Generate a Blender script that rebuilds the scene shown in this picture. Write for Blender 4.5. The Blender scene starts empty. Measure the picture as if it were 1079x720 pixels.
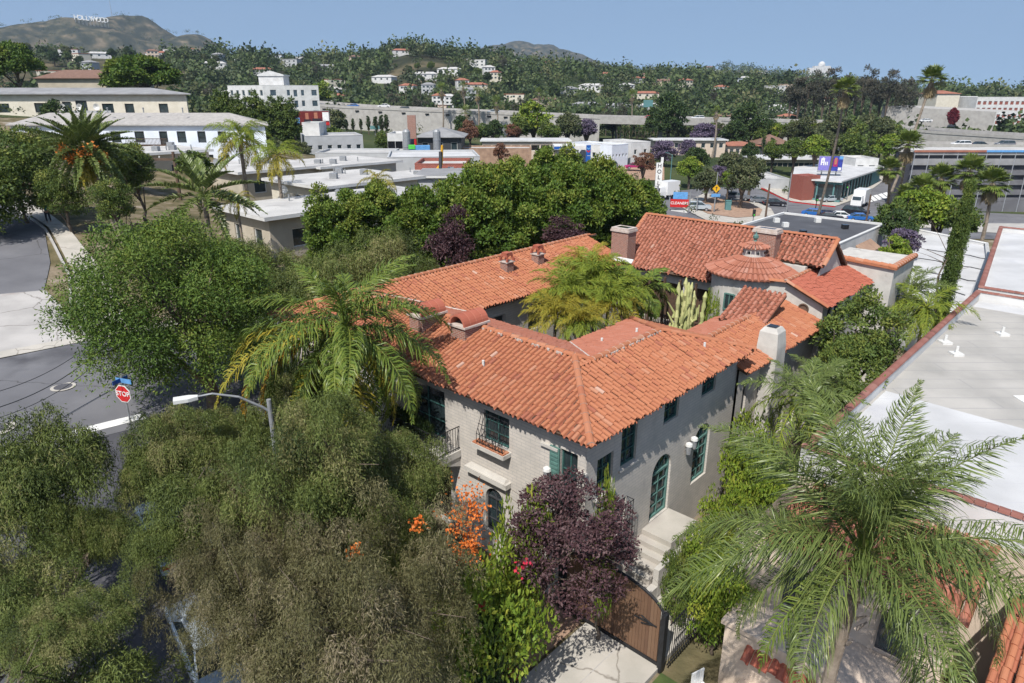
import bpy, bmesh, math, random
import numpy as np
from mathutils import Vector, Matrix
# ------------------------------------------------------------------ camera, world, sun, exposure
scene = bpy.context.scene
col = scene.collection
CAM_H = 17.0
PITCH = math.radians(20.0)
FPX = 719.0
cam_d = bpy.data.cameras.new('camera'); cam = bpy.data.objects.new('camera', cam_d); col.objects.link(cam)
cam.location = (0, 0, CAM_H); cam.rotation_euler = (math.pi/2 - PITCH, 0, 0)
cam_d.sensor_width = 36.0; cam_d.lens = 36.0*FPX/1079.0; cam_d.clip_start = 0.3; cam_d.clip_end = 20000
scene.camera = cam
SUN_AZ, SUN_EL = math.radians(204), math.radians(53)      # azimuth clockwise from +Y
world = bpy.data.worlds.new("World"); scene.world = world; world.use_nodes = True
wn = world.node_tree; wn.nodes.clear()
sky = wn.nodes.new('ShaderNodeTexSky'); sky.sky_type = 'NISHITA'; sky.sun_disc = False
sky.sun_elevation = SUN_EL; sky.sun_rotation = SUN_AZ; sky.altitude = 150; sky.air_density = 1.0; sky.dust_density = 0.6; sky.ozone_density = 4.0
bg = wn.nodes.new('ShaderNodeBackground'); bg.inputs['Strength'].default_value = 0.115
wo = wn.nodes.new('ShaderNodeOutputWorld')
tcw = wn.nodes.new('ShaderNodeTexCoord'); va = wn.nodes.new('ShaderNodeVectorMath'); va.operation = 'ADD'; va.inputs[1].default_value = (0, 0, 0.25)
vn_ = wn.nodes.new('ShaderNodeVectorMath'); vn_.operation = 'NORMALIZE'; tint_w = wn.nodes.new('ShaderNodeMix'); tint_w.data_type = 'RGBA'; tint_w.blend_type = 'MULTIPLY'; tint_w.inputs[0].default_value = 1.0; tint_w.inputs[7].default_value = (1.26, 1.14, 0.97, 1)
wn.links.new(tcw.outputs['Generated'], va.inputs[0]); wn.links.new(va.outputs[0], vn_.inputs[0]); wn.links.new(vn_.outputs[0], sky.inputs[0]); wn.links.new(sky.outputs[0], tint_w.inputs[6])
wn.links.new(tint_w.outputs[2], bg.inputs['Color']); wn.links.new(bg.outputs[0], wo.inputs['Surface'])
sd = bpy.data.lights.new('sun', 'SUN'); sd.energy = 4.3; sd.angle = math.radians(0.5); sd.color = (1.0, 0.955, 0.89)
sun = bpy.data.objects.new('sun', sd); col.objects.link(sun)
SDIR = Vector((math.sin(SUN_AZ)*math.cos(SUN_EL), math.cos(SUN_AZ)*math.cos(SUN_EL), math.sin(SUN_EL)))
sun.rotation_euler = (-SDIR).to_track_quat('-Z', 'Y').to_euler(); sun.location = (0, 0, 80)
vs = scene.view_settings; vs.view_transform = 'Standard'; vs.look = 'None'; vs.gamma = 1; vs.exposure = 0.55; vs.use_curve_mapping = False
scene.cycles.use_denoising = True
scene.cycles.max_bounces = 5; scene.cycles.diffuse_bounces = 2; scene.cycles.glossy_bounces = 2
scene.cycles.transmission_bounces = 3; scene.cycles.transparent_max_bounces = 4; scene.cycles.volume_bounces = 0
scene.cycles.use_adaptive_sampling = True; scene.cycles.adaptive_threshold = 0.02
scene.render.use_persistent_data = False

# ------------------------------------------------------------------ picture plane to world points (for placing things on real planes)
_F = np.array([0, math.cos(PITCH), -math.sin(PITCH)]); _U = np.array([0, math.sin(PITCH), math.cos(PITCH)]); _R = np.array([1., 0, 0])
def ray(u, v): return _F + _R*(u-539.5)/FPX - _U*(v-360)/FPX
def at(u, v, z):
    d = ray(u, v); t = (z-CAM_H)/d[2]; return Vector((d[0]*t, d[1]*t, z))
def ad(u, v, dep):
    d = ray(u, v)*dep; return Vector((d[0], d[1], CAM_H+d[2]))
# house frame: a runs along the long garden facade, b along the street facade
HAZ = math.radians(42.9)
OX, OY = 2.383, 18.249
AX = (math.sin(HAZ), math.cos(HAZ)); BX = (-math.cos(HAZ), math.sin(HAZ))
HROT = math.pi/2 - HAZ
def W(a, b, z=0.0): return Vector((OX+AX[0]*a+BX[0]*b, OY+AX[1]*a+BX[1]*b, z))

# ------------------------------------------------------------------ materials
MATS = {}
def mat(name, c1, c2=None, rough=0.8, scale=4.0, bump=0.0, bscale=None, metal=0.0, coord='Object', spec=0.3, tint=None, trans=0.0, detail=6.0,
        brick=None, spots=None, contrast=(0.35, 0.65)):
    """procedural surface: two colours mixed by noise, optional per-face tint attribute, bump, brick courses, stains"""
    m = bpy.data.materials.new(name); m.use_nodes = True; nt = m.node_tree; N = nt.nodes; L = nt.links
    p = N['Principled BSDF']; out = N['Material Output']
    p.inputs['Roughness'].default_value = rough; p.inputs['Metallic'].default_value = metal; p.inputs['Specular IOR Level'].default_value = spec
    tc = N.new('ShaderNodeTexCoord'); src = tc.outputs[coord]
    c2 = c2 or tuple(x*0.75 for x in c1)
    n1 = N.new('ShaderNodeTexNoise'); n1.inputs['Scale'].default_value = scale; n1.inputs['Detail'].default_value = detail; L.new(src, n1.inputs['Vector'])
    r1 = N.new('ShaderNodeValToRGB'); r1.color_ramp.elements[0].position = contrast[0]; r1.color_ramp.elements[1].position = contrast[1]
    r1.color_ramp.elements[0].color = (*c2, 1); r1.color_ramp.elements[1].color = (*c1, 1); L.new(n1.outputs['Fac'], r1.inputs['Fac'])
    cur = r1.outputs['Color']
    if tint:                                            # tint = list of colours picked by the face attribute 0..1
        at_ = N.new('ShaderNodeAttribute'); at_.attribute_name = 'tint'
        r2 = N.new('ShaderNodeValToRGB'); cr = r2.color_ramp
        while len(cr.elements) < len(tint): cr.elements.new(0.5)
        for i, c in enumerate(tint): cr.elements[i].position = i/(len(tint)-1); cr.elements[i].color = (*c, 1)
        L.new(at_.outputs['Fac'], r2.inputs['Fac'])
        mx = N.new('ShaderNodeMix'); mx.data_type = 'RGBA'; mx.inputs[0].default_value = 0.75 if not trans else 0.85
        L.new(cur, mx.inputs[6]); L.new(r2.outputs['Color'], mx.inputs[7]); cur = mx.outputs[2]
    if spots:                                           # (colour, scale, threshold)
        n3 = N.new('ShaderNodeTexNoise'); n3.inputs['Scale'].default_value = spots[1]; n3.inputs['Detail'].default_value = 8; L.new(src, n3.inputs['Vector'])
        r3 = N.new('ShaderNodeValToRGB'); r3.color_ramp.elements[0].position = spots[2]; r3.color_ramp.elements[1].position = min(1, spots[2]+0.12)
        L.new(n3.outputs['Fac'], r3.inputs['Fac'])
        m3 = N.new('ShaderNodeMix'); m3.data_type = 'RGBA'; L.new(r3.outputs['Color'], m3.inputs[0]); L.new(cur, m3.inputs[6]); m3.inputs[7].default_value = (*spots[0], 1)
        cur = m3.outputs[2]
    hgt = None
    if brick:                                           # (width, height, mortar colour, mortar size)
        sx = N.new('ShaderNodeSeparateXYZ'); L.new(src, sx.inputs[0])
        ad_ = N.new('ShaderNodeMath'); ad_.operation = 'ADD'; L.new(sx.outputs[0], ad_.inputs[0]); L.new(sx.outputs[1], ad_.inputs[1])
        cb = N.new('ShaderNodeCombineXYZ'); L.new(ad_.outputs[0] if len(brick) < 5 else sx.outputs[0], cb.inputs[0]); L.new(sx.outputs[2 if len(brick) < 5 else 1], cb.inputs[1])
        bt = N.new('ShaderNodeTexBrick'); bt.inputs['Scale'].default_value = 1; bt.inputs['Brick Width'].default_value = brick[0]
        bt.inputs['Row Height'].default_value = brick[1]; bt.inputs['Mortar Size'].default_value = brick[3]; bt.inputs['Mortar Smooth'].default_value = 0.4
        L.new(cb.outputs[0], bt.inputs['Vector'])
        m4 = N.new('ShaderNodeMix'); m4.data_type = 'RGBA'; L.new(bt.outputs['Fac'], m4.inputs[0]); L.new(cur, m4.inputs[6]); m4.inputs[7].default_value = (*brick[2], 1)
        cur = m4.outputs[2]; hgt = bt.outputs['Fac']
    L.new(cur, p.inputs['Base Color'])
    if bump or hgt is not None:
        bn = N.new('ShaderNodeBump'); bn.inputs['Strength'].default_value = max(bump, 0.15); bn.inputs['Distance'].default_value = 0.03
        if hgt is not None:
            sub = N.new('ShaderNodeMath'); sub.operation = 'SUBTRACT'; sub.inputs[0].default_value = 1.0; L.new(hgt, sub.inputs[1])
            n2 = N.new('ShaderNodeTexNoise'); n2.inputs['Scale'].default_value = 25; L.new(src, n2.inputs['Vector'])
            mm = N.new('ShaderNodeMath'); mm.operation = 'MULTIPLY_ADD'; L.new(n2.outputs['Fac'], mm.inputs[0]); mm.inputs[1].default_value = 0.6; L.new(sub.outputs[0], mm.inputs[2])
            L.new(mm.outputs[0], bn.inputs['Height'])
        else:
            n2 = N.new('ShaderNodeTexNoise'); n2.inputs['Scale'].default_value = bscale or scale*6; n2.inputs['Detail'].default_value = 4; L.new(src, n2.inputs['Vector'])
            L.new(n2.outputs['Fac'], bn.inputs['Height'])
        L.new(bn.outputs[0], p.inputs['Normal'])
    if trans:
        tl = N.new('ShaderNodeBsdfTranslucent'); L.new(cur, tl.inputs['Color'])
        ms = N.new('ShaderNodeMixShader'); ms.inputs[0].default_value = trans
        L.new(p.outputs[0], ms.inputs[1]); L.new(tl.outputs[0], ms.inputs[2]); L.new(ms.outputs[0], out.inputs['Surface'])
    MATS[name] = m
    return m
def leafmat(name, cols, rough=0.6, trans=0.17):
    mid = cols[len(cols)//2]
    return mat(name, mid, tuple(x*0.7 for x in mid), rough=rough, scale=0.6, tint=cols, trans=trans, spec=0.25)
def glow_free_glass(name, c=(0.03, 0.045, 0.05)):
    return mat(name, c, tuple(x*0.6 for x in c), rough=0.08, scale=1.5, spec=0.8)

mat('wall_brick_white', (0.52, 0.48, 0.43), (0.44, 0.41, 0.37), rough=0.9, scale=1.6, brick=(0.42, 0.13, (0.36, 0.345, 0.33), 0.012), spots=((0.33, 0.31, 0.29), 0.9, 0.62))
mat('stucco_white', (0.50, 0.48, 0.44), (0.42, 0.40, 0.37), rough=0.92, scale=2.0, bump=0.25, bscale=30, spots=((0.30, 0.28, 0.25), 1.2, 0.64))
mat('stucco_cream', (0.60, 0.56, 0.47), (0.53, 0.49, 0.40), rough=0.92, scale=1.2, bump=0.2, bscale=20)
mat('stucco_peach', (0.56, 0.46, 0.37), (0.50, 0.41, 0.33), rough=0.92, scale=1.5, bump=0.3, bscale=28)
mat('stucco_plain', (0.60, 0.60, 0.59), (0.50, 0.50, 0.49), rough=0.9, scale=0.8, bump=0.1, bscale=20)
mat('stucco_blue_white', (0.66, 0.70, 0.76), (0.60, 0.64, 0.70), rough=0.9, scale=0.8, bump=0.1, bscale=20)
mat('stucco_grey', (0.42, 0.43, 0.44), (0.36, 0.37, 0.38), rough=0.9, scale=0.7, bump=0.1)
mat('stucco_tan', (0.45, 0.40, 0.32), (0.38, 0.34, 0.27), rough=0.9, scale=0.7, bump=0.1)
TILE = [(0.12, 0.05, 0.035), (0.27, 0.095, 0.06), (0.32, 0.115, 0.062), (0.365, 0.143, 0.070), (0.385, 0.157, 0.080), (0.41, 0.21, 0.13), (0.50, 0.38, 0.31)]
mat('clay_tile', (0.37, 0.142, 0.088), (0.33, 0.12, 0.075), rough=0.85, scale=1.5, tint=TILE, bump=0.15, bscale=18, spec=0.2, spots=((0.30, 0.135, 0.085), 1.6, 0.66))
mat('clay_tile_old', (0.35, 0.14, 0.09), (0.26, 0.09, 0.06), rough=0.85, scale=1.5, tint=[(0.09, 0.042, 0.03), (0.22, 0.08, 0.05), (0.31, 0.12, 0.075), (0.36, 0.15, 0.10), (0.39, 0.19, 0.14), (0.44, 0.30, 0.23)], bump=0.15, bscale=18, spec=0.2)
mat('clay_inner', (0.42, 0.16, 0.10), (0.34, 0.125, 0.08), rough=0.85, scale=2, tint=[(0.26, 0.095, 0.06), (0.36, 0.14, 0.09), (0.40, 0.19, 0.14)], bump=0.15, bscale=18, spec=0.2)
mat('coping', (0.24, 0.10, 0.08), (0.17, 0.075, 0.06), rough=0.9, scale=2, tint=[(0.14, 0.065, 0.05), (0.24, 0.10, 0.08), (0.30, 0.17, 0.14)], bump=0.2, bscale=18)
mat('clay_flat', (0.36, 0.11, 0.07), (0.30, 0.085, 0.055), rough=0.85, scale=2, tint=[(0.24, 0.07, 0.045), (0.36, 0.11, 0.07), (0.42, 0.15, 0.10)], bump=0.15, bscale=18, spec=0.2)
mat('mortar', (0.50, 0.44, 0.40), (0.40, 0.33, 0.28), rough=0.95, scale=6)
mat('brick_red', (0.30, 0.13, 0.09), (0.20, 0.09, 0.065), rough=0.9, scale=6, brick=(0.22, 0.075, (0.36, 0.31, 0.27), 0.010))
mat('brick_wall_red', (0.26, 0.07, 0.05), (0.20, 0.055, 0.04), rough=0.9, scale=3, brick=(0.4, 0.15, (0.30, 0.2, 0.17), 0.01))
mat('concrete', (0.40, 0.385, 0.36), (0.33, 0.315, 0.295), rough=0.95, scale=0.8, bump=0.15, bscale=15, spots=((0.26, 0.24, 0.22), 0.5, 0.62))
mat('concrete_pale', (0.45, 0.42, 0.375), (0.36, 0.34, 0.30), rough=0.95, scale=0.9, bump=0.12, bscale=15, spots=((0.33, 0.30, 0.27), 0.45, 0.6))
mat('concrete_old', (0.43, 0.41, 0.39), (0.34, 0.325, 0.31), rough=0.95, scale=0.5, bump=0.2, bscale=10, spots=((0.25, 0.20, 0.18), 0.35, 0.62))
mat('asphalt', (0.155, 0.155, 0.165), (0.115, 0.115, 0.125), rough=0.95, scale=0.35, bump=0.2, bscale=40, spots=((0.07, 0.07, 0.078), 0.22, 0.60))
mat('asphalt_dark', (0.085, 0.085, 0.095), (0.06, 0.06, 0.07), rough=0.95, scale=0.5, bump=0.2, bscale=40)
mat('paint_white', (0.74, 0.74, 0.72), (0.6, 0.6, 0.58), rough=0.7, scale=3)
mat('paint_yellow', (0.62, 0.38, 0.06), (0.5, 0.3, 0.05), rough=0.7, scale=5)
mat('paint_red', (0.50, 0.02, 0.02), (0.42, 0.02, 0.02), rough=0.5, scale=3)
mat('soil', (0.22, 0.155, 0.10), (0.13, 0.095, 0.065), rough=1.0, scale=1.2, bump=0.4, bscale=20, contrast=(0.3, 0.7))
mat('terracotta_dirt', (0.36, 0.24, 0.17), (0.26, 0.17, 0.12), rough=1.0, scale=1.2, bump=0.3)
mat('lawn', (0.075, 0.105, 0.03), (0.045, 0.07, 0.02), rough=1.0, scale=2.0, bump=0.5, bscale=60)
mat('iron', (0.03, 0.032, 0.035), (0.02, 0.02, 0.022), rough=0.5, scale=5, metal=0.3)
mat('steel', (0.42, 0.43, 0.45), (0.35, 0.36, 0.38), rough=0.45, scale=4, metal=0.5)
mat('galv', (0.30, 0.31, 0.32), (0.24, 0.25, 0.26), rough=0.55, scale=4, metal=0.3)
mat('green_window', (0.045, 0.12, 0.11), (0.035, 0.09, 0.085), rough=0.6, scale=5)
mat('green_frame', (0.10, 0.20, 0.175), (0.075, 0.15, 0.135), rough=0.6, scale=5)
mat('white_frame', (0.62, 0.62, 0.60), (0.55, 0.55, 0.53), rough=0.6, scale=5)
mat('dark_frame', (0.05, 0.055, 0.06), (0.04, 0.04, 0.045), rough=0.6, scale=5)
mat('wood_gate', (0.155, 0.085, 0.05), (0.09, 0.05, 0.032), rough=0.75, scale=3, tint=[(0.07, 0.04, 0.028), (0.13, 0.072, 0.045), (0.17, 0.10, 0.06), (0.22, 0.14, 0.09)], bump=0.2, bscale=30)
mat('wood_dark', (0.10, 0.06, 0.04), (0.06, 0.04, 0.028), rough=0.8, scale=5, bump=0.2)
mat('wood_pole', (0.13, 0.085, 0.06), (0.085, 0.06, 0.045), rough=0.9, scale=3, bump=0.3)
glow_free_glass('glass'); glow_free_glass('glass_blue', (0.06, 0.09, 0.11)); glow_free_glass('void', (0.012, 0.012, 0.014))
mat('roof_membrane', (0.53, 0.53, 0.53), (0.42, 0.42, 0.42), rough=0.7, scale=0.4, bump=0.05, brick=(9, 1.1, (0.44, 0.44, 0.45), 0.02, 1), spots=((0.42, 0.42, 0.44), 0.5, 0.62))
mat('roof_membrane_old', (0.42, 0.40, 0.37), (0.30, 0.29, 0.27), rough=0.8, scale=0.35, bump=0.1, brick=(7, 1.0, (0.27, 0.265, 0.26), 0.025, 1), spots=((0.37, 0.29, 0.21), 0.25, 0.66), detail=8)
mat('roof_gravel', (0.50, 0.49, 0.47), (0.38, 0.37, 0.36), rough=0.9, scale=0.3, bump=0.15, brick=(8, 1.0, (0.33, 0.325, 0.31), 0.03, 1), spots=((0.30, 0.29, 0.28), 0.4, 0.58), detail=8)
mat('roof_grey', (0.27, 0.27, 0.275), (0.20, 0.20, 0.205), rough=0.9, scale=0.5, bump=0.2, bscale=12)
mat('roof_dark', (0.085, 0.088, 0.098), (0.06, 0.062, 0.07), rough=0.85, scale=0.4, bump=0.1, spots=((0.13, 0.13, 0.14), 0.4, 0.62))
mat('roof_shingle', (0.36, 0.34, 0.32), (0.28, 0.265, 0.25), rough=0.9, scale=2, bump=0.3, bscale=15)
mat('roof_brown', (0.20, 0.12, 0.09), (0.15, 0.09, 0.07), rough=0.9, scale=2, bump=0.3, bscale=15)
mat('roof_red_far', (0.33, 0.14, 0.09), (0.25, 0.10, 0.07), rough=0.9, scale=0.5, bump=0.3, bscale=4)
mat('bark', (0.16, 0.125, 0.095), (0.09, 0.07, 0.055), rough=0.95, scale=3, bump=0.6, bscale=12)
mat('bark_pale', (0.34, 0.29, 0.25), (0.22, 0.185, 0.16), rough=0.95, scale=3, bump=0.4, bscale=12)
mat('bark_palm', (0.27, 0.225, 0.18), (0.16, 0.13, 0.10), rough=0.95, scale=2.5, bump=0.6, bscale=14)
for _nm, _sc, _w in (('concrete_old', 0.45, 0.018), ('asphalt', 0.16, 0.004), ('concrete_pale', 0.35, 0.008)):
    nt_ = MATS[_nm].node_tree; vo = nt_.nodes.new('ShaderNodeTexVoronoi'); vo.feature = 'DISTANCE_TO_EDGE'; vo.inputs['Scale'].default_value = _sc
    tcx = nt_.nodes.new('ShaderNodeTexCoord'); nz = nt_.nodes.new('ShaderNodeTexNoise'); nz.inputs['Scale'].default_value = 1.4; nz.inputs['Detail'].default_value = 5
    mx_ = nt_.nodes.new('ShaderNodeMix'); mx_.data_type = 'VECTOR'; mx_.inputs[0].default_value = 0.35; nt_.links.new(tcx.outputs['Object'], nz.inputs['Vector']); nt_.links.new(tcx.outputs['Object'], mx_.inputs[4]); nt_.links.new(nz.outputs['Color'], mx_.inputs[5]); nt_.links.new(mx_.outputs[1], vo.inputs['Vector'])
    rp_ = nt_.nodes.new('ShaderNodeValToRGB'); rp_.color_ramp.elements[0].color = (0.5, 0.48, 0.46, 1); rp_.color_ramp.elements[1].position = _w; nt_.links.new(vo.outputs['Distance'], rp_.inputs['Fac'])
    pb_ = nt_.nodes['Principled BSDF']; src_ = pb_.inputs['Base Color'].links[0].from_socket; mm_ = nt_.nodes.new('ShaderNodeMix'); mm_.data_type = 'RGBA'; mm_.blend_type = 'MULTIPLY'; mm_.inputs[0].default_value = 1
    nt_.links.new(src_, mm_.inputs[6]); nt_.links.new(rp_.outputs['Color'], mm_.inputs[7]); nt_.links.new(mm_.outputs[2], pb_.inputs['Base Color'])
# foliage
leafmat('leaf_pepper', [(0.02, 0.03, 0.009), (0.05, 0.072, 0.018), (0.092, 0.122, 0.029), (0.14, 0.17, 0.042), (0.23, 0.21, 0.09)], trans=0.10)
leafmat('leaf_pepper_brown', [(0.035, 0.032, 0.014), (0.08, 0.078, 0.030), (0.125, 0.118, 0.05), (0.18, 0.155, 0.085), (0.25, 0.20, 0.14)], trans=0.10)
leafmat('leaf_locust', [(0.035, 0.065, 0.014), (0.065, 0.12, 0.02), (0.10, 0.16, 0.026), (0.15, 0.195, 0.032), (0.22, 0.22, 0.04)])
leafmat('leaf_ficus', [(0.022, 0.05, 0.012), (0.05, 0.10, 0.016), (0.085, 0.145, 0.02), (0.14, 0.19, 0.028), (0.22, 0.235, 0.04)])
leafmat('leaf_shrub', [(0.03, 0.055, 0.015), (0.06, 0.10, 0.022), (0.095, 0.14, 0.03), (0.145, 0.18, 0.035), (0.23, 0.24, 0.05)])
leafmat('leaf_lime', [(0.06, 0.11, 0.016), (0.10, 0.17, 0.02), (0.16, 0.23, 0.026), (0.24, 0.28, 0.035), (0.33, 0.32, 0.05)])
leafmat('leaf_purple', [(0.022, 0.012, 0.014), (0.042, 0.020, 0.025), (0.066, 0.033, 0.038), (0.10, 0.052, 0.056), (0.15, 0.10, 0.10)], trans=0.12)
leafmat('leaf_dark', [(0.014, 0.03, 0.012), (0.028, 0.052, 0.016), (0.045, 0.078, 0.022), (0.065, 0.10, 0.028), (0.10, 0.12, 0.035)])
leafmat('leaf_olive', [(0.035, 0.05, 0.025), (0.06, 0.08, 0.035), (0.085, 0.105, 0.045), (0.12, 0.13, 0.055), (0.17, 0.165, 0.075)])
leafmat('leaf_eucalyptus', [(0.03, 0.033, 0.025), (0.05, 0.055, 0.038), (0.07, 0.072, 0.05), (0.10, 0.09, 0.065), (0.15, 0.12, 0.09)])
leafmat('leaf_jacaranda', [(0.05, 0.045, 0.05), (0.09, 0.07, 0.10), (0.13, 0.10, 0.16), (0.17, 0.14, 0.2), (0.2, 0.17, 0.22)])
leafmat('leaf_rust', [(0.10, 0.045, 0.03), (0.15, 0.07, 0.045), (0.19, 0.09, 0.055), (0.22, 0.12, 0.07), (0.2, 0.15, 0.07)])
leafmat('frond', [(0.04, 0.07, 0.015), (0.075, 0.12, 0.022), (0.115, 0.17, 0.03), (0.18, 0.22, 0.04), (0.30, 0.29, 0.06)], rough=0.38, trans=0.18)
leafmat('wood_mix', [(0.025, 0.045, 0.018), (0.05, 0.075, 0.028), (0.075, 0.11, 0.035), (0.12, 0.14, 0.05), (0.17, 0.16, 0.08)])
leafmat('frond_grey', [(0.035, 0.055, 0.018), (0.07, 0.10, 0.028), (0.11, 0.15, 0.04), (0.16, 0.20, 0.055), (0.27, 0.28, 0.09)], rough=0.35, trans=0.15)
leafmat('frond_yellow', [(0.10, 0.12, 0.02), (0.17, 0.18, 0.025), (0.25, 0.23, 0.03), (0.34, 0.27, 0.03), (0.42, 0.28, 0.03)], trans=0.22)
leafmat('frond_lime', [(0.06, 0.10, 0.015), (0.11, 0.17, 0.022), (0.17, 0.23, 0.03), (0.25, 0.29, 0.035), (0.36, 0.33, 0.05)], trans=0.25)
leafmat('frond_orange', [(0.20, 0.16, 0.03), (0.30, 0.19, 0.025), (0.40, 0.22, 0.02), (0.46, 0.25, 0.025)], trans=0.25)
leafmat('frond_dead', [(0.12, 0.085, 0.05), (0.20, 0.145, 0.09), (0.28, 0.205, 0.13), (0.33, 0.25, 0.17)], trans=0.05)
leafmat('flower_orange', [(0.55, 0.12, 0.02), (0.65, 0.17, 0.03), (0.7, 0.25, 0.06)])
leafmat('flower_red', [(0.45, 0.02, 0.04), (0.55, 0.03, 0.06), (0.5, 0.05, 0.12)])
leafmat('fruit_orange', [(0.45, 0.13, 0.02), (0.55, 0.18, 0.03), (0.6, 0.24, 0.05)], trans=0.05)
leafmat('cactus', [(0.30, 0.32, 0.12), (0.40, 0.42, 0.18), (0.50, 0.48, 0.24)], trans=0.0)

# ------------------------------------------------------------------ mesh building
class MB:
    def __init__(s): s.v = []; s.f = []; s.t = []
    def vert(s, p): s.v.append(tuple(p)); return len(s.v)-1
    def face(s, pts, t=0.5):
        i0 = len(s.v); s.v.extend(tuple(p) for p in pts); s.f.append(tuple(range(i0, i0+len(pts)))); s.t.append(t)
    def box(s, x0, y0, z0, x1, y1, z1, t=0.5):
        if x0 > x1: x0, x1 = x1, x0
        if y0 > y1: y0, y1 = y1, y0
        i = len(s.v); s.v += [(x0, y0, z0), (x1, y0, z0), (x1, y1, z0), (x0, y1, z0), (x0, y0, z1), (x1, y0, z1), (x1, y1, z1), (x0, y1, z1)]
        for q in ((0, 3, 2, 1), (4, 5, 6, 7), (0, 1, 5, 4), (1, 2, 6, 5), (2, 3, 7, 6), (3, 0, 4, 7)): s.f.append(tuple(i+k for k in q)); s.t.append(t)
        return s
    def frustum(s, x0, y0, z0, x1, y1, z1, ins, t=0.5):
        i = len(s.v); s.v += [(x0, y0, z0), (x1, y0, z0), (x1, y1, z0), (x0, y1, z0), (x0+ins, y0+ins, z1), (x1-ins, y0+ins, z1), (x1-ins, y1-ins, z1), (x0+ins, y1-ins, z1)]
        for q in ((0, 3, 2, 1), (4, 5, 6, 7), (0, 1, 5, 4), (1, 2, 6, 5), (2, 3, 7, 6), (3, 0, 4, 7)): s.f.append(tuple(i+k for k in q)); s.t.append(t)
        return s
    def prism(s, poly, z0, z1, t=0.5):
        """vertical prism over a counter-clockwise (x, y) outline"""
        n = len(poly); i = len(s.v)
        zt = z1 if hasattr(z1, '__len__') else [z1]*n; zb = z0 if hasattr(z0, '__len__') else [z0]*n
        s.v += [(p[0], p[1], zb[k]) for k, p in enumerate(poly)] + [(p[0], p[1], zt[k]) for k, p in enumerate(poly)]
        s.f.append(tuple(i+k for k in range(n-1, -1, -1))); s.f.append(tuple(i+n+k for k in range(n))); s.t += [t, t]
        for k in range(n): s.f.append((i+k, i+(k+1) % n, i+n+(k+1) % n, i+n+k)); s.t.append(t)
        return s
    def slab(s, pts, th, t=0.5):
        """plate over a planar polygon of 3-D points, thickness th along its downward normal"""
        P = [Vector(p) for p in pts]; nn = (P[1]-P[0]).cross(P[2]-P[0]).normalized()
        if nn.z < 0: P.reverse(); nn = -nn
        n = len(P); i = len(s.v); s.v += [tuple(p) for p in P] + [tuple(p-nn*th) for p in P]
        s.f.append(tuple(i+k for k in range(n))); s.f.append(tuple(i+n+k for k in range(n-1, -1, -1))); s.t += [t, t]
        for k in range(n): s.f.append((i+k, i+n+k, i+n+(k+1) % n, i+(k+1) % n)); s.t.append(t)
        return s
    def tube(s, pts, rad, n=8, t=0.5, cap=True):
        P = [Vector(p) for p in pts]; R_ = rad if hasattr(rad, '__len__') else [rad]*len(P)
        i0 = len(s.v); prev = None
        for k, p in enumerate(P):
            d = (P[min(k+1, len(P)-1)]-P[max(k-1, 0)])
            if d.length < 1e-9: d = Vector((0, 0, 1))
            d.normalize()
            if prev is None: x = d.orthogonal().normalized()
            else:
                x = prev - d*prev.dot(d)
                x = x.normalized() if x.length > 1e-6 else d.orthogonal().normalized()
            prev = x; y = d.cross(x)
            for j in range(n):
                a = 2*math.pi*j/n; s.v.append(tuple(p+(x*math.cos(a)+y*math.sin(a))*R_[k]))
        for k in range(len(P)-1):
            for j in range(n):
                a, b = i0+k*n+j, i0+k*n+(j+1) % n; s.f.append((a, b, b+n, a+n)); s.t.append(t)
        if cap:
            s.f.append(tuple(i0+j for j in range(n-1, -1, -1))); s.f.append(tuple(i0+(len(P)-1)*n+j for j in range(n))); s.t += [t, t]
        return s
    def lathe(s, prof, cx, cy, n=20, t=0.5):
        i0 = len(s.v)
        for r, z in prof:
            for j in range(n): a = 2*math.pi*j/n; s.v.append((cx+r*math.cos(a), cy+r*math.sin(a), z))
        for k in range(len(prof)-1):
            for j in range(n):
                a, b = i0+k*n+j, i0+k*n+(j+1) % n; s.f.append((a, b, b+n, a+n)); s.t.append(t)
        s.f.append(tuple(i0+j for j in range(n-1, -1, -1))); s.f.append(tuple(i0+(len(prof)-1)*n+j for j in range(n))); s.t += [t, t]
        return s
    def mesh(s, name, m, smooth=False):
        me = bpy.data.meshes.new(name); me.from_pydata(s.v, [], s.f)
        at_ = me.attributes.new('tint', 'FLOAT', 'FACE'); at_.data.foreach_set('value', s.t)
        if m: me.materials.append(MATS[m])
        if smooth: me.polygons.foreach_set('use_smooth', [True]*len(me.polygons))
        me.update(); return me
    def build(s, name, m, parent=None, smooth=False):
        return link(name, s.mesh(name, m, smooth), parent)
def link(name, me, parent=None, loc=None):
    o = bpy.data.objects.new(name, me); col.objects.link(o)
    if parent: o.parent = parent
    if loc is not None: o.location = loc
    return o
def tag(o, label=None, cat=None, group=None, kind=None):
    if label: o['label'] = label
    if cat: o['category'] = cat
    if group: o['group'] = group
    if kind: o['kind'] = kind
    return o
def thing(name, label, cat, loc=(0, 0, 0), rz=0.0, group=None):
    o = bpy.data.objects.new(name, None); col.objects.link(o); o.location = loc; o.rotation_euler = (0, 0, rz); o.empty_display_size = 0.2
    return tag(o, label, cat, group)
def copy_tree(o, parent=None):
    c = o.copy(); col.objects.link(c)
    if parent: c.parent = parent
    for ch in list(KIDS.get(o, None) or o.children): copy_tree(ch, c)
    return c
KIDS = {}
def dup(root, loc, rz=0.0, label=None, group=None, sc=None):
    c = copy_tree(root); c.location = loc; c.rotation_euler = (0, 0, rz)
    if sc: c.scale = (sc, sc, sc) if not hasattr(sc, '__len__') else sc
    if label: c['label'] = label
    if group: c['group'] = group
    return c
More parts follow.
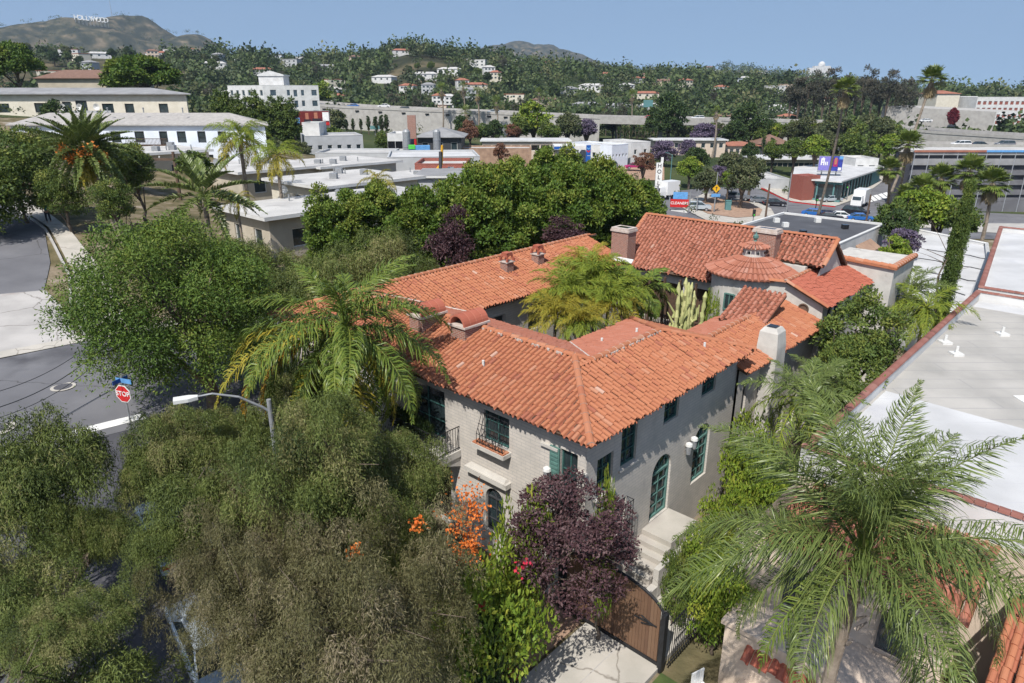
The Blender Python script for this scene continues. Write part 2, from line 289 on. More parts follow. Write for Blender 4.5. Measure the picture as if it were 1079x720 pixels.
def np_mesh(name, V, F, T, m, smooth=False):
    """fast mesh from numpy arrays: V (n,3), F (k,3 or 4), T (k,)"""
    me = bpy.data.meshes.new(name); nv = len(V); nf, k = F.shape
    me.vertices.add(nv); me.vertices.foreach_set('co', np.ascontiguousarray(V, dtype=np.float32).ravel())
    me.loops.add(nf*k); me.loops.foreach_set('vertex_index', np.ascontiguousarray(F, dtype=np.int32).ravel())
    me.polygons.add(nf); me.polygons.foreach_set('loop_start', np.arange(0, nf*k, k, dtype=np.int32))
    if T is not None:
        a = me.attributes.new('tint', 'FLOAT', 'FACE'); a.data.foreach_set('value', np.ascontiguousarray(T, dtype=np.float32))
    if m: me.materials.append(MATS[m])
    if smooth: me.polygons.foreach_set('use_smooth', np.ones(nf, dtype=bool))
    me.update(calc_edges=True); me.validate(); return me

def wall(mb, p0, p1, z0, z1, holes=(), th=0.22, t=0.5, z1b=None):
    """wall face from p0 to p1 (outside on the right hand of p0->p1) with rectangular or arched openings and reveals.
    holes: (u0, u1, v0, v1[, arch]) in metres along the wall and height above 0"""
    d = Vector((p1[0]-p0[0], p1[1]-p0[1], 0)); L = d.length; d.normalize(); n = Vector((d.y, -d.x, 0)); O = Vector((p0[0], p0[1], 0))
    def P(u, v, q=0.0): return tuple(O+d*u+Vector((0, 0, v))-n*q)
    us = sorted({0.0, L, *[h[0] for h in holes], *[h[1] for h in holes]}); vs_ = sorted({z0, z1, *[h[2] for h in holes], *[h[3] for h in holes]})
    for i in range(len(us)-1):
        for j in range(len(vs_)-1):
            uc, vc = (us[i]+us[i+1])/2, (vs_[j]+vs_[j+1])/2
            if any(h[0] < uc < h[1] and h[2] < vc < h[3] for h in holes): continue
            mb.face([P(us[i], vs_[j]), P(us[i+1], vs_[j]), P(us[i+1], vs_[j+1]), P(us[i], vs_[j+1])], t)
    if z1b is not None:      # sloped top piece: extra triangle up to z1b at the p1 end
        mb.face([P(0, z1), P(L, z1), P(L, z1b)], t)
    for h in holes:
        u0, u1, v0, v1 = h[:4]; arch = len(h) > 4 and h[4]
        if not arch:
            ring = [(u0, v0), (u1, v0), (u1, v1), (u0, v1)]
        else:
            r = (u1-u0)/2; c = (u0+u1)/2; zs = v1-r; arc = [(c+r*math.cos(a), zs+r*math.sin(a)) for a in [math.pi*k/12 for k in range(13)]]
            ring = [(u0, v0), (u1, v0)] + arc
            mb.face([P(*q) for q in [(u1, v1)]+arc[:7][::-1]][::1] if False else [P(u1, v1)]+[P(*q) for q in reversed(arc[:7])], t)
            mb.face([P(u0, v1)]+[P(*q) for q in reversed(arc[6:])], t)
        for k in range(len(ring)):
            a, b = ring[k], ring[(k+1) % len(ring)]
            mb.face([P(*a), P(*a, th), P(*b, th), P(*b)], t)
    return P
def window(parent, p0, p1, hole, fm='green_frame', pm='glass', bars=(1, 1), inset=0.14, fw=0.07, name='window'):
    """framed window set back in a wall opening: frame part with a pane sub-part"""
    d = Vector((p1[0]-p0[0], p1[1]-p0[1], 0)).normalized(); n = Vector((d.y, -d.x, 0)); O = Vector((p0[0], p0[1], 0))
    u0, u1, v0, v1 = hole[:4]; arch = len(hole) > 4 and hole[4]
    def bx(mb, a0, a1, b0, b1, q0, q1):
        pts = [O+d*a+Vector((0, 0, b))-n*q for q in (q0, q1) for (a, b) in ((a0, b0), (a1, b0), (a1, b1), (a0, b1))]
        i = len(mb.v); mb.v += [tuple(p) for p in pts]
        for f in ((0, 1, 2, 3), (7, 6, 5, 4), (0, 4, 5, 1), (1, 5, 6, 2), (2, 6, 7, 3), (3, 7, 4, 0)): mb.f.append(tuple(i+k for k in f)); mb.t.append(0.5)
    f = MB(); top = v1-(u1-u0)/2 if arch else v1
    bx(f, u0, u0+fw, v0, top, inset-0.05, inset+0.03); bx(f, u1-fw, u1, v0, top, inset-0.05, inset+0.03)
    bx(f, u0+fw, u1-fw, v0, v0+fw, inset-0.05, inset+0.03); bx(f, u0+fw, u1-fw, top-fw, top, inset-0.05, inset+0.03)
    for k in range(1, bars[0]+1):
        u = u0+(u1-u0)*k/(bars[0]+1); bx(f, u-0.02, u+0.02, v0+fw, top-fw, inset-0.03, inset+0.01)
    for k in range(1, bars[1]+1):
        v = v0+(top-v0)*k/(bars[1]+1); bx(f, u0+fw, u1-fw, v-0.018, v+0.018, inset-0.028, inset+0.008)
    if arch:
        r = (u1-u0)/2; c = (u0+u1)/2
        for k in range(12):
            a0, a1 = math.pi*k/12, math.pi*(k+1)/12
            for (ra, rb) in ((r, r-fw),):
                q = [(c+ra*math.cos(a0), top+ra*math.sin(a0)), (c+ra*math.cos(a1), top+ra*math.sin(a1)), (c+rb*math.cos(a1), top+rb*math.sin(a1)), (c+rb*math.cos(a0), top+rb*math.sin(a0))]
                f.face([O+d*a+Vector((0, 0, b))-n*(inset-0.05) for a, b in q]); f.face([O+d*a+Vector((0, 0, b))-n*(inset+0.03) for a, b in reversed(q)])
                f.face([O+d*q[3][0]+Vector((0, 0, q[3][1]))-n*(inset-0.05), O+d*q[2][0]+Vector((0, 0, q[2][1]))-n*(inset-0.05), O+d*q[2][0]+Vector((0, 0, q[2][1]))-n*(inset+0.03), O+d*q[3][0]+Vector((0, 0, q[3][1]))-n*(inset+0.03)])
        for a in (math.pi/4, math.pi/2, 3*math.pi/4):
            e = (c+(r-fw)*math.cos(a), top+(r-fw)*math.sin(a))
            f.tube([O+d*c+Vector((0, 0, top))-n*inset, O+d*e[0]+Vector((0, 0, e[1]))-n*inset], 0.018, 4)
    fo = f.build(name, fm, parent)
    g = MB(); q = inset+0.02
    if arch:
        r = (u1-u0)/2; c = (u0+u1)/2
        ring = [(u0, v0), (u1, v0)]+[(c+r*math.cos(math.pi*k/12), top+r*math.sin(math.pi*k/12)) for k in range(13)]
        g.face([O+d*a+Vector((0, 0, b))-n*q for a, b in ring])
    else: g.face([O+d*a+Vector((0, 0, b))-n*q for a, b in ((u0, v0), (u1, v0), (u1, v1), (u0, v1))])
    g.build('pane', pm, fo)
    return fo

# ------------------------------------------------------------------ barrel tile roofs
rng = np.random.default_rng(7)
def tile_plane(poly, eave_dir, up_dir, base, m='clay_tile', pitch=0.215, row=0.35, amp=0.078, step=0.020, name='roof', parent=None, flat=False):
    """poly: 3-D points of one planar roof slope (house coordinates). Covers it with barrel tiles: eave_dir across, up_dir up the slope."""
    E = Vector(eave_dir).normalized(); Uv = Vector(up_dir).normalized(); Nn = E.cross(Uv).normalized()
    if Nn.z < 0: E = -E; Nn = -Nn
    O = Vector(base); P2 = [((Vector(p)-O).dot(E), (Vector(p)-O).dot(Uv)) for p in poly]
    u0, u1 = min(p[0] for p in P2), max(p[0] for p in P2); v0, v1 = min(p[1] for p in P2), max(p[1] for p in P2)
    bm = bmesh.new(); tl = bm.faces.layers.float.new('tint')
    prof = [(0.0, 0.0), (0.07, 0.55), (0.20, 0.90), (0.34, 1.0), (0.48, 0.90), (0.61, 0.55), (0.66, -0.05), (0.74, -0.45), (0.92, -0.45), (1.0, 0.0)] if not flat else [(0, 0.3), (0.05, 0.05), (0.5, 0.0), (0.95, 0.05), (1.0, 0.3)]
    nc = int((u1-u0)/pitch)+2; nr = int((v1-v0)/row)+2
    for i in range(nc):
        ca = 1+rng.normal()*0.05; coff = rng.normal()*0.009; cv = rng.normal()*(0.11 if 'old' in m else 0.07)
        for j in range(nr):
            ub = u0+i*pitch; vb = v0-0.10+j*row+cv
            tint = float(np.clip(0.55+rng.normal()*0.10+0.05*math.sin(i*0.23)*math.cos(j*0.31), 0.0, 0.83))
            if rng.random() < 0.06: tint = float(rng.uniform(0.15, 0.35))
            if rng.random() < 0.004: tint = 0.95
            lift = step+abs(rng.normal())*0.008; du = coff+rng.normal()*0.006; sk = rng.normal()*0.008
            lo, hi = [], []
            for (x, h) in prof:
                lo.append(bm.verts.new(O+E*(ub+x*pitch*1.0+du)+Uv*vb+Nn*(h*amp*ca+lift)))
                hi.append(bm.verts.new(O+E*(ub+x*pitch+du+sk)+Uv*(vb+row+0.02)+Nn*(h*amp*ca*0.92)))
            base_l = [bm.verts.new(O+E*(ub+x*pitch+du)+Uv*vb+Nn*(h*amp*0.7-0.012)) for (x, h) in prof]
            for k in range(len(prof)-1):
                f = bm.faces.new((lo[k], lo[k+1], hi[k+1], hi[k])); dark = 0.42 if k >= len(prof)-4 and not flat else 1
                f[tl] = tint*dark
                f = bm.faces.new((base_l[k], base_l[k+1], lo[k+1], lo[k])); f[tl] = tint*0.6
    # cut to the outline with vertical planes
    ctr = sum((Vector(p) for p in poly), Vector())/len(poly)
    n = len(poly)
    for k in range(n):
        a, b = Vector(poly[k]), Vector(poly[(k+1) % n])
        ed = (b-a); 
        if ed.length < 1e-4: continue
        pn = Vector((ed.x, ed.y, 0)).cross(Vector((0, 0, 1))).normalized()
        if (ctr-a).dot(pn) > 0: pn = -pn
        isE = abs(ed.normalized().dot(E)) > 0.999 and abs((a-O).dot(Uv)-v0) < 0.02
        off = a + (pn*0.11 if isE else Vector())
        geom = bm.verts[:]+bm.edges[:]+bm.faces[:]
        bmesh.ops.bisect_plane(bm, geom=geom, plane_co=off, plane_no=pn, clear_outer=True)
    me = bpy.data.meshes.new(name); bm.to_mesh(me); bm.free(); me.materials.append(MATS[m]); me.update()
    o = link(name, me, parent); return o
def cap_row(mb, p, q, r=0.12, ln=0.42):
    """ridge or hip cap tiles between two points"""
    p, q = Vector(p), Vector(q); d = q-p; L = d.length; d.normalize(); s_ = d.cross(Vector((0, 0, 1))).normalized(); up = s_.cross(d)
    n = max(1, int(L/ln))
    for k in range(n):
        a = p+d*(L*k/n); b = p+d*(L*(k+1)/n+0.04); t = float(np.clip(0.58+rng.normal()*0.12, 0.1, 0.85)); i = len(mb.v)
        for (c, rr, e) in ((a, r*1.12, 0.018), (b, r*0.94, 0.0)):
            for j in range(7):
                an = math.pi*j/6; mb.v.append(tuple(c+s_*math.cos(an)*rr+up*(math.sin(an)*rr*0.85-0.02+e)))
        for j in range(6): mb.f.append((i+j, i+j+1, i+8+j, i+7+j)); mb.t.append(t)
        mb.f.append(tuple(i+j for j in range(7))); mb.t.append(1.0)
# ------------------------------------------------------------------ terrain
CP = np.array([(2, 18, 0), (-3, 14, 0), (8, 14, -.2), (14, 16, -.5), (12, 28, 0), (5, 24, 0), (22, 40, -.6), (0, 30, .6), (-6, 22, .8), (-9, 15, .6), (-16, 26, 2.5), (-13, 20, 1.4),
    (-20, 34, 3), (-30, 38, 3.9), (-26, 32, 3.2), (-32, 48, 4.8), (-49, 66, 7.2), (-33, 57, 6.3), (-45, 102, 8.2), (-33, 88, 4.8), (-28, 75, 4.2), (-15, 85, 3.8), (-65, 122, 12), (-100, 122, 14), (-75, 70, 10), (-20, 60, 4.0), (0, 72, 3.0),
    (10, 55, .8), (15, 90, 1), (30, 60, -1.8), (40, 75, -3), (48, 110, -5), (48, 125, -5), (62, 132, -5), (85, 130, -5), (60, 150, -5), (92, 168, -5), (60, 60, -3.5), (40, 30, -1.5), (0, 2, -1.5), (-15, 2, 0),
    (20, 0, -2), (0, 130, 0), (-45, 150, 5.5), (-30, 210, 5), (20, 200, 1), (80, 210, -1), (130, 180, -4), (120, 120, -6), (-110, 180, 18), (27, 182, 0.3), (-5, 105, 1.5)], float)
_r = np.hypot(CP[:, None, 0]-CP[None, :, 0], CP[:, None, 1]-CP[None, :, 1])
_K = np.sqrt(_r*_r+9.0)-3.0
_A = np.block([[_K+np.eye(len(CP))*-0.02, np.c_[np.ones(len(CP)), CP[:, :2]]], [np.c_[np.ones(len(CP)), CP[:, :2]].T, np.zeros((3, 3))]])
_w = np.linalg.solve(_A, np.r_[CP[:, 2], 0, 0, 0])
def sstep(x): x = np.clip(x, 0, 1); return x*x*(3-2*x)
def vnoise(x, y, s):
    """cheap smooth value noise"""
    x = x/s; y = y/s; xi = np.floor(x); yi = np.floor(y); fx = sstep(x-xi); fy = sstep(y-yi)
    def h(a, b): q = np.sin(a*127.1+b*311.7+s*0.013)*43758.5453; return q-np.floor(q)
    return (h(xi, yi)*(1-fx)+h(xi+1, yi)*fx)*(1-fy)+(h(xi, yi+1)*(1-fx)+h(xi+1, yi+1)*fx)*fy
# hill crest lines: azimuth (deg) -> height, at a given range from the camera's town
def crest(azs, hs, az): return np.interp(az, azs, hs)
def uaz(u): return math.degrees(math.atan((u-539.5)/FPX/1.0643))
def vhu(u, v, D): return CAM_H+(vh(v, D)-CAM_H)*math.cos(math.radians(max(-75, min(75, uaz(u)))))
def vh(v, D): return CAM_H+D*(-0.342-(v-360)/FPX*0.9397+0.0)/(0.9397-(v-360)/FPX*0.342)   # height seen at picture row v at ground range D (centre column)
US = [-500, -200, 0, 60, 120, 200, 260, 330, 400, 430, 470, 520, 600, 650, 700, 780, 860, 960, 1079, 1400]
V1 = [44, 44, 58, 60, 62, 60, 64, 68, 62, 54, 60, 66, 76, 82, 84, 88, 96, 106, 106, 112]
V2 = [22, 22, 26, 14, 16, 30, 60, 90, 96, 96, 96, 96, 96, 96, 96, 96, 96, 96, 100, 100]
V3 = [60, 60, 70, 80, 90, 70, 66, 62, 70, 68, 66, 56, 56, 72, 76, 78, 85, 92, 99, 100]
V3 = [80, 80, 80, 80, 80, 74, 70, 66, 74, 70, 60, 57, 74, 78, 76, 74, 86, 94, 99, 100]
V4 = [99, 99, 99, 99, 99, 99, 62, 78, 99, 99, 64, 44, 55, 70, 99, 99, 99, 99, 99, 99]
LY = [(US, [vhu(u_, v, 620) for u_, v in zip(US, V1)], 620, 260), ([0, 60, 85, 105, 130, 160, 190, 215, 250, 300], None, 2300, 500),
      (US, [vhu(u_, v, 1900) for u_, v in zip(US, V3)], 1900, 700), ([200, 240, 270, 285, 300, 330, 400, 480, 515, 535, 552, 570, 600, 640, 700], None, 3600, 600)]
V2b = [26, 20, 14, 17, 18, 22, 30, 36, 62, 92]
V4b = [99, 70, 54, 51, 55, 78, 96, 66, 50, 44, 40, 43, 52, 66, 90]
LY[1] = (LY[1][0], [vhu(u_, v, 2300) for u_, v in zip(LY[1][0], V2b)], 2300, 500); LY[3] = (LY[3][0], [vhu(u_, v, 3600) for u_, v in zip(LY[3][0], V4b)], 3600, 600)
US[0] = -1500
def ht(x, y, hills=True):
    x = np.asarray(x, float); y = np.asarray(y, float); sh = x.shape; X = x.ravel(); Y = y.ravel()
    r = np.hypot(X, Y)
    Xc = np.clip(X, -130, 140); Yc = np.clip(Y, -30, 230)
    d = np.hypot(Xc[:, None]-CP[None, :, 0], Yc[:, None]-CP[None, :, 1])
    z = (np.sqrt(d*d+9.0)-3.0)@_w[:-3]+_w[-3]+_w[-2]*Xc+_w[-1]*Yc
    far = np.interp(X/np.maximum(r, 1), [-1, -0.6, -0.2, 0.3, 0.7, 1], [18, 12, 4, -2, -6, -8])
    t = sstep((r-150)/120); z = z*(1-t)+far*t
    if hills:
        az = np.degrees(np.arctan2(X, Y))
        for (uu, hh, D, wdt) in LY:
            aa = [uaz(q) for q in uu]
            H_ = np.interp(az, aa, hh, left=hh[0] if D < 3000 else 0, right=hh[-1] if D < 3000 else 0)
            if D == 2300: H_ = H_*np.clip((az+45)/5, 0.5, 1)*np.clip(1-(az-uaz(300))/3, 0, 1)
            H_ = H_*np.where(np.abs(az) > 85, np.clip(1-(np.abs(az)-85)/20, 0, 1), 1)
            prof = sstep((r-(D-wdt))/wdt)
            back = 1-0.45*sstep((r-D)/(wdt*1.2)) if D > 700 else 1-0.75*sstep((r-D)/(wdt*1.3))
            n = (vnoise(X, Y, 120)*0.6+vnoise(X, Y, 47)*0.3+vnoise(X, Y, 300)*0.8)-0.85
            rel = np.maximum(H_-z, 0)
            z = np.maximum(z, z*(1-prof)+(z+rel)*prof*back + n*rel*0.35*prof*(1-np.clip(1-np.abs(r-D)/(wdt*0.4), 0, 1))) if D < 700 else \
                np.maximum(z, (z+rel)*prof*back+z*(1-prof*back) + n*rel*0.30*prof*(1-np.clip(1-np.abs(r-D)/(wdt*0.3), 0, 1)))
        z = z+np.where(r > 1300, (np.abs(vnoise(X, Y, 170)-.5)*2*34+np.abs(vnoise(X, Y, 70)-.5)*2*14-22)*sstep((r-1300)/500)*np.clip((z-60)/80, 0, 1), 0)
    return z.reshape(sh)
def gz(x, y): return float(ht(np.array([x]), np.array([y]))[0])
rr = [0.0]+list(np.geomspace(3, 7500, 230))
front = np.radians(np.linspace(-62, 62, 330)); backa = np.radians(np.linspace(62, 298, 60))[1:-1]
angs = np.r_[front, backa]
RR, AA = np.meshgrid(np.array(rr[1:]), angs, indexing='ij')
XX = RR*np.sin(AA); YY = RR*np.cos(AA); ZZ = ht(XX, YY)
na, nr_ = len(angs), len(rr)-1
V = np.c_[XX.ravel(), YY.ravel(), ZZ.ravel()]; V = np.r_[V, [[0, 0, gz(0, 0)]]]
I = (np.arange(nr_-1)[:, None]*na+np.arange(na)[None, :]); J = (np.arange(nr_-1)[:, None]*na+(np.arange(na)[None, :]+1) % na)
F = np.stack([I, J, J+na, I+na], -1).reshape(-1, 4)
# per-face ground cover: 0 garden earth, 0.5 dry chaparral, 1 pale bare slope / far town
fx = V[F].mean(1); rf = np.hypot(fx[:, 0], fx[:, 1]); azf = np.degrees(np.arctan2(fx[:, 0], fx[:, 1]))
T = np.where(rf < 150, 0.0, np.where(rf < 1500, 0.35, 0.75))
T = np.where((rf > 300) & (rf < 700) & (azf < uaz(200)), 0.75, T); T = np.where((rf > 440) & (rf < 640) & (azf > uaz(405)) & (azf < uaz(485)), 1.0, T)
me = np_mesh('ground', V, F, T, None, smooth=True)
gm = bpy.data.materials.new('terrain'); gm.use_nodes = True; nt = gm.node_tree; N = nt.nodes; L = nt.links; p = N['Principled BSDF']; p.inputs['Roughness'].default_value = 1.0; p.inputs['Specular IOR Level'].default_value = 0.1
tc = N.new('ShaderNodeTexCoord')
def noise(scale, det=6):
    n = N.new('ShaderNodeTexNoise'); n.inputs['Scale'].default_value = scale; n.inputs['Detail'].default_value = det; L.new(tc.outputs['Object'], n.inputs['Vector']); return n
def ramp(fac, stops):
    r = N.new('ShaderNodeValToRGB')
    while len(r.color_ramp.elements) < len(stops): r.color_ramp.elements.new(0.5)
    for i, (pos, c) in enumerate(stops): r.color_ramp.elements[i].position = pos; r.color_ramp.elements[i].color = (*c, 1)
    L.new(fac, r.inputs['Fac']); return r
near = ramp(noise(0.5, 8).outputs['Fac'], [(0.3, (0.06, 0.06, 0.03)), (0.48, (0.13, 0.11, 0.06)), (0.62, (0.21, 0.17, 0.12)), (0.75, (0.28, 0.24, 0.19))])
midc = ramp(noise(0.03, 10).outputs['Fac'], [(0.40, (0.03, 0.045, 0.018)), (0.58, (0.06, 0.075, 0.03)), (0.70, (0.13, 0.11, 0.06)), (0.82, (0.22, 0.18, 0.11))])
farc = ramp(noise(0.035, 14).outputs['Fac'], [(0.42, (0.03, 0.034, 0.02)), (0.53, (0.065, 0.062, 0.036)), (0.64, (0.13, 0.105, 0.065)), (0.78, (0.24, 0.19, 0.13))])
at_ = N.new('ShaderNodeAttribute'); at_.attribute_name = 'tint'
def mix(fac, a, b):
    m = N.new('ShaderNodeMix'); m.data_type = 'RGBA'; L.new(fac, m.inputs[0]); L.new(a, m.inputs[6]); L.new(b, m.inputs[7]); return m.outputs[2]
g1 = ramp(at_.outputs['Fac'], [(0.1, (0, 0, 0)), (0.3, (1, 1, 1))]).outputs[0]; g2 = ramp(at_.outputs['Fac'], [(0.5, (0, 0, 0)), (0.7, (1, 1, 1))]).outputs[0]
L.new(mix(g2, mix(g1, near.outputs[0], midc.outputs[0]), farc.outputs[0]), p.inputs['Base Color'])
bn = N.new('ShaderNodeBump'); bn.inputs['Strength'].default_value = 0.5; bn.inputs['Distance'].default_value = 0.4; L.new(noise(1.3, 6).outputs['Fac'], bn.inputs['Height']); L.new(bn.outputs[0], p.inputs['Normal'])
me.materials.append(gm); MATS['terrain'] = gm
tag(link('ground', me), kind='structure')

def drape(name, outline, m, lift=0.05, kind='structure', step=1.0, label=None, cat=None):
    """sheet over a planar outline, following the ground"""
    bm = bmesh.new(); vs_ = [bm.verts.new((q[0], q[1], 0)) for q in outline]; bm.faces.new(vs_)
    x0, x1 = min(q[0] for q in outline), max(q[0] for q in outline); y0, y1 = min(q[1] for q in outline), max(q[1] for q in outline)
    k = x0+step
    while k < x1:
        bmesh.ops.bisect_plane(bm, geom=bm.verts[:]+bm.edges[:]+bm.faces[:], plane_co=(k, 0, 0), plane_no=(1, 0, 0)); k += step
    k = y0+step
    while k < y1:
        bmesh.ops.bisect_plane(bm, geom=bm.verts[:]+bm.edges[:]+bm.faces[:], plane_co=(0, k, 0), plane_no=(0, 1, 0)); k += step
    P = np.array([v.co[:] for v in bm.verts]); Z = ht(P[:, 0], P[:, 1])
    for v, z in zip(bm.verts, Z): v.co.z = z+lift
    bmesh.ops.recalc_face_normals(bm, faces=bm.faces)
    for f in bm.faces:
        if f.normal.z < 0: f.normal_flip()
    me = bpy.data.meshes.new(name); bm.to_mesh(me); bm.free(); me.materials.append(MATS[m]); o = link(name, me)
    tag(o, label, cat, kind=kind); return o
def strip(name, line, w, m, lift=0.05, side=0.0, **k):
    """road-like strip along a centre line (optionally shifted sideways)"""
    pts = [Vector((p[0], p[1])) for p in line]; Lh, Rh = [], []
    for i, p in enumerate(pts):
        d = (pts[min(i+1, len(pts)-1)]-pts[max(i-1, 0)]).normalized(); n = Vector((d.y, -d.x))
        Rh.append(p+n*(side+w/2)); Lh.append(p+n*(side-w/2))
    return drape(name, [tuple(q) for q in Rh+Lh[::-1]], m, lift, **k)
def kerb(name, line, h=0.13, w=0.16, m='concrete', lift=0.05):
    mb = MB(); pts = []
    for i in range(len(line)-1):
        a, b = Vector(line[i][:2]), Vector(line[i+1][:2]); n = max(1, int((b-a).length/1.0))
        for k in range(n): pts.append(a+(b-a)*k/n)
    pts.append(Vector(line[-1][:2])); P = []
    for i, p in enumerate(pts):
        d = (pts[min(i+1, len(pts)-1)]-pts[max(i-1, 0)]).normalized(); nn = Vector((d.y, -d.x)); P.append((p-nn*w/2, p+nn*w/2, gz(p.x, p.y)))
    for i in range(len(P)-1):
        (a0, a1, az_), (b0, b1, bz) = P[i], P[i+1]
        A0, A1, B0, B1 = [(q.x, q.y, z-0.1) for q, z in ((a0, az_), (a1, az_), (b0, bz), (b1, bz))]
        C0, C1, D0, D1 = [(q.x, q.y, z+lift+h) for q, z in ((a0, az_), (a1, az_), (b0, bz), (b1, bz))]
        mb.face([C0, C1, D1, D0]); mb.face([A1, B1, D1, C1]); mb.face([B0, A0, C0, D0])
    return tag(mb.build(name, m), kind='structure')
# street in front (lower left), running downhill towards the camera
S1 = [(-3, 3), (-6.3, 8.2), (-10.4, 14.5), (-14.1, 19.5), (-17.9, 24.3), (-21.2, 28.2)]
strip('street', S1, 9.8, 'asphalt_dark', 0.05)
kerb('kerb', [(0.8, 2), (-2.4, 8.6), (-6.5, 14.9), (-10.0, 19.6), (-13.7, 24.0), (-15.2, 26.2), (-15.0, 28.6), (-10.5, 33.0), (-2, 41.5)])
kerb('kerb', [(-5, -1), (-10.2, 5.4), (-14.4, 11.6), (-18.1, 16.6), (-22, 21), (-24.5, 22.2), (-31, 17)])
drape('sidewalk', [(0.9, 2.1), (-2.3, 8.7), (-6.4, 15.0), (-9.9, 19.7), (-13.6, 24.1), (-15.1, 26.3), (-14.9, 28.5), (-10.4, 32.9), (-2, 41.3), (-0.8, 40), (-9.2, 31.6), (-13.0, 27.6), (-12.9, 24.4), (-8.6, 18.6), (-5.0, 13.8), (-0.6, 7.8), (2.6, 1.6)], 'concrete_pale', 0.17)
# cross street
drape('cross_street', [(-46, 6), (-31, 17.4), (-24.6, 22.4), (-21.5, 24.0), (-17.2, 27.6), (-15.3, 28.9), (-10.5, 33.4), (-2, 41.8), (-8, 48), (-20, 41.0), (-25.0, 36.9), (-29.5, 32.5), (-38, 24.5), (-52, 12)], 'asphalt', 0.066)
drape('stop_line', [(-22.6, 24.7), (-22.2, 24.2), (-17.0, 28.6), (-17.5, 29.0)], 'paint_white', 0.085)
strip('gutter', [(-38.5, 25.5), (-29.8, 33.0), (-25.3, 37.3), (-20, 41.8)], 0.9, 'concrete_pale', 0.078)
drape('old_concrete_paving', [(-30.0, 33.4), (-25.4, 37.7), (-29.3, 42.4), (-31.5, 44.5), (-40, 38.5), (-38.5, 26.2)], 'concrete_old', 0.074)
strip('uphill_street', [(-35.5, 40.5), (-38.5, 46.5), (-45.5, 57), (-54.5, 67.5), (-64, 78)], 10.5, 'asphalt', 0.06)
kerb('kerb', [(-25.0, 37.6), (-28.6, 42.4), (-31.6, 47.4), (-38.2, 55.6), (-49.0, 66.6), (-60, 79)])
drape('sidewalk', [(-24.8, 37.8), (-28.4, 42.6), (-31.4, 47.6), (-38.0, 55.8), (-48.8, 66.8), (-59.8, 79.2), (-62, 83), (-51.8, 72.7), (-40.4, 60.2), (-33.4, 52.4), (-29.2, 48.0), (-23.4, 39.5)], 'concrete_pale', 0.17)
for (cx_, cy_, r_, ring) in ((-22.6, 31.5, 0.42, 0.14), (-22.9, 27.2, 0.42, 0.32)):
    z = gz(cx_, cy_)+0.075; mb = MB(); mb.lathe([(r_+ring, z), (r_+ring, z+0.012), (r_, z+0.013)], cx_, cy_, 28)
    mh = mb.build('manhole_ring', 'concrete_pale'); tag(mh, 'round manhole near the middle of the cross street' if ring < 0.2 else 'round manhole with a wide pale concrete collar by the stop line', 'manhole')
    c = MB(); c.lathe([(r_-0.01, z+0.013), (r_-0.01, z+0.02), (r_*0.5, z+0.022), (0.01, z+0.02)], cx_, cy_, 28); c.build('cover', 'asphalt_dark', mh)
mb = MB(); q = at(160, 438, gz(-14.6, 27.0)+0.2)
drape('tactile_ramp', [(-15.15, 25.9), (-13.9, 25.3), (-13.6, 26.6), (-14.8, 27.3)], 'paint_yellow', 0.185)

# ------------------------------------------------------------------ the Spanish house (its own frame: x along the garden front, y along the street front)
house = thing('spanish_house', 'large two storey whitewashed courtyard house under red barrel tile roofs', 'house', (OX, OY, 0), HROT)
ZE = 7.0
# --- walls
RH = [(1.1, 2.0, 4.4, 5.85), (2.45, 3.4, 4.95, 6.45), (5.15, 6.2, 5.6, 6.5), (7.95, 9.1, 5.75, 6.55), (1.65, 2.95, 2.2, 3.65), (4.65, 6.0, 1.65, 4.3, 1), (7.75, 9.05, 1.9, 4.45, 1)]
sh = 0.5
RHs = [(h[0]-sh, h[1]-sh, *h[2:]) for h in RH]
w = MB()
wall(w, (sh, sh), (11.0, sh), -1.5, 7.1, RHs)
LH_abs = [(3.85, 5.1, 5.2, 6.4), (0.85, 1.55, 3.9, 6.15), (4.15, 5.05, 1.4, 3.3, 1), (7.2, 9.4, 4.35, 6.4), (7.0, 10.0, 0.6, 3.3)]
LB = 19.0
LHs = [(LB-h[1], LB-h[0], *h[2:]) for h in LH_abs]
wall(w, (sh, LB), (sh, sh), -1.5, 7.1, LHs)
wall(w, (11.0, sh), (11.0, 5.8), -1.5, 7.1)                                     # far end of the garden wing
wall(w, (18, LB), (sh, LB), -1.5, 7.1)
wall(w, (11.0, 5.8), (6.4, 5.8), 0, 7.0, [(1.2, 2.2, 4.6, 6.0)]); wall(w, (6.4, 5.8), (6.4, 12.65), 0, 7.0, [(2, 3, 4.6, 6)]); wall(w, (6.4, 12.65), (20.7, 12.65), 0, 7.0, [(2.2, 3.2, 4.8, 6.2), (5, 6, 4.8, 6.2)])
w.build('wall', 'wall_brick_white', house)
for h in RHs:
    P0, P1 = (sh, sh), (11.0, sh)
    big = len(h) > 4
    f = window(house, P0, P1, h, 'green_frame' if big else 'green_window', 'glass', bars=(1, 3) if big else ((1, 1) if h[3]-h[2] < 1.2 else (1, 2)), name='arched_door' if big else 'window', fw=0.09 if big else 0.055)
for h in LHs[:4]:
    window(house, (sh, LB), (sh, sh), h, 'dark_frame' if len(h) > 4 else 'green_window', 'glass', bars=(1, 2), name='window', fw=0.05)
v = MB(); v.box(sh+0.35, 7.0, 0.6, sh+0.37, 10.0, 3.3); v.build('porch_recess', 'void', house)
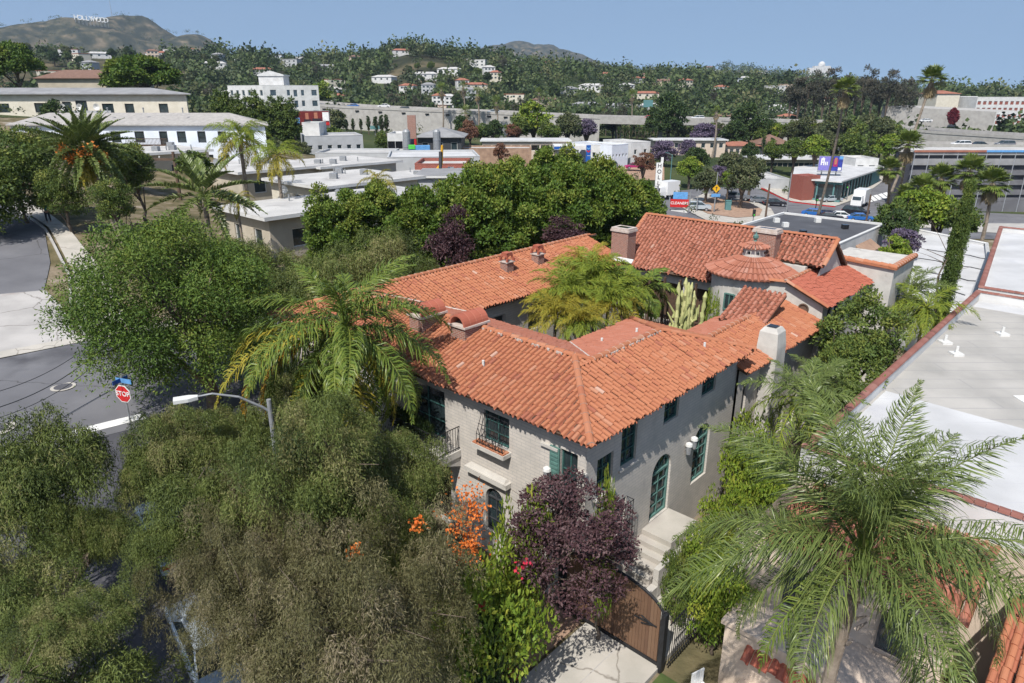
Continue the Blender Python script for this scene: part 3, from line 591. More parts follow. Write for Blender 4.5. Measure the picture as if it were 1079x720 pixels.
# open green leaf of the tall arched door, window hood, sills, ledges
for q in ((1.0, sh-0.10, 4.32, 2.1, sh+0.01, 4.40), (1.5, sh-0.12, 2.1, 3.1, sh+0.01, 2.19), (2.35, sh-0.08, 4.86, 3.5, sh+0.01, 4.94)): MB().box(*q).build('sill', 'stucco_white', house)
m_ = MB(); m_.box(sh-0.30, 3.75, 3.72, sh+0.01, 5.9, 3.92); m_.frustum(sh-0.22, 3.85, 3.92, sh+0.02, 5.8, 4.02, 0.05); m_.build('ledge', 'stucco_white', house)
for q in ((sh-0.12, 1.6, 6.02, sh+0.01, 2.35, 6.12), (sh-0.12, 0.45, 5.55, sh+0.01, 0.8, 5.65)): MB().box(*q).build('ledge', 'stucco_white', house)
m_ = MB(); m_.box(sh-0.08, 1.55, 3.9, sh-0.02, 1.95, 6.15); 
for k in range(14): m_.box(sh-0.10, 1.6, 4.0+k*0.15, sh-0.075, 1.9, 4.08+k*0.15)
m_.build('shutter', 'green_frame', house)
# flower box under the street window with tiled sill and iron cage
fb = MB(); fb.box(sh-0.42, 3.75, 4.98, sh+0.0, 5.35, 5.14); bx_ = fb.build('window_box', 'stucco_white', house)
tb = MB()
for k in range(7): 
    for q in range(2): tb.box(sh-0.40+q*0.17, 3.78+k*0.222, 5.142, sh-0.245+q*0.17, 3.98+k*0.222, 5.19, t=0.5+0.3*((k+q) % 2))
tb.build('sill_tile', 'clay_tile', bx_)
g = MB()
for k in range(9):
    b0 = 3.85+k*0.16; g.tube([(sh-0.36, b0, 5.19), (sh-0.36, b0+0.0, 5.55), (sh-0.06, b0, 6.3)], 0.012, 5)
for k in range(4): g.tube([(sh-0.36, 3.85+k*0.35, 5.25), (sh-0.30, 4.2+k*0.3, 5.75)], 0.012, 5); g.tube([(sh-0.36, 4.2+k*0.3, 5.25), (sh-0.30, 3.85+k*0.3, 5.75)], 0.012, 5)
for z_, x_ in ((5.25, -0.36), (5.55, -0.36), (5.9, -0.24), (6.28, -0.06)): g.tube([(sh+x_, 3.83, z_), (sh+x_, 5.15, z_)], 0.014, 5)
g.build('window_grille', 'iron', house)
g = MB()
for k in range(9): g.tube([(1.65+k*0.165, sh-0.30, 2.12), (1.65+k*0.165, sh-0.30, 3.65)], 0.014, 5)
for z_ in (2.2, 2.9, 3.62): g.tube([(1.62, sh+0.0, z_), (1.62, sh-0.30, z_), (3.0, sh-0.30, z_), (3.0, sh+0.0, z_)], 0.016, 5)
g.build('window_grille', 'iron', house)
# wall lamps
for (x, y, z, dx, dy) in ((7.05, sh-0.14, 4.05, 0, 0), (7.45, sh-0.14, 4.15, 0, 0), (sh-0.14, 2.0, 5.2, 0, 0)):
    l = MB(); l.lathe([(0.05, z-0.42), (0.10, z-0.36), (0.12, z-0.05), (0.10, z)], x, y, 10); l.tube([(x, y, z-0.2), (x+(0.14 if y > 1 else 0), y+(0.14 if y < 1 else 0), z-0.2)], 0.03, 6)
    lo = l.build('wall_lamp', 'galv', house); c = MB(); c.lathe([(0.15, z), (0.13, z+0.10), (0.03, z+0.16)], x, y, 10); c.build('lamp_cap', 'white_frame', lo)
# door steps down along the garden wall, side walls
st = MB(); st.box(4.2, -0.75, -0.5, 6.1, sh-0.003, 1.62)
for k in range(7): st.box(4.2-0.34*(k+1), -0.75, -0.5, 4.2-0.34*k-0.002, sh-0.003, 1.62-0.21*(k+1))
so = st.build('steps', 'concrete_pale', house)
st = MB(); st.frustum(3.0, -1.02, -0.5, 6.4, -0.752, 1.2, 0.03); st.box(1.5, -1.0, -0.5, 3.0, -0.752, 0.55); st.build('step_wall', 'stucco_white', house)
# balcony on the street front
bl = MB(); bl.box(-0.75, 6.35, 4.0, sh-0.002, 10.9, 4.28)
i = len(bl.v); bl.prism([(-0.65, 6.4), (sh-0.003, 6.4), (sh-0.003, 10.85), (-0.65, 10.85)], [3.999, 3.55, 3.55, 3.999], 3.9995)
bo = bl.build('balcony', 'stucco_white', house)
g = MB()
for k in range(int(4.5/0.13)): b = 6.4+k*0.13; g.tube([(-0.68, b, 4.28), (-0.74, b, 4.6), (-0.68, b, 4.75), (-0.68, b, 5.25)], 0.011, 5)
for k in range(9): x = -0.62+k*0.13; g.tube([(x, 6.42, 4.28), (x, 6.42, 5.25)], 0.011, 5)
for z_ in (4.36, 5.25): g.tube([(sh, 6.42, z_), (-0.68, 6.42, z_), (-0.68, 10.8, z_), (sh, 10.8, z_)], 0.02, 6)
g.build('balcony_rail', 'iron', bo)

# --- roofs: each slope its own plane of tiles with caps on hips and ridges
def rp(a, b, z): return (a, b, z)
roof_under = MB()
def slope(pts, eave, up, base, **k):
    o = tile_plane(pts, eave, up, base, parent=house, **k)
    roof_under.slab([Vector(p)-Vector((0, 0, 0.02)) for p in pts], 0.10)
    return o
zA, zB = 8.03, 8.2
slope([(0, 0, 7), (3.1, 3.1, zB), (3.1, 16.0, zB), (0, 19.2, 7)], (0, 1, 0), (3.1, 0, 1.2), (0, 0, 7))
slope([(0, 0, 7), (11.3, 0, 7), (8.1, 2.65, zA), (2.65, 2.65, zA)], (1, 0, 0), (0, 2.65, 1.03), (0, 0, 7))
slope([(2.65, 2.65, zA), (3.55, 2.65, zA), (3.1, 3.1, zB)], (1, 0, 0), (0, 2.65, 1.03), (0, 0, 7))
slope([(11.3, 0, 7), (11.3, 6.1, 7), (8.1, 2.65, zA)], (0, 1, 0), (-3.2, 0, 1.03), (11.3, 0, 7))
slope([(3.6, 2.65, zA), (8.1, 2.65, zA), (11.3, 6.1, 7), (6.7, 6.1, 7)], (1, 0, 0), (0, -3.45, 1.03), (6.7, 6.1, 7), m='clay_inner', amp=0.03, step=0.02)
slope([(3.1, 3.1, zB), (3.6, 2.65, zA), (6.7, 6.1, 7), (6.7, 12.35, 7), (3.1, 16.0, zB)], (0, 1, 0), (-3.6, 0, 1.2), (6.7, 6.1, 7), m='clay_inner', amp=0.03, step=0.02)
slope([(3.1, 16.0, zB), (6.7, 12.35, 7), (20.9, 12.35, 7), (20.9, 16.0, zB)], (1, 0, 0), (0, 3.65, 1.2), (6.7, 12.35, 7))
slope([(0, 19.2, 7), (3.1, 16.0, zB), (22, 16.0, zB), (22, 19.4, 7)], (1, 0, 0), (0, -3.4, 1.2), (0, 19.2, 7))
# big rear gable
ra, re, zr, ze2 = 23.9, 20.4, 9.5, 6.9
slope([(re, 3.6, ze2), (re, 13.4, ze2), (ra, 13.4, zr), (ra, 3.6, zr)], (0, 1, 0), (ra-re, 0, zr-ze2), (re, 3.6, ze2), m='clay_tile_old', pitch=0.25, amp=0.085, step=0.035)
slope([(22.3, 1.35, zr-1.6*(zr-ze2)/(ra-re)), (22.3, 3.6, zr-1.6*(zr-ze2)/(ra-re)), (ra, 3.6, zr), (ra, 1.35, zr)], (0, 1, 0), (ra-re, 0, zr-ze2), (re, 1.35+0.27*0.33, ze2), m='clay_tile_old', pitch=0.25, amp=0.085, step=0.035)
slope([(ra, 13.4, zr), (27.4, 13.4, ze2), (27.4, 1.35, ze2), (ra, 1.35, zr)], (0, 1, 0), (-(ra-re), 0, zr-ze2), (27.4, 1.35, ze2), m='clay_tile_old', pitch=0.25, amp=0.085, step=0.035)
w = MB()
wall(w, (20.9, 12.9), (20.9, 2.0), 0, 7.0, [(1.0, 4.2, 3.8, 6.2), (4.6, 8.4, 3.8, 6.2), (1.5, 3.5, 0.2, 2.6), (5.0, 7.5, 0.2, 2.6)])
w.prism([(22.0, 1.55), (27.2, 1.55), (27.2, 13.2), (22.0, 13.2)], -1.0, 6.8)
w.face([(20.9, 13.2, 6.8), (27.2, 13.2, 6.8), (ra, 13.2, zr-0.1)]); w.face([(27.0, 1.55, 6.75), (21.1, 1.55, 6.75), (ra, 1.55, zr-0.12)])
w.build('wall', 'stucco_white', house)
v = MB(); v.box(21.4, 2.2, 0, 21.5, 12.8, 6.9); v.build('gallery_back', 'wood_dark', house)
# wooden gallery in the courtyard
g = MB(); g.box(19.9, 5.2, 3.35, 21.0, 12.6, 3.55)
for k in range(8): g.box(19.95, 5.3+k*1.02, 3.55, 20.07, 5.42+k*1.02, 6.75)
for k in range(60): g.box(19.98, 5.3+k*0.12, 3.6, 20.03, 5.35+k*0.12, 4.35)
g.box(19.93, 5.2, 4.35, 20.09, 12.6, 4.43); g.build('gallery', 'wood_dark', house)
# south-east wing: lower gable with its stepped end
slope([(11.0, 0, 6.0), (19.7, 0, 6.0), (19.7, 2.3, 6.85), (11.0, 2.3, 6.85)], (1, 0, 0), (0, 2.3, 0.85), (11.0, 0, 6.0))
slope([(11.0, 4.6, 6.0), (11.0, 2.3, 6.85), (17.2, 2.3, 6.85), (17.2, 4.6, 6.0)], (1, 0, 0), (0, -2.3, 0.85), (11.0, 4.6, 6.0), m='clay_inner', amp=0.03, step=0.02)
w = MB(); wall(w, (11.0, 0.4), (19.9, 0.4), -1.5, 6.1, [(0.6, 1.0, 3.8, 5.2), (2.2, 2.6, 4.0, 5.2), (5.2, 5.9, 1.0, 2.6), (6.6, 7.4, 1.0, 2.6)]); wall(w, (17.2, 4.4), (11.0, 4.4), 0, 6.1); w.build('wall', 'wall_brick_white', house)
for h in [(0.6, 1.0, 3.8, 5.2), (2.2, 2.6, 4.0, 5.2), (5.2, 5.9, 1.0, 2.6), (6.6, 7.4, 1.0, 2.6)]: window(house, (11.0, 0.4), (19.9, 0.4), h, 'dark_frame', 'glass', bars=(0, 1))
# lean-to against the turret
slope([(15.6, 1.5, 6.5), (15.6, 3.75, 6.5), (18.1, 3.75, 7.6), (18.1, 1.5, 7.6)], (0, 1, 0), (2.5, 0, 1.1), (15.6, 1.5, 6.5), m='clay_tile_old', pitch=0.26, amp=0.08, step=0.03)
w = MB(); w.box(15.8, 1.6, 0, 18.1, 3.65, 6.5); w.build('wall', 'stucco_white', house)
# upper block with the round vent
slope([(19.4, -0.15, 7.0), (26.4, -0.15, 7.0), (26.4, 2.1, 7.95), (19.4, 2.1, 7.95)], (1, 0, 0), (0, 2.25, 0.95), (19.4, -0.15, 7.0), m='clay_flat', amp=0.03, step=0.02)
w = MB()
w.face([(19.7, 3.7, -1), (19.7, 0.2, -1), (19.7, 0.2, 7.02), (19.7, 2.0, 7.8), (19.7, 3.7, 7.75)])
wall(w, (19.7, 0.2), (26.2, 0.2), -1.5, 7.02, [(0.7, 1.4, 5.2, 6.6), (1.7, 2.4, 5.2, 6.6), (4.6, 5.3, 5.4, 6.4)])
w.box(19.72, 2.12, 7.0, 22.3, 3.7, 7.72); w.box(22.1, 2.2, 6.8, 22.5, 3.6, 8.18)
w.build('wall', 'stucco_white', house)
for h in [(0.7, 1.4, 5.2, 6.6), (1.7, 2.4, 5.2, 6.6), (4.6, 5.3, 5.4, 6.4)]: window(house, (19.7, 0.2), (26.2, 0.2), h, 'dark_frame', 'glass_blue', bars=(0, 1))
v = MB(); i = len(v.v)
ring = [(19.66, 1.15+0.24*math.cos(t), 6.62+0.24*math.sin(t)) for t in [2*math.pi*k/16 for k in range(16)]]
v.tube(ring+[ring[0]], 0.045, 6); v.face([(19.68, q[1], q[2]) for q in ring], 0.2); v.build('round_vent', 'wood_pole', house)
w = MB(); w.box(26.4, -1.1, -2, 30.5, 2.6, 7.9); w.build('wall', 'stucco_white', house)
cp = MB(); cp.slab([(26.25, -1.25, 7.92), (26.65, -1.25, 7.92), (26.65, 2.75, 8.12), (26.25, 2.75, 8.12)], 0.1); cp.slab([(26.25, -1.25, 7.95), (30.6, -1.25, 7.95), (30.6, -0.85, 8.0), (26.25, -0.85, 8.0)], 0.1)
cap_row(cp, (26.45, 2.7, 8.12), (26.45, -1.2, 7.96), 0.16); cap_row(cp, (26.45, -1.1, 7.98), (30.5, -1.1, 7.98), 0.16)
cap_row(cp, (19.6, 3.75, 7.75), (19.6, 2.05, 7.88), 0.13); cap_row(cp, (19.45, 2.1, 7.95), (19.45, -0.1, 7.02), 0.11); cap_row(cp, (19.45, 2.12, 7.97), (26.4, 2.12, 7.97), 0.11)
win = MB(); win.box(28.0, -1.13, 5.2, 28.6, -1.10, 6.6); win.build('window', 'glass_blue', house)
# turret
TC = (21.2, 4.75)
w = MB(); w.lathe([(2.1, 0), (2.1, 7.65), (2.22, 7.75), (2.22, 7.82), (0.1, 8.5)], *TC, 40); w.build('turret_wall', 'stucco_white', house, smooth=False)
v = MB()
for (ang, z0, z1, wd) in ((math.radians(176), 5.95, 6.75, 0.5),):
    c, s_ = math.cos(ang), math.sin(ang); r_ = 2.08
    def tp(q, z, e): return (TC[0]+c*(r_+e)-s_*q, TC[1]+s_*(r_+e)+c*q, z)
    v.face([tp(-wd/2, z0, 0.04), tp(-wd/2, z1, 0.04), tp(wd/2, z1, 0.04), tp(wd/2, z0, 0.04)])
tw = v.build('turret_window', 'glass', house)
v = MB()
for (q0, q1, z0, z1) in ((-0.32, -0.25, 5.9, 6.8), (0.25, 0.32, 5.9, 6.8), (-0.25, 0.25, 5.86, 5.95), (-0.25, 0.25, 6.75, 6.82), (-0.02, 0.02, 5.95, 6.75)):
    for e in (0.045, 0.09):
        v.face([tp(q0, z0, e), tp(q0, z1, e), tp(q1, z1, e), tp(q1, z0, e)])
    v.face([tp(q0, z1, 0.0), tp(q0, z1, 0.09), tp(q1, z1, 0.09), tp(q1, z1, 0.0)])
v.build('frame', 'green_frame', tw)
def cone_tiles(mb, cx, cy, r0, z0, r1, z1, n, rows, rad=0.12):
    for k in range(n):
        a = 2*math.pi*k/n+rng.normal()*0.006
        for j in range(rows):
            f0, f1 = j/rows, (j+1)/rows+0.02; t = float(np.clip(0.55+rng.normal()*0.13, 0.05, 0.85))
            i = len(mb.v)
            for (f, e, sc_) in ((f0, 0.035, 1.0), (f1, 0.0, 0.92)):
                r = r0+(r1-r0)*f; z = z0+(z1-z0)*f+e; hw = min(math.pi*r/n*0.92, rad)*sc_
                for q in range(7):
                    an = math.pi*q/6; off = math.cos(an)*hw; hh = math.sin(an)*hw*0.9
                    mb.v.append((cx+math.cos(a)*r-math.sin(a)*off, cy+math.sin(a)*r+math.cos(a)*off, z+hh))
            for q in range(6): mb.f.append((i+q, i+q+1, i+8+q, i+7+q)); mb.t.append(t)
            mb.f.append(tuple(i+q for q in range(7))); mb.t.append(0.1)
tr = MB(); cone_tiles(tr, *TC, 2.50, 7.72, 0.6, 8.58, 50, 4); tr.lathe([(2.45, 7.70), (2.45, 7.76), (0.5, 8.60)], *TC, 40, t=0.3)
to = tr.build('turret_roof', 'clay_tile_old', house)
w = MB(); w.lathe([(0.6, 8.4), (0.6, 9.0), (0.68, 9.04), (0.1, 9.1)], *TC, 20); cu = w.build('cupola', 'stucco_white', house)
v = MB()
for k in range(8):
    a = 2*math.pi*k/8; c, s_ = math.cos(a), math.sin(a); v.tube([(TC[0]+c*0.5, TC[1]+s_*0.5, 8.82), (TC[0]+c*0.615, TC[1]+s_*0.615, 8.82)], 0.07, 8)
v.build('cupola_vent', 'void', cu)
v = MB(); cone_tiles(v, *TC, 0.82, 9.02, 0.06, 9.38, 20, 2, 0.1); v.build('cupola_roof', 'clay_tile_old', cu)
v = MB(); v.lathe([(0.10, 9.36), (0.06, 9.46), (0.15, 9.56), (0.15, 9.68), (0.04, 9.8), (0.01, 9.95)], *TC, 12); v.build('finial', 'green_frame', cu)
# soffit boards and all ridge / hip caps
roof_under.build('roof_boards', 'wood_dark', house)
for p, q in (((0.02, 0.02, 7.04), (3.1, 3.1, zB+0.05)), ((3.1, 3.1, zB+0.05), (3.58, 2.65, zA+0.05)), ((3.58, 2.65, zA+0.05), (8.1, 2.65, zA+0.05)), ((11.28, 0.02, 7.05), (8.1, 2.65, zA+0.05)), ((11.28, 6.08, 7.05), (8.1, 2.65, zA+0.05)),
             ((3.1, 3.1, zB+0.05), (3.1, 16.0, zB+0.05)), ((3.1, 16.0, zB+0.05), (21.2, 16.0, zB+0.05)), ((0, 19.2, 7.05), (3.1, 16.0, zB+0.05)),
             ((ra, 1.35, zr+0.08), (ra, 13.4, zr+0.08)), ((11.0, 2.3, 6.9), (15.8, 2.3, 6.9)), ((re, 13.42, ze2+0.1), (ra, 13.42, zr+0.06)), ((ra, 1.33, zr+0.06), (22.3, 1.33, zr-1.1)), ((11.0, 0.02, 6.08), (11.0, 2.3, 6.9)), ((19.6, 0.05, 6.1), (19.6, 2.3, 6.9))):
    c1 = MB(); cap_row(c1, p, q); c1.build('ridge_tile', 'clay_tile', house)
cp.build('coping_tile', 'clay_tile', house)
mo = MB()
for (p, q) in (((6.7, 6.1, 7.03), (3.6, 2.65, zA+0.03)), ((6.7, 12.35, 7.05), (3.1, 16.0, zB+0.03))):
    mo.tube([p, q], 0.045, 5)
for k in range(60):                                            # dabs of pale mortar along the ridges
    b = rng.uniform(3.2, 15.5); mo.box(3.1-0.16, b, zB-0.02, 3.1-0.05, b+rng.uniform(0.05, 0.16), zB+0.07)
for k in range(24):
    a = rng.uniform(3.7, 8.0); mo.box(a, 2.65-0.16, zA-0.02, a+rng.uniform(0.05, 0.15), 2.65-0.06, zA+0.06)
mo.build('mortar', 'mortar', house)
# --- chimneys
def arched_chimney(a, b, zb):
    c = MB(); c.box(a-0.62, b-0.42, zb-1.2, a+0.62, b+0.42, zb+0.62); ch = c.build('chimney', 'brick_red', house)
    c = MB(); c.box(a-0.70, b-0.50, zb+0.62, a+0.70, b+0.50, zb+0.70); c.build('chimney_shelf', 'mortar', ch)
    c = MB(); n = 12
    for k in range(4):
        x0, x1 = a-0.66+k*0.33, a-0.66+(k+1)*0.33
        for j in range(n):
            a0, a1 = math.pi*j/n, math.pi*(j+1)/n
            for (r, s_) in ((0.44, 1), (0.36, -1)):
                q = [(x0, b+r*math.cos(a0), zb+0.70+r*math.sin(a0)), (x1-0.0, b+r*math.cos(a0), zb+0.70+r*math.sin(a0)), (x1, b+r*math.cos(a1), zb+0.70+r*math.sin(a1)), (x0, b+r*math.cos(a1), zb+0.70+r*math.sin(a1))]
                c.face(q if s_ > 0 else q[::-1], 0.35+0.08*k)
            if k in (0, 3):
                x = x0 if k == 0 else x1
                c.face([(x, b+0.44*math.cos(a0), zb+0.70+0.44*math.sin(a0)), (x, b+0.44*math.cos(a1), zb+0.70+0.44*math.sin(a1)), (x, b+0.36*math.cos(a1), zb+0.70+0.36*math.sin(a1)), (x, b+0.36*math.cos(a0), zb+0.70+0.36*math.sin(a0))], 0.9)
        if k:
            for j in range(n):
                a0, a1 = math.pi*j/n, math.pi*(j+1)/n; r = 0.452
                c.face([(x0-0.025, b+r*math.cos(a0), zb+0.70+r*math.sin(a0)), (x0+0.025, b+r*math.cos(a0), zb+0.70+r*math.sin(a0)), (x0+0.025, b+r*math.cos(a1), zb+0.70+r*math.sin(a1)), (x0-0.025, b+r*math.cos(a1), zb+0.70+r*math.sin(a1))], 1.0)
    c.build('chimney_vault', 'clay_flat', ch)
    c = MB(); c.box(a+0.3, b-0.34, zb+0.701, a+0.32, b+0.34, zb+1.0); c.build('flue', 'void', ch)
arched_chimney(2.75, 8.15, 7.75); arched_chimney(2.45, 10.35, 7.75)
def small_chimney(a, b, zb):
    c = MB(); c.box(a-0.26, b-0.26, zb-0.9, a+0.26, b+0.26, zb+0.62); ch = c.build('chimney', 'brick_red', house)
    c = MB(); c.box(a-0.32, b-0.32, zb+0.62, a+0.32, b+0.32, zb+0.68); c.build('chimney_shelf', 'mortar', ch)
    c = MB()
    for s_ in (-1, 1):
        for j in range(8):
            a0, a1 = math.pi*j/8, math.pi*(j+1)/8; r = 0.28; y0 = b+s_*0.24
            for (ra_, rb_) in ((0.30, 0.20),):
                q = [(a+ra_*math.cos(a0), y0, zb+0.75+ra_*1.3*math.sin(a0)), (a+ra_*math.cos(a1), y0, zb+0.75+ra_*1.3*math.sin(a1)), (a+rb_*math.cos(a1), y0, zb+0.75+rb_*1.2*math.sin(a1)), (a+rb_*math.cos(a0), y0, zb+0.75+rb_*1.2*math.sin(a0))]
                c.face(q, 0.3); c.face([(p_[0], p_[1]-s_*0.06, p_[2]) for p_ in q], 0.3)
    for s_ in (-1, 1):
        for j in range(8):
            a0, a1 = math.pi*j/8, math.pi*(j+1)/8; x0 = a+s_*0.24
            q = [(x0, b+0.30*math.cos(a0), zb+0.75+0.39*math.sin(a0)), (x0, b+0.30*math.cos(a1), zb+0.75+0.39*math.sin(a1)), (x0, b+0.20*math.cos(a1), zb+0.75+0.24*math.sin(a1)), (x0, b+0.20*math.cos(a0), zb+0.75+0.24*math.sin(a0))]
            c.face(q, 0.3); c.face([(p_[0]-s_*0.06, p_[1], p_[2]) for p_ in q], 0.3)
    for (dx, dy) in ((-1, -1), (1, -1), (-1, 1), (1, 1)): c.box(a+dx*0.27-0.05, b+dy*0.27-0.05, zb+0.68, a+dx*0.27+0.05, b+dy*0.27+0.05, zb+0.85)
    c.box(a-0.2, b-0.2, zb+1.1, a+0.2, b+0.2, zb+1.16); c.build('chimney_hood', 'clay_flat', ch)
small_chimney(11.8, 14.6, 7.65); small_chimney(14.4, 14.6, 7.65)
def brick_stack(a0, b0, a1, b1, z0, z1):
    c = MB(); c.box(a0, b0, z0, a1, b1, z1); ch = c.build('chimney', 'brick_red', house)
    c = MB(); c.box(a0-0.07, b0-0.07, z1, a1+0.07, b1+0.07, z1+0.12); c.box(a0-0.03, b0-0.03, z1+0.12, a1+0.03, b1+0.03, z1+0.24); c.build('chimney_cap', 'mortar', ch)
    c = MB(); c.box(a0+0.2, b0+0.2, z1+0.241, a1-0.2, b1-0.2, z1+0.246); c.build('flue', 'void', ch)
    return ch
ch = brick_stack(20.0, 12.2, 20.9, 13.4, 6.5, 9.0)
c = MB(); c.slab([(19.75, 11.7, 7.25), (20.0, 11.7, 7.45), (20.0, 13.55, 7.45), (19.75, 13.55, 7.25)], 0.05); c.build('flashing', 'white_frame', ch)
brick_stack(22.1, 4.0, 22.8, 5.3, 7.5, 9.7)
# white stucco chimney on the garden front
c = MB(); c.box(13.2, -0.25, -1.5, 14.2, 0.39, 5.2)
i = len(c.v); lv = [(13.2, -0.25, 14.2, 0.6, 5.2), (13.22, -0.22, 14.18, 0.7, 6.5), (13.28, -0.14, 14.12, 0.68, 7.15), (13.40, -0.02, 14.0, 0.56, 7.34)]
for (x0, y0, x1, y1, z) in lv: c.v += [(x0, y0, z), (x1, y0, z), (x1, y1, z), (x0, y1, z)]
for k in range(3):
    for j in range(4): c.f.append((i+k*4+j, i+k*4+(j+1) % 4, i+k*4+4+(j+1) % 4, i+k*4+4+j)); c.t.append(0.5)
c.f.append(tuple(i+12+j for j in range(4))); c.t.append(0.5)
ch = c.build('chimney', 'stucco_white', house)
c = MB(); c.box(13.5, 0.06, 7.34, 13.9, 0.48, 7.38); c.build('flue', 'void', ch)
# small roof bits: vents and loose pale tiles
for (a, b, z) in ((6.6, 4.4, 7.52), (7.9, 3.6, 7.8), (1.4, 6.0, 7.62), (9.0, 1.1, 7.5)):
    c = MB(); c.tube([(a, b, z-0.1), (a, b, z+0.14)], 0.05, 8); c.build('roof_vent', 'white_frame', house)
# ------------------------------------------------------------------ foliage
def unit(v): return v/np.maximum(np.linalg.norm(v, axis=-1, keepdims=True), 1e-9)
def leaf_quads(C, D, Nn, ln, wd, tint, shape='rhomb'):
    """leaves at C (n,3), pointing along D, facing Nn; returns V, F, T"""
    S = unit(np.cross(D, Nn)); ln = ln[:, None]; wd = wd[:, None]; n = len(C)
    V = np.stack([C, C+D*ln*0.45+S*wd*0.5, C+D*ln, C+D*ln*0.45-S*wd*0.5], 1).reshape(-1, 3)
    F = np.arange(n*4).reshape(n, 4); return V, F, tint
def rand_dirs(r, n): return unit(r.normal(size=(n, 3)))
def crown(name, seed, rx, ry, rz, nclump, nleaf, ln, wd, m, droop=0.0, rc=0.30, lump=0.25, hang=0.0, low=-0.55, fill=0.45, jitter=0.35, tone=0.5, flat=0.8, gaps=0.0, cz=0.0):
    """crown of many leaf faces gathered in clumps over an uneven ellipsoid; centre at the origin"""
    r = np.random.default_rng(seed)
    d = rand_dirs(r, nclump*3); d = d[d[:, 2] > low][:nclump]; k = len(d)
    lob = unit(r.normal(size=(7, 3))); la = r.uniform(-lump, lump, 7)
    rad = 1+(np.maximum(d@lob.T, 0)**3*la).sum(1)
    f = np.where(r.random(k) < fill, r.uniform(0.25, 0.75, k), r.uniform(0.78, 1.0, k))
    sz = np.array([rx, ry, rz]); cc = d*(rad*f)[:, None]*sz*(1-rc*0.5)
    cr = (rc*r.uniform(0.6, 1.25, k))*np.mean(sz)
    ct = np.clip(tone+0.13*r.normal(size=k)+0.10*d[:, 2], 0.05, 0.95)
    cnt = np.maximum(8, (nleaf*(cr/cr.mean())**2).astype(int))
    idx = np.repeat(np.arange(k), cnt); n = len(idx)
    e = rand_dirs(r, n); e[:, 2] = np.where(e[:, 2] < -0.35, -e[:, 2]*0.6, e[:, 2]); q = r.uniform(0.35, 1.0, n)**0.5
    C = cc[idx]+e*(q*cr[idx])[:, None]*np.array([1, 1, flat])
    D = unit(e*0.7+r.normal(size=(n, 3))*0.7+np.array([0, 0, -droop]))
    if hang:                      # hanging sprays
        C[:, 2] -= np.abs(r.normal(size=n))*hang*cr[idx]
    Nn = unit(e*0.8+np.array([0, 0, 0.5])+r.normal(size=(n, 3))*0.6)
    T = np.clip(ct[idx]+r.normal(size=n)*0.15, 0, 1)
    V, F, T = leaf_quads(C, D, Nn, ln*r.uniform(1-jitter, 1+jitter, n), wd*r.uniform(1-jitter, 1+jitter, n), T)
    V[:, 2] += cz
    return np_mesh(name, V, F, T, m), cc+np.array([0, 0, cz])
def weeping(name, seed, rx, ry, rz, nstr, m, ln=0.9, lf=0.16, wd=0.03, nper=12, tone=0.5, lump=0.35, nb=60):
    """drooping crown: bunches of hanging strands, each a string of small leaves"""
    r = np.random.default_rng(seed)
    d = rand_dirs(r, nb*3); d = d[d[:, 2] > -0.25][:nb]; nb = len(d)
    lob = unit(r.normal(size=(8, 3))); la = r.uniform(-lump, lump, 8); rad = 1+(np.maximum(d@lob.T, 0)**3*la).sum(1)
    f = np.where(r.random(nb) < 0.3, r.uniform(0.3, 0.7, nb), r.uniform(0.72, 1.12, nb))
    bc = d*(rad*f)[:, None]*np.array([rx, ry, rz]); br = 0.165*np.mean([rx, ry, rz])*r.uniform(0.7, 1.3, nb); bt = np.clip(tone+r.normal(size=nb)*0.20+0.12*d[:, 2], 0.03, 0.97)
    idx = r.integers(0, nb, nstr); e = rand_dirs(r, nstr); e[:, 2] = np.abs(e[:, 2])
    S = bc[idx]+e*br[idx][:, None]*r.uniform(0.3, 1.0, nstr)[:, None]**0.6
    out = unit(np.c_[e[:, :2]+bc[idx][:, :2]/rx*0.5, np.zeros(nstr)]+r.normal(size=(nstr, 3))*0.3)
    L_ = ln*r.uniform(0.5, 1.3, nstr)
    t = (np.arange(nper)+0.5)/nper
    P = S[:, None, :]+out[:, None, :]*(L_[:, None]*0.38*np.sqrt(t)[None, :])[..., None]
    P[..., 2] -= (L_[:, None]*(t**1.5)[None, :])*0.95
    P += r.normal(size=P.shape)*0.05
    P = P.reshape(-1, 3); n = len(P); o = np.repeat(out, nper, 0)
    D = unit(r.normal(size=(n, 3))*0.55+np.array([0, 0, -0.8])+o*0.3); Nn = unit(o*0.6+np.array([0, 0, 0.55])+r.normal(size=(n, 3))*0.55)
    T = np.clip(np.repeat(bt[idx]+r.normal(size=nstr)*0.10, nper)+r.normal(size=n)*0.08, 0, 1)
    V, F, T = leaf_quads(P, D, Nn, lf*r.uniform(0.7, 1.4, n), wd*r.uniform(0.7, 1.4, n), T)
    return np_mesh(name, V, F, T, m), bc
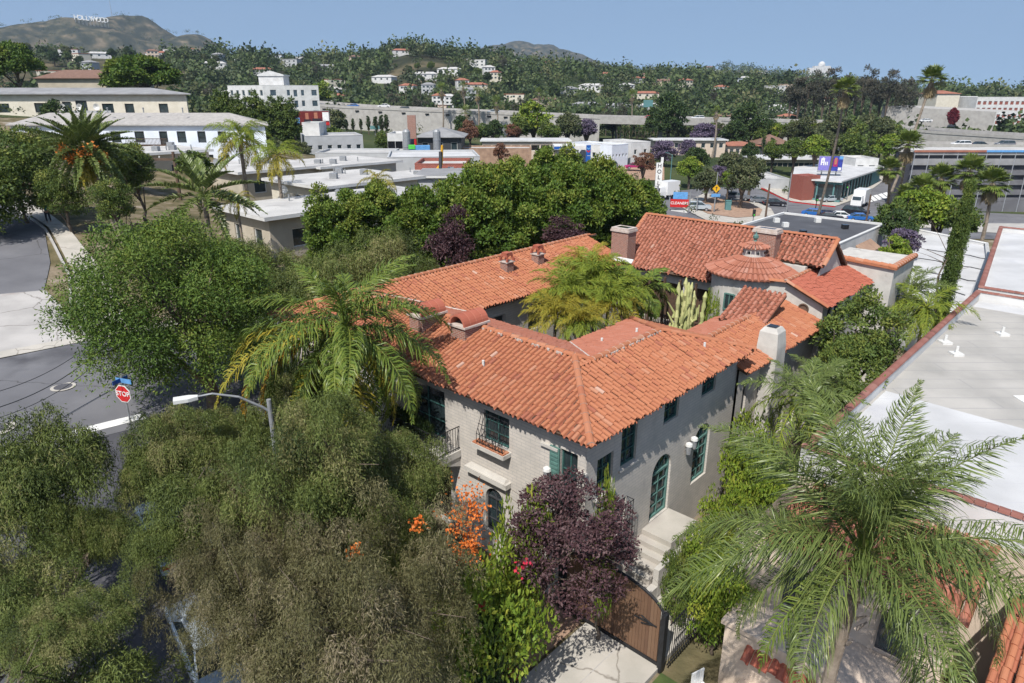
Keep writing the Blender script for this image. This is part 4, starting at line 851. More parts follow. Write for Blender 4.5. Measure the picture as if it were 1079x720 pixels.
def trunk_mesh(name, seed, h, r0, tips, m='bark', top=None, nb=7, tips_n=None):
    """tapered, slightly crooked trunk with limbs reaching to crown clumps (tips relative to the trunk base)"""
    r = random.Random(seed); mb = MB(); pts = []; rad = []; x = y = 0.0; top = top or Vector((0, 0, h)); 
    for k in range(7):
        f = k/6; x = top[0]*f+(r.uniform(-0.06, 0.06)*h*0.5 if 0 < k < 6 else 0); y = top[1]*f+(r.uniform(-0.06, 0.06)*h*0.5 if 0 < k < 6 else 0)
        pts.append((x, y, top[2]*f)); rad.append(r0*(1.25 if k == 0 else 1-0.55*f))
    mb.tube(pts, rad, 9)
    tl = list(tips); r.shuffle(tl)
    for tp in tl[:nb]:
        s_ = r.uniform(0.45, 0.98); b = Vector(pts[int(s_*6)]); e = Vector(tp); mid = b.lerp(e, 0.5)+Vector((r.uniform(-.15, .15), r.uniform(-.15, .15), 0.10))*(e-b).length
        rr_ = r0*0.42; mb.tube([b, b.lerp(mid, 0.55), mid, e], [rr_, rr_*0.75, rr_*0.5, rr_*0.15], 6)
        for q in range(2):
            o = mid.lerp(e, r.uniform(0.1, 0.6)); e2 = o+Vector((r.uniform(-1, 1), r.uniform(-1, 1), r.uniform(-0.1, 0.8)))*(e-b).length*0.35; mb.tube([o, o.lerp(e2, 0.5)+Vector((0, 0, 0.05)), e2], [rr_*0.35, rr_*0.2, rr_*0.07], 5)
    return mb.mesh(name, m, smooth=True)
def tree(name, label, cat, base, crown_c, cm, tips, seed, r0=0.18, bark='bark', group=None, rz=0.0, sc=1.0, nb=8):
    """thing with a crown and a trunk; base and crown centre in world coordinates"""
    t = thing(name, label, cat, base, 0.0, group); c = link('crown', cm, t, Vector(crown_c)-Vector(base)); c.rotation_euler = (0, 0, rz); c.scale = (sc, sc, sc) if not hasattr(sc, '__len__') else sc
    off = Vector(crown_c)-Vector(base); M_ = Matrix.Rotation(rz, 3, 'Z'); s_ = sc if not hasattr(sc, '__len__') else sum(sc)/3
    tp = [off+M_@Vector(q)*s_*0.85 for q in tips]
    tm = trunk_mesh('trunk', seed, off.z, r0, tp, bark, top=Vector((off.x*0.7, off.y*0.7, off.z*0.85)), nb=nb); link('trunk', tm, t); return t

# palms: feather fronds
def frond_mesh(name, seed, L_, droop, nl, m, leaf=0.55, wd=0.035, plume=0.6, rach=0.022, stem=0.12, up=0.0, hang=0.6, vee=0.35):
    """feather frond starting at the origin along +X, arching down; leaflets on both sides"""
    r = np.random.default_rng(seed); n = 14; t = np.linspace(0, 1, n+1); P = np.zeros((n+1, 3)); th = up
    for k in range(1, n+1):
        th_k = up-droop*(t[k]**1.3); P[k] = P[k-1]+np.array([math.cos(th_k), 0.03*math.sin(3*t[k]+seed), math.sin(th_k)])*(L_/n)
    mb = MB(); mb.tube([tuple(p) for p in P], [rach*(1.3-1.1*q) for q in t], 5, t=0.9)
    Vs = [np.array(mb.v)]; quads = []; T = []
    tubeF = mb.f
    s_ = np.repeat(np.linspace(stem, 0.99, nl), 2)+r.normal(size=nl*2)*0.004; side = np.tile([1, -1], nl); s_ = np.clip(s_, 0, 0.999)
    fi = s_*n; i0 = fi.astype(int); ff = (fi-i0)[:, None]; C = P[i0]*(1-ff)+P[i0+1]*ff; Tg = unit(P[i0+1]-P[i0])
    ll = leaf*np.sin(np.clip(s_*1.08, 0, 1)**0.75*math.pi*0.93+0.16)**0.7*r.uniform(0.8, 1.15, len(s_))
    upv = unit(np.cross(np.cross(Tg, [0, 0, 1.0]), Tg)); sd_ = unit(np.cross(Tg, upv))*side[:, None]
    pl = r.normal(size=len(s_))*plume
    d0 = unit(sd_*0.9+Tg*0.55+upv*(vee+pl*0.5)[:, None]+r.normal(size=(len(s_), 3))*0.16*(plume > .5)); 
    mid = C+d0*(ll*0.45)[:, None]; d1 = unit(d0*0.9+np.array([0, 0, -hang])+Tg*0.15+r.normal(size=(len(s_), 3))*0.08); m2 = mid+d1*(ll*0.35)[:, None]
    d2 = unit(d1*0.7+np.array([0, 0, -hang*1.2])); tip = m2+d2*(ll*0.30)[:, None]
    wv = unit(np.cross(d0, upv+0.3*r.normal(size=(len(s_), 3))))*wd*0.5
    q = len(s_); V = np.stack([C-wv*0.5, C+wv*0.5, mid+wv, mid-wv, m2+wv*0.8, m2-wv*0.8, tip+wv*0.1, tip-wv*0.1], 1).reshape(-1, 3)
    base = len(mb.v); b = base+np.arange(q)[:, None]*8
    F1 = np.concatenate([b+np.array([0, 1, 2, 3]), b+np.array([3, 2, 4, 5]), b+np.array([5, 4, 6, 7])])
    tt = np.clip(0.5+r.normal(size=q)*0.14, 0, 1); T1 = np.concatenate([tt, tt+0.05, tt+0.12])
    FT = np.array([f for f in tubeF if len(f) == 4]); Vall = np.r_[np.array(mb.v), V]
    return np_mesh(name, Vall, np.r_[FT, F1], np.r_[np.full(len(FT), 0.8), np.clip(T1, 0, 1)], m)
def feather_palm(name, label, base, top, variants, n, seed, scale=1.0, r0=0.16, group=None, dead=None, spread=(1.15, -0.75), az=None, extra=(), cat='palm tree', shaft=True):
    """trunk from base to top and fronds as separate parts; spread = elevation angle range young..old"""
    r = random.Random(seed); t = thing(name, label, cat, base, 0, group); off = Vector(top)-Vector(base)
    mb = MB(); k = 14; mb.tube([off*(i/k)+Vector((math.sin(i*0.5)*0.04, math.cos(i*0.7)*0.04, 0)) for i in range(k+1)], [r0*(1.35 if i == 0 else 1.05 if i % 2 else 0.97)*(1-0.18*i/k) for i in range(k+1)], 12)
    mb.build('trunk', 'bark_palm', t, smooth=False)
    if shaft:
        mb = MB(); mb.tube([off-Vector((0, 0, 0.25)), off+Vector((0, 0, 0.5*scale)), off+Vector((0.02, 0, 1.0*scale))], [r0*1.15, r0*0.8, r0*0.2], 10); mb.build('crown_shaft', 'frond', t)
    for i in range(n):
        f = (i+0.5)/n; el = spread[0]+(spread[1]-spread[0])*(f**(0.8 if len(spread) < 3 else spread[2]))+r.uniform(-0.12, 0.12); a = i*2.39996+r.uniform(-0.2, 0.2)
        me = variants[min(len(variants)-1, int(f*len(variants)))]; s_ = scale*r.uniform(0.88, 1.08)*(0.75+0.25*min(1, f*4))
        fo = link('frond', me, t, off+Vector((math.cos(a)*r0*0.5, math.sin(a)*r0*0.5, 0.35*scale*(1-f)))); fo.rotation_euler = (r.uniform(-0.3, 0.3), -el, a); fo.scale = (s_,)*3
    for (a, el, me, s_) in extra:
        fo = link('frond', me, t, off); fo.rotation_euler = (0, -el, a); fo.scale = (s_,)*3
    return t
# fan palms (one crown mesh)
def fan_crown(name, seed, n, rad, m, dead=0.3, leafn=18):
    r = np.random.default_rng(seed); Vs, Fs, Ts = [], [], []; b = 0
    for i in range(n):
        f = i/n; el = 1.35-2.3*f**0.85+r.normal()*0.08; a = i*2.39996+r.normal()*0.1; isd = f > 1-dead
        if isd: el = -1.1-r.random()*0.35
        ax = np.array([math.cos(a)*math.cos(el), math.sin(a)*math.cos(el), math.sin(el)]); st = rad*r.uniform(0.38, 0.5)*(0.8 if isd else 1); L_ = rad*r.uniform(0.48, 0.60)
        side = unit(np.cross(ax, [0, 0, 1.0])); nn = np.cross(side, ax); base = ax*st+np.array([0, 0, -rad*0.1*f])
        # stem
        w = side*rad*0.012; V = [np.zeros(3)-w, np.zeros(3)+w, base+w, base-w]; Fs.append([b, b+1, b+2, b+3]); Vs += V; b += 4; Ts.append(0.85 if not isd else 1.0)
        fold = r.normal()*0.2
        for k in range(leafn):
            th = (k/(leafn-1)-0.5)*3.6; d = ax*math.cos(th)+side*math.sin(th); d = unit(d+nn*(0.18*abs(math.sin(th))+fold*math.sin(th))+np.array([0, 0, -0.12-(0.45 if isd else 0.0)]))
            l_ = L_*(0.75+0.25*math.cos(th))*r.uniform(0.9, 1.08); wv = unit(np.cross(d, nn))*l_*0.065; mid = base+d*l_*0.6; tip = base+d*l_+np.array([0, 0, -l_*r.uniform(0.05, 0.3)])
            Vs += [base, mid+wv, tip, mid-wv]; Fs.append([b, b+1, b+2, b+3]); b += 4; Ts.append((float(np.clip(0.5+r.normal()*0.13+0.1*(1-f), 0, 0.78))) if not isd else 1.0)
    return np_mesh(name, np.array(Vs), np.array(Fs), np.array(Ts), m)
leafmat('fan_leaf', [(0.03, 0.06, 0.015), (0.075, 0.12, 0.025), (0.12, 0.17, 0.035), (0.18, 0.22, 0.05), (0.34, 0.25, 0.15)], rough=0.4, trans=0.12)

# ---- crown meshes
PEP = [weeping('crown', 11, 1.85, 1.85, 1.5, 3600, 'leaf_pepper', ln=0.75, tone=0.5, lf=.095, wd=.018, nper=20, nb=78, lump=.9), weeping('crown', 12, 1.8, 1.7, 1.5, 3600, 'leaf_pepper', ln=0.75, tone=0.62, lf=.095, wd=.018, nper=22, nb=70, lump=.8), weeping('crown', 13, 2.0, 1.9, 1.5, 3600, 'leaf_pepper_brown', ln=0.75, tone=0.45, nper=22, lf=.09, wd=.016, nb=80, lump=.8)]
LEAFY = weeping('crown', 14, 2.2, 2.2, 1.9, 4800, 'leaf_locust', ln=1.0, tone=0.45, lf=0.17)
def P(u, v, d): return ad(u, v, d)
def put_tree(name, label, cat, cpos, mesh, seed, sc=1.0, rz=0.0, r0=0.18, base=None, group=None, bark='bark', nb=8):
    b = base if base is not None else (cpos.x+0.3, cpos.y+0.2)
    bz = gz(b[0], b[1]); return tree(name, label, cat, Vector((b[0], b[1], bz-0.1)), cpos, mesh[0], [tuple(q) for q in mesh[1]], seed, r0, bark, group, rz, sc, nb)
# pepper trees along the street
G = 'drooping pepper trees along the street'
for k, (u, v, d, kk, sc_, bs, lb) in enumerate((
    (325, 500, 18.5, 1, (1.0, 1.0, 1.2), None, 'sunlit weeping green pepper tree in the middle of the clump below the feather palm'),
    (378, 645, 15.0, 2, (0.98, 1.0, 1.1), None, 'wide brownish pepper tree nearest the camera, with dry seed sprays beside the street'),
    (320, 672, 14.5, 2, (0.8, 0.75, 0.95), (-4.6, 10.4), 'brownish pepper tree at the bottom edge right above the lit strip of street'),
    (235, 525, 19.5, 0, (0.9, 0.9, 1.1), (-9.0, 18.9), 'olive pepper tree hanging over the parked silver cars'),
    (195, 478, 23.5, 1, (0.85, 0.9, 1.0), (-12.5, 23.8), 'olive pepper tree nearest the yellow kerb ramp'),
    (252, 455, 25.5, 0, (1.05, 1.05, 1.05), None, 'green pepper tree between the lamp arm and the huge feathery tree'),
    (340, 425, 26.0, 1, (0.9, 0.9, 1.0), None, 'green pepper tree right of the lamp post, in front of the feather palm trunk'),
    (418, 566, 18.3, 0, (0.7, 0.75, 1.35), None, 'olive pepper tree beside the orange trumpet vine, right of the dark gap'),
    (283, 600, 17.2, 2, (0.7, 0.7, 1.0), (-7.0, 16.0), 'brown tinged pepper tree leaning over the parked cars near the bottom of the street'),
    (395, 515, 21.5, 1, (0.9, 0.9, 1.1), None, 'green pepper tree below the balcony, against the white wall'),
    (290, 540, 20.5, 2, (0.7, 0.7, 1.0), None, 'greyish pepper tree behind the sunlit green one'),
    (150, 498, 22.5, 0, (0.75, 0.75, 1.1), (-13.2, 22.6), 'dull pepper tree over the kerb below the stop sign'),
    (112, 565, 20.3, 0, (0.6, 0.6, 0.8), (-14.0, 15.4), 'small pepper tree added to darken the far kerb of the shaded street'),  # added for darkness over the road and cars
    (190, 568, 18.6, 0, (0.62, 0.6, 0.7), (-9.0, 18.8), 'small olive pepper tree over the roof of the farther silver car'),
    (248, 640, 16.0, 2, (0.6, 0.55, 0.8), (-5.6, 14.6), 'small brownish pepper tree over the roof of the nearer silver car'),
    (20, 765, 14.0, 0, (1.2, 1.1, 1.0), (-12.5, 5.0), 'pepper tree added to shade the street, its top along the bottom edge'),  # added mostly out of view, to cast shade on the street
    (22, 510, 20.5, 0, (1.3, 1.3, 1.6), (-16.8, 15.2), 'large olive pepper tree at the left edge, across the dark street'),
    (75, 560, 20.0, 0, (0.55, 0.55, 1.2), (-14.8, 16.2), 'shadowed narrow pepper tree between the left edge tree and the street'),
    (5, 640, 16.8, 1, (1.0, 0.9, 0.9), (-13.6, 11.3), 'yellowish pepper tree at the left edge, below the large olive one'),
    (62, 672, 14.6, 1, (0.62, 0.55, 0.5), (-12.0, 9.0), 'pepper tree in the bottom left corner with long yellowish sprays'))):
    put_tree('pepper_tree', lb, 'tree', P(u, v, d), PEP[kk], 1+k, sc_, 0.4+k*1.3, group=G, base=bs, r0=.15 if k != 12 else .25)
G = 'trees between the cross street and the house'
put_tree('pepper_tree', 'soft grey green tree left of the roof corner, behind the feather palm', 'tree', P(312, 300, 39), PEP[0], 12, (1.75, 1.75, 1.9), 0.9, group=G)
put_tree('pepper_tree', 'soft grey green tree just behind the tiled roof corner', 'tree', P(400, 308, 38), PEP[1], 13, (1.5, 1.5, 1.8), 2.4, group=G)
put_tree('pepper_tree', 'soft olive tree below the flat roofed bungalow', 'tree', P(258, 274, 44), PEP[0], 14, (1.7, 1.7, 1.9), 4.4, group=G)
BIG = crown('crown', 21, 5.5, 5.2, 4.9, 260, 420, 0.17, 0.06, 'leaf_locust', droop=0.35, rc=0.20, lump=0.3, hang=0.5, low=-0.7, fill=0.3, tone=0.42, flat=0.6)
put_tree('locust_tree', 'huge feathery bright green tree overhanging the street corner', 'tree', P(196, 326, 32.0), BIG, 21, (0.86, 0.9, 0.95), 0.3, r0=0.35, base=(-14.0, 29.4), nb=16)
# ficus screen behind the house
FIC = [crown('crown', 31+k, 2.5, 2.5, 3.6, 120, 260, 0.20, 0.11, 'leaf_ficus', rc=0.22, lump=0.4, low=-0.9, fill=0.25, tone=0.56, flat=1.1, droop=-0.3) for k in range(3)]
G = 'tall clipped ficus trees screening the back of the house'
fic = [(356, 250, 46, .85, 'round bright green ficus at the left end of the screen, below the flat roofs'), (398, 246, 46.5, .9, 'ficus second from the left end of the screen, dark lower half'), (446, 246, 47, .95, 'ficus behind the dark purple leafed tree'),
       (492, 239, 47, 1.05, 'ficus rising right of the dark purple leafed tree'), (530, 235, 48, 1.05, 'ficus behind the pair of small hooded chimneys'), (566, 231, 50, 1.1, 'ficus right of the pair of small hooded chimneys'), (604, 227, 52, 1.1, 'ficus above the reddish shrub at the roof edge'),
       (638, 228, 53, 1.1, 'ficus directly behind the big brick chimney'), (668, 232, 55, .95, 'ficus at the right end of the screen, beside the cleaners sign'), (585, 201, 60, 1.0, 'taller pointed ficus in the second row, highest of the screen'), (545, 209, 60, 0.9, 'pointed ficus in the second row, left of the tallest one'), (622, 205, 62, 0.85, 'pointed ficus in the second row, right of the tallest one'), (520, 218, 56, 0.9, 'yellow green ficus in the second row')]
for k, (u, v, d, s_, lb) in enumerate(fic):
    put_tree('ficus_tree', lb, 'tree', P(u, v, d), FIC[k % 3], 40+k, (s_, s_, s_*1.08), k*1.7, group=G, r0=0.2)
PUR = crown('crown', 51, 1.7, 1.7, 2.2, 60, 120, 0.17, 0.09, 'leaf_purple', rc=0.3, lump=0.4, fill=0.4, tone=0.45)
put_tree('purple_tree', 'dark smoky purple tree in front of the ficus screen', 'tree', P(478, 262, 43), PUR, 52, (0.9, 0.9, 1.15), 0.3)
put_tree('purple_shrub', 'small reddish purple shrub between the roof edge and the ficus screen', 'shrub', P(593, 250, 46), PUR, 53, (1.0, 0.9, 0.6), 2.3)
# plum tree, green shrub and flowers by the gate
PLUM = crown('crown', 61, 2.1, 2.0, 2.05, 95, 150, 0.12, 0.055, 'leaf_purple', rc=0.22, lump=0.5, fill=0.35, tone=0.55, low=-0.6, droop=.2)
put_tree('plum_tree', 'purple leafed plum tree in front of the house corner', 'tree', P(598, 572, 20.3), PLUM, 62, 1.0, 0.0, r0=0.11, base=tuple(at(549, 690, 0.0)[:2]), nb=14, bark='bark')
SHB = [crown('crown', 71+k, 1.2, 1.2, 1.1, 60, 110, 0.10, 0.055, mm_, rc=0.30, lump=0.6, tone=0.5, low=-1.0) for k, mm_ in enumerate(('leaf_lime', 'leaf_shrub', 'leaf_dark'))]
def shrub(name, label, pos, k, s_, seed, group=None, cat='shrub', nb=4):
    g_ = gz(pos.x, pos.y)-.1; tp_ = pos.z+1.0*min(s_[2], 1.2); pos = Vector((pos.x, pos.y, (tp_+g_)/2)); s_ = (s_[0], s_[1], (tp_-g_)/2/1.0)
    return put_tree(name, label, cat, pos, SHB[k], seed, s_, seed*0.9, group=group, r0=0.06, base=(pos.x, pos.y), nb=nb)
shrub('bougainvillea', 'bright green bush with a few red blooms, left of the purple plum tree', P(512, 612, 18.6), 0, (1.6, 1.3, 1.4), 71)
shrub('garden_shrub', 'dark green clipped shrub under the bright green bush, by the bare planting bed', P(508, 675, 18.5), 2, (1.0, 1.0, 0.9), 72)
shrub('garden_shrub', 'green shrub below the ledge over the small arched street window', P(545, 560, 20.3), 0, (0.9, 0.9, 1.2), 73)
shrub('garden_shrub', 'lime green vine climbing between the plum tree and the iron window cage', P(636, 540, 20.8), 0, (0.35, 0.35, 1.3), 74)
def flowers(name, label, c, sp, n, m, size, seed, cat='flowers'):
    r = np.random.default_rng(seed); C = np.array(c)+r.normal(size=(n, 3))*np.array(sp); D = rand_dirs(r, n); Nn = rand_dirs(r, n)
    C[:, 2] = np.maximum(C[:, 2], 0.3)
    V, F, T = leaf_quads(C, D, Nn, size*r.uniform(0.7, 1.4, n), size*0.8*r.uniform(0.7, 1.4, n), r.random(n))
    return tag(link(name, np_mesh(name, V, F, T, m)), label, cat)
vn = thing('trumpet_vine', 'orange flowering trumpet vine climbing at the white wall under the balcony', 'vine', (*P(490, 560, 20.3)[:2], 0.0))
cm_ = crown('leaves', 81, 0.9, 0.7, 1.5, 40, 90, 0.12, 0.05, 'leaf_olive', rc=0.3); link('leaves', cm_[0], vn, (0, 0, 2.6))
for k, (u, v, s_, n) in enumerate(((487, 548, .22, 130), (497, 575, .18, 110), (482, 585, .2, 80), (493, 525, .2, 70), (500, 540, 0.12, 40))):
    q = P(u, v, 19.6)-vn.location; n *= 2; r = np.random.default_rng(90+k); C = np.array(q)+r.normal(size=(n, 3))*s_*1.25
    V, F, T = leaf_quads(C, rand_dirs(r, n), rand_dirs(r, n), np.full(n, 0.10), np.full(n, 0.08), r.random(n)); link('flower_cluster', np_mesh('flower_cluster', V, F, T, 'flower_orange'), vn)
mb = MB(); mb.tube([(0, 0, 0), (0.1, 0.1, 1.5), (0, 0.2, 3.5)], [0.05, 0.04, 0.02], 6); mb.build('stem', 'bark', vn)
for k, (u, v, d, lb) in enumerate(((375, 583, 17.4, 'orange flower cluster glowing in the dark gap of the pepper trees'), (441, 552, 17.0, 'small orange flower cluster on the olive pepper tree'))):
    flowers('flower_cluster', lb, P(u, v, d), (.10, .10, .10), 60, 'flower_orange', 0.11, 95+k)
for k, (u, v, lb) in enumerate(((480, 621, 'red blooms low on the left side of the bright green bush'), (509, 640, 'red blooms in the middle of the bright green bush'), (552, 596, 'red blooms where the green shrub meets the plum tree'))):
    flowers('flower_cluster', lb, P(u, v, 18.0), (.10, .10, .08), 26, 'flower_red', 0.10, 99+k)
flowers('dry_flower_tuft', 'orange brown tuft at the edge of the bare planting bed', at(535, 708, 0.25), (.16, .16, .07), 160, 'flower_orange', 0.07, 107)
# garden side shrubs
G = 'shrubs along the garden side of the house'
for k, (u, v, d, kk, s_, lb) in enumerate(((795, 468, 27.5, 0, (1.0, 1.0, 1.5), 'yellow green shrub against the garden wall by the second arched door'), (820, 500, 25.5, 0, (1.0, 1.0, 1.1), 'lime shrub half under the fronds left of the peach house'),
      (742, 575, 22.5, 0, (0.7, 0.6, 0.8), 'lime green shrub at the edge of the garden path, right of the door steps'), (762, 605, 21.0, 0, (0.8, 0.8, 0.9), 'green vine mass against the peach house corner'), (715, 590, 22.3, 1, (0.45, 0.45, 0.6), 'small vine hanging over the path retaining wall'),
      (760, 530, 24.5, 0, (0.8, 0.7, 0.8), 'yellow leaved vine beside the steps'), (862, 350, 44.5, 1, (1.4, 1.4, 1.6), 'low dark green shrub at the foot of the side wing wall'))):
    shrub('garden_shrub', lb, P(u, v, d), kk, s_, 110+k, G)
CIT = crown('crown', 121, 2.0, 2.0, 2.4, 90, 150, 0.17, 0.09, 'leaf_shrub', rc=0.25, lump=0.4, fill=0.3, tone=0.5, low=-0.8)
put_tree('citrus_tree', 'round glossy leafed tree between the side wing and the flat white roof', 'tree', P(905, 365, 33.5), CIT, 122, (0.95, 0.95, 1.05), 0.5, group=G)
put_tree('citrus_tree', 'second leafy tree lower down beside the side wing chimney', 'tree', P(885, 412, 31.0), CIT, 123, (0.8, 0.8, 0.9), 2.5, group=G)

# feather palms
FR = [frond_mesh('frond', 1, 3.6, 0.9, 120, 'frond', up=0.05, leaf=.7, plume=.8), frond_mesh('frond', 2, 3.9, 1.4, 125, 'frond', hang=0.8, leaf=.7, plume=.8), frond_mesh('frond', 3, 3.7, 1.8, 110, 'frond', hang=1.1, leaf=.65)]
FRY = frond_mesh('frond', 4, 3.9, 1.5, 80, 'frond_yellow', hang=0.9); FRO = frond_mesh('frond', 5, 3.7, 1.7, 75, 'frond_orange', hang=1.0)
FRY2 = frond_mesh('frond', 6, 3.7, 1.7, 110, 'frond_lime', hang=1.1, leaf=.65)
base = Vector((-6.0, 23.6, gz(-6.0, 23.6)-0.1)); tp = P(364, 352, 24.0)
feather_palm('feather_palm', 'tall feather palm in front of the house with yellowing lower fronds', (tp.x+0.3, tp.y, gz(tp.x, tp.y)-0.1), tp, [FR[0], FR[1], FR[1], FRY2], 30, 5, scale=1.22, extra=((math.radians(198), 0.12, FRO, 1.45), (math.radians(186), 0.0, FRO, 1.35), (math.radians(208), 0.3, FRY, 1.4), (math.radians(178), 0.35, FRY, 1.35), (math.radians(215), -0.45, FRY, 1.3), (math.radians(300), -0.6, FRY, 1.35), (math.radians(285), -0.5, FRY, 1.3), (math.radians(320), -0.45, FR[2], 1.1), (math.radians(340), -0.4, FRY, 1.05), (math.radians(280), -0.8, FR[2], 0.9)))
FG = [frond_mesh('frond', 11, 3.5, 0.75, 150, 'frond_grey', leaf=0.80, wd=0.021, up=0.1, plume=1.2, hang=.9), frond_mesh('frond', 12, 3.9, 1.2, 155, 'frond_grey', leaf=0.82, wd=0.021, hang=1.2, plume=1.1), frond_mesh('frond', 13, 3.9, 1.6, 130, 'frond_grey', leaf=0.8, wd=0.021, hang=1.8, plume=1.0)]
FGY = frond_mesh('frond', 14, 3.7, 1.5, 85, 'frond', leaf=0.6, hang=1.3, wd=0.03)
tp = P(908, 588, 13.2)
pal = feather_palm('feather_palm', 'grey green feather palm nearest the camera, its crown spread over the peach house', (tp.x-0.2, tp.y+0.1, gz(tp.x, tp.y)-0.1), tp, FG, 24, 9, scale=1.06, r0=0.15, spread=(1.5, 0.12, 1.0), extra=((math.radians(178), 0.0, FG[2], 0.86), (math.radians(160), 0.45, FG[1], 0.98), (math.radians(200), -0.1, FGY, 0.9), (math.radians(10), 0.3, FG[1], 0.95), (math.radians(25), 0.75, FG[1], 1.0), (math.radians(330), -0.2, FG[2], 0.9), (math.radians(290), -0.3, FG[2], 0.8), (math.radians(190), -0.45, FG[2], 0.8), (math.radians(345), 0.1, FG[2], 1.0)))
mb = MB(); o_ = tp-pal.location
for k in range(16):
    a = k*2.4; z = -0.15-0.12*k; mb.tube([(o_.x+math.cos(a)*0.16, o_.y+math.sin(a)*0.16, o_.z+z), (o_.x+math.cos(a)*0.34, o_.y+math.sin(a)*0.34, o_.z+z+0.22)], [0.05, 0.015], 5)
mb.build('frond_stubs', 'bark_pale', pal)
FS = [frond_mesh('frond', 21, 2.0, 0.9, 60, 'frond_grey', leaf=0.5, wd=0.028, up=0.1, plume=.9), frond_mesh('frond', 22, 2.1, 1.5, 60, 'frond_lime', leaf=0.5, wd=0.028, hang=1.1, plume=.9), frond_mesh('frond', 23, 2.1, 1.5, 60, 'frond_yellow', leaf=0.5, wd=0.03, hang=1.2, plume=.9)]
def small_palm(u, v, d, label, n, seed, sc, var, name='feather_palm', group=None, r0=0.09, spread=(1.2, -0.5), cat='palm tree'):
    tp = P(u, v, d); return feather_palm(name, label, (tp.x, tp.y, gz(tp.x, tp.y)-0.1), tp, var, n, seed, sc, r0, group, spread=spread, shaft=False, cat=cat)
small_palm(845, 425, 26.5, 'dark feather palm growing against the garden side of the house, left of the tiled parapet', 16, 31, 1.25, [FS[0], FS[1]])
small_palm(862, 408, 28.5, 'grey green palm tucked behind the dark one by the tiled parapet', 12, 32, 1.05, [FS[0]])
small_palm(955, 318, 40, 'feathery palm clump beside the column of ivy', 20, 33, 1.45, [FS[0], FS[1]])
small_palm(975, 330, 38, 'second feathery palm clump, at the foot of the ivy column', 16, 34, 1.3, [FS[1], FS[1]])
# courtyard planting
G = 'palms in the courtyard'
for k, (u, v, d, s_, var, lb) in enumerate(((600, 315, 33.5, 1.3, [FS[1], FS[2]], 'yellow green clumping palm on the left of the courtyard'), (628, 300, 34.5, 1.3, [FS[1], FS[1]], 'taller green clumping palm in the middle of the courtyard'), (585, 335, 32.5, 1.0, [FS[2], FS[2]], 'golden clumping palm closest to the courtyard eave'),
       (640, 325, 33, 1.15, [FS[1], FS[2]], 'clumping palm drooping over the inner tiles'), (612, 342, 31.5, 0.9, [FS[2], FS[1]], 'low yellow palm at the valley of the inner roofs'), (618, 290, 36, 1.2, [FS[2], FS[1]], 'yellowish palm at the back of the courtyard clump'), (655, 310, 34.5, 1.0, [FS[1]], 'green palm on the right side of the courtyard clump'))):
    small_palm(u, v, d, lb, 26, 41+k, s_*.95, var, group=G, spread=(1.5, 0.0))
FB = [frond_mesh('frond', 25, 2.0, 1.1, 34, 'frond', leaf=0.6, wd=0.075, hang=0.7, plume=0.2), frond_mesh('frond', 26, 2.1, 1.6, 34, 'frond', leaf=0.6, wd=0.075, hang=1.0, plume=0.2)]
small_palm(678, 306, 37, 'broad leafed palm in front of the wooden gallery', 13, 51, 1.15, FB, group=G)
bp = tag(link('balcony_plants', crown('leaves', 77, .35, 1.9, .45, 40, 90, .22, .035, 'leaf_dark', rc=.3, low=-.3, tone=.5, droop=-.8)[0], None, W(-.2, 8.4, 4.75)), 'spiky dark potted plants lined along the iron balcony', 'plants'); bp.rotation_euler = (0, 0, HROT)
# candelabra cactus
cz = gz(*P(722, 335, 37.0)[:2]); cb = P(722, 335, 37.0)
ca = thing('candelabra_cactus', 'tall pale yellow candelabra cactus in the courtyard', 'cactus', (cb.x, cb.y, 0)); mb = MB(); r = random.Random(3)
def rib_tube(pts, rad):
    mb.tube(pts, rad, 8, t=r.uniform(0.2, 0.9))
for k in range(17):
    a = k*2.4; rr_ = r.uniform(0.1, 0.85); x, y = math.cos(a)*rr_, math.sin(a)*rr_*0.8; top = r.uniform(5.2, 8.0)-rr_*0.4; z0 = r.uniform(0.6, 2.6); n_ = 14
    pt_ = [(0, 0, z0), (x*0.8, y*0.8, z0+0.5)]+[(x*(1+.02*j)+r.uniform(-.05, .05), y*(1+.02*j)+r.uniform(-.05, .05), z0+1.0+(top-z0-1.0)*j/n_) for j in range(n_+1)]
    rib_tube(pt_, [0.09, 0.10]+[(0.12 if j % 2 else 0.075)*(1 if j < n_ else .4) for j in range(n_+1)])
    for _q in range(2): zz = r.uniform(3.0, 5.6); rib_tube([(x*1.05, y*1.05, zz), (x*1.1+r.uniform(-.3, .3), y*1.1+r.uniform(-.3, .3), zz+0.25), (x*1.15+r.uniform(-.35, .35), y*1.15+r.uniform(-.35, .35), zz+0.9)], [0.07, 0.075, 0.03])
mb.tube([(0, 0, -0.1), (0, 0, 3)], [0.16, 0.12], 10, t=0.1); ca2 = mb.build('branches', 'cactus', ca, smooth=False)
shrub('courtyard_shrub', 'yellow flowering shrub at the foot of the turret', P(752, 330, 36.5), 0, (0.6, 0.6, 1.1), 131)
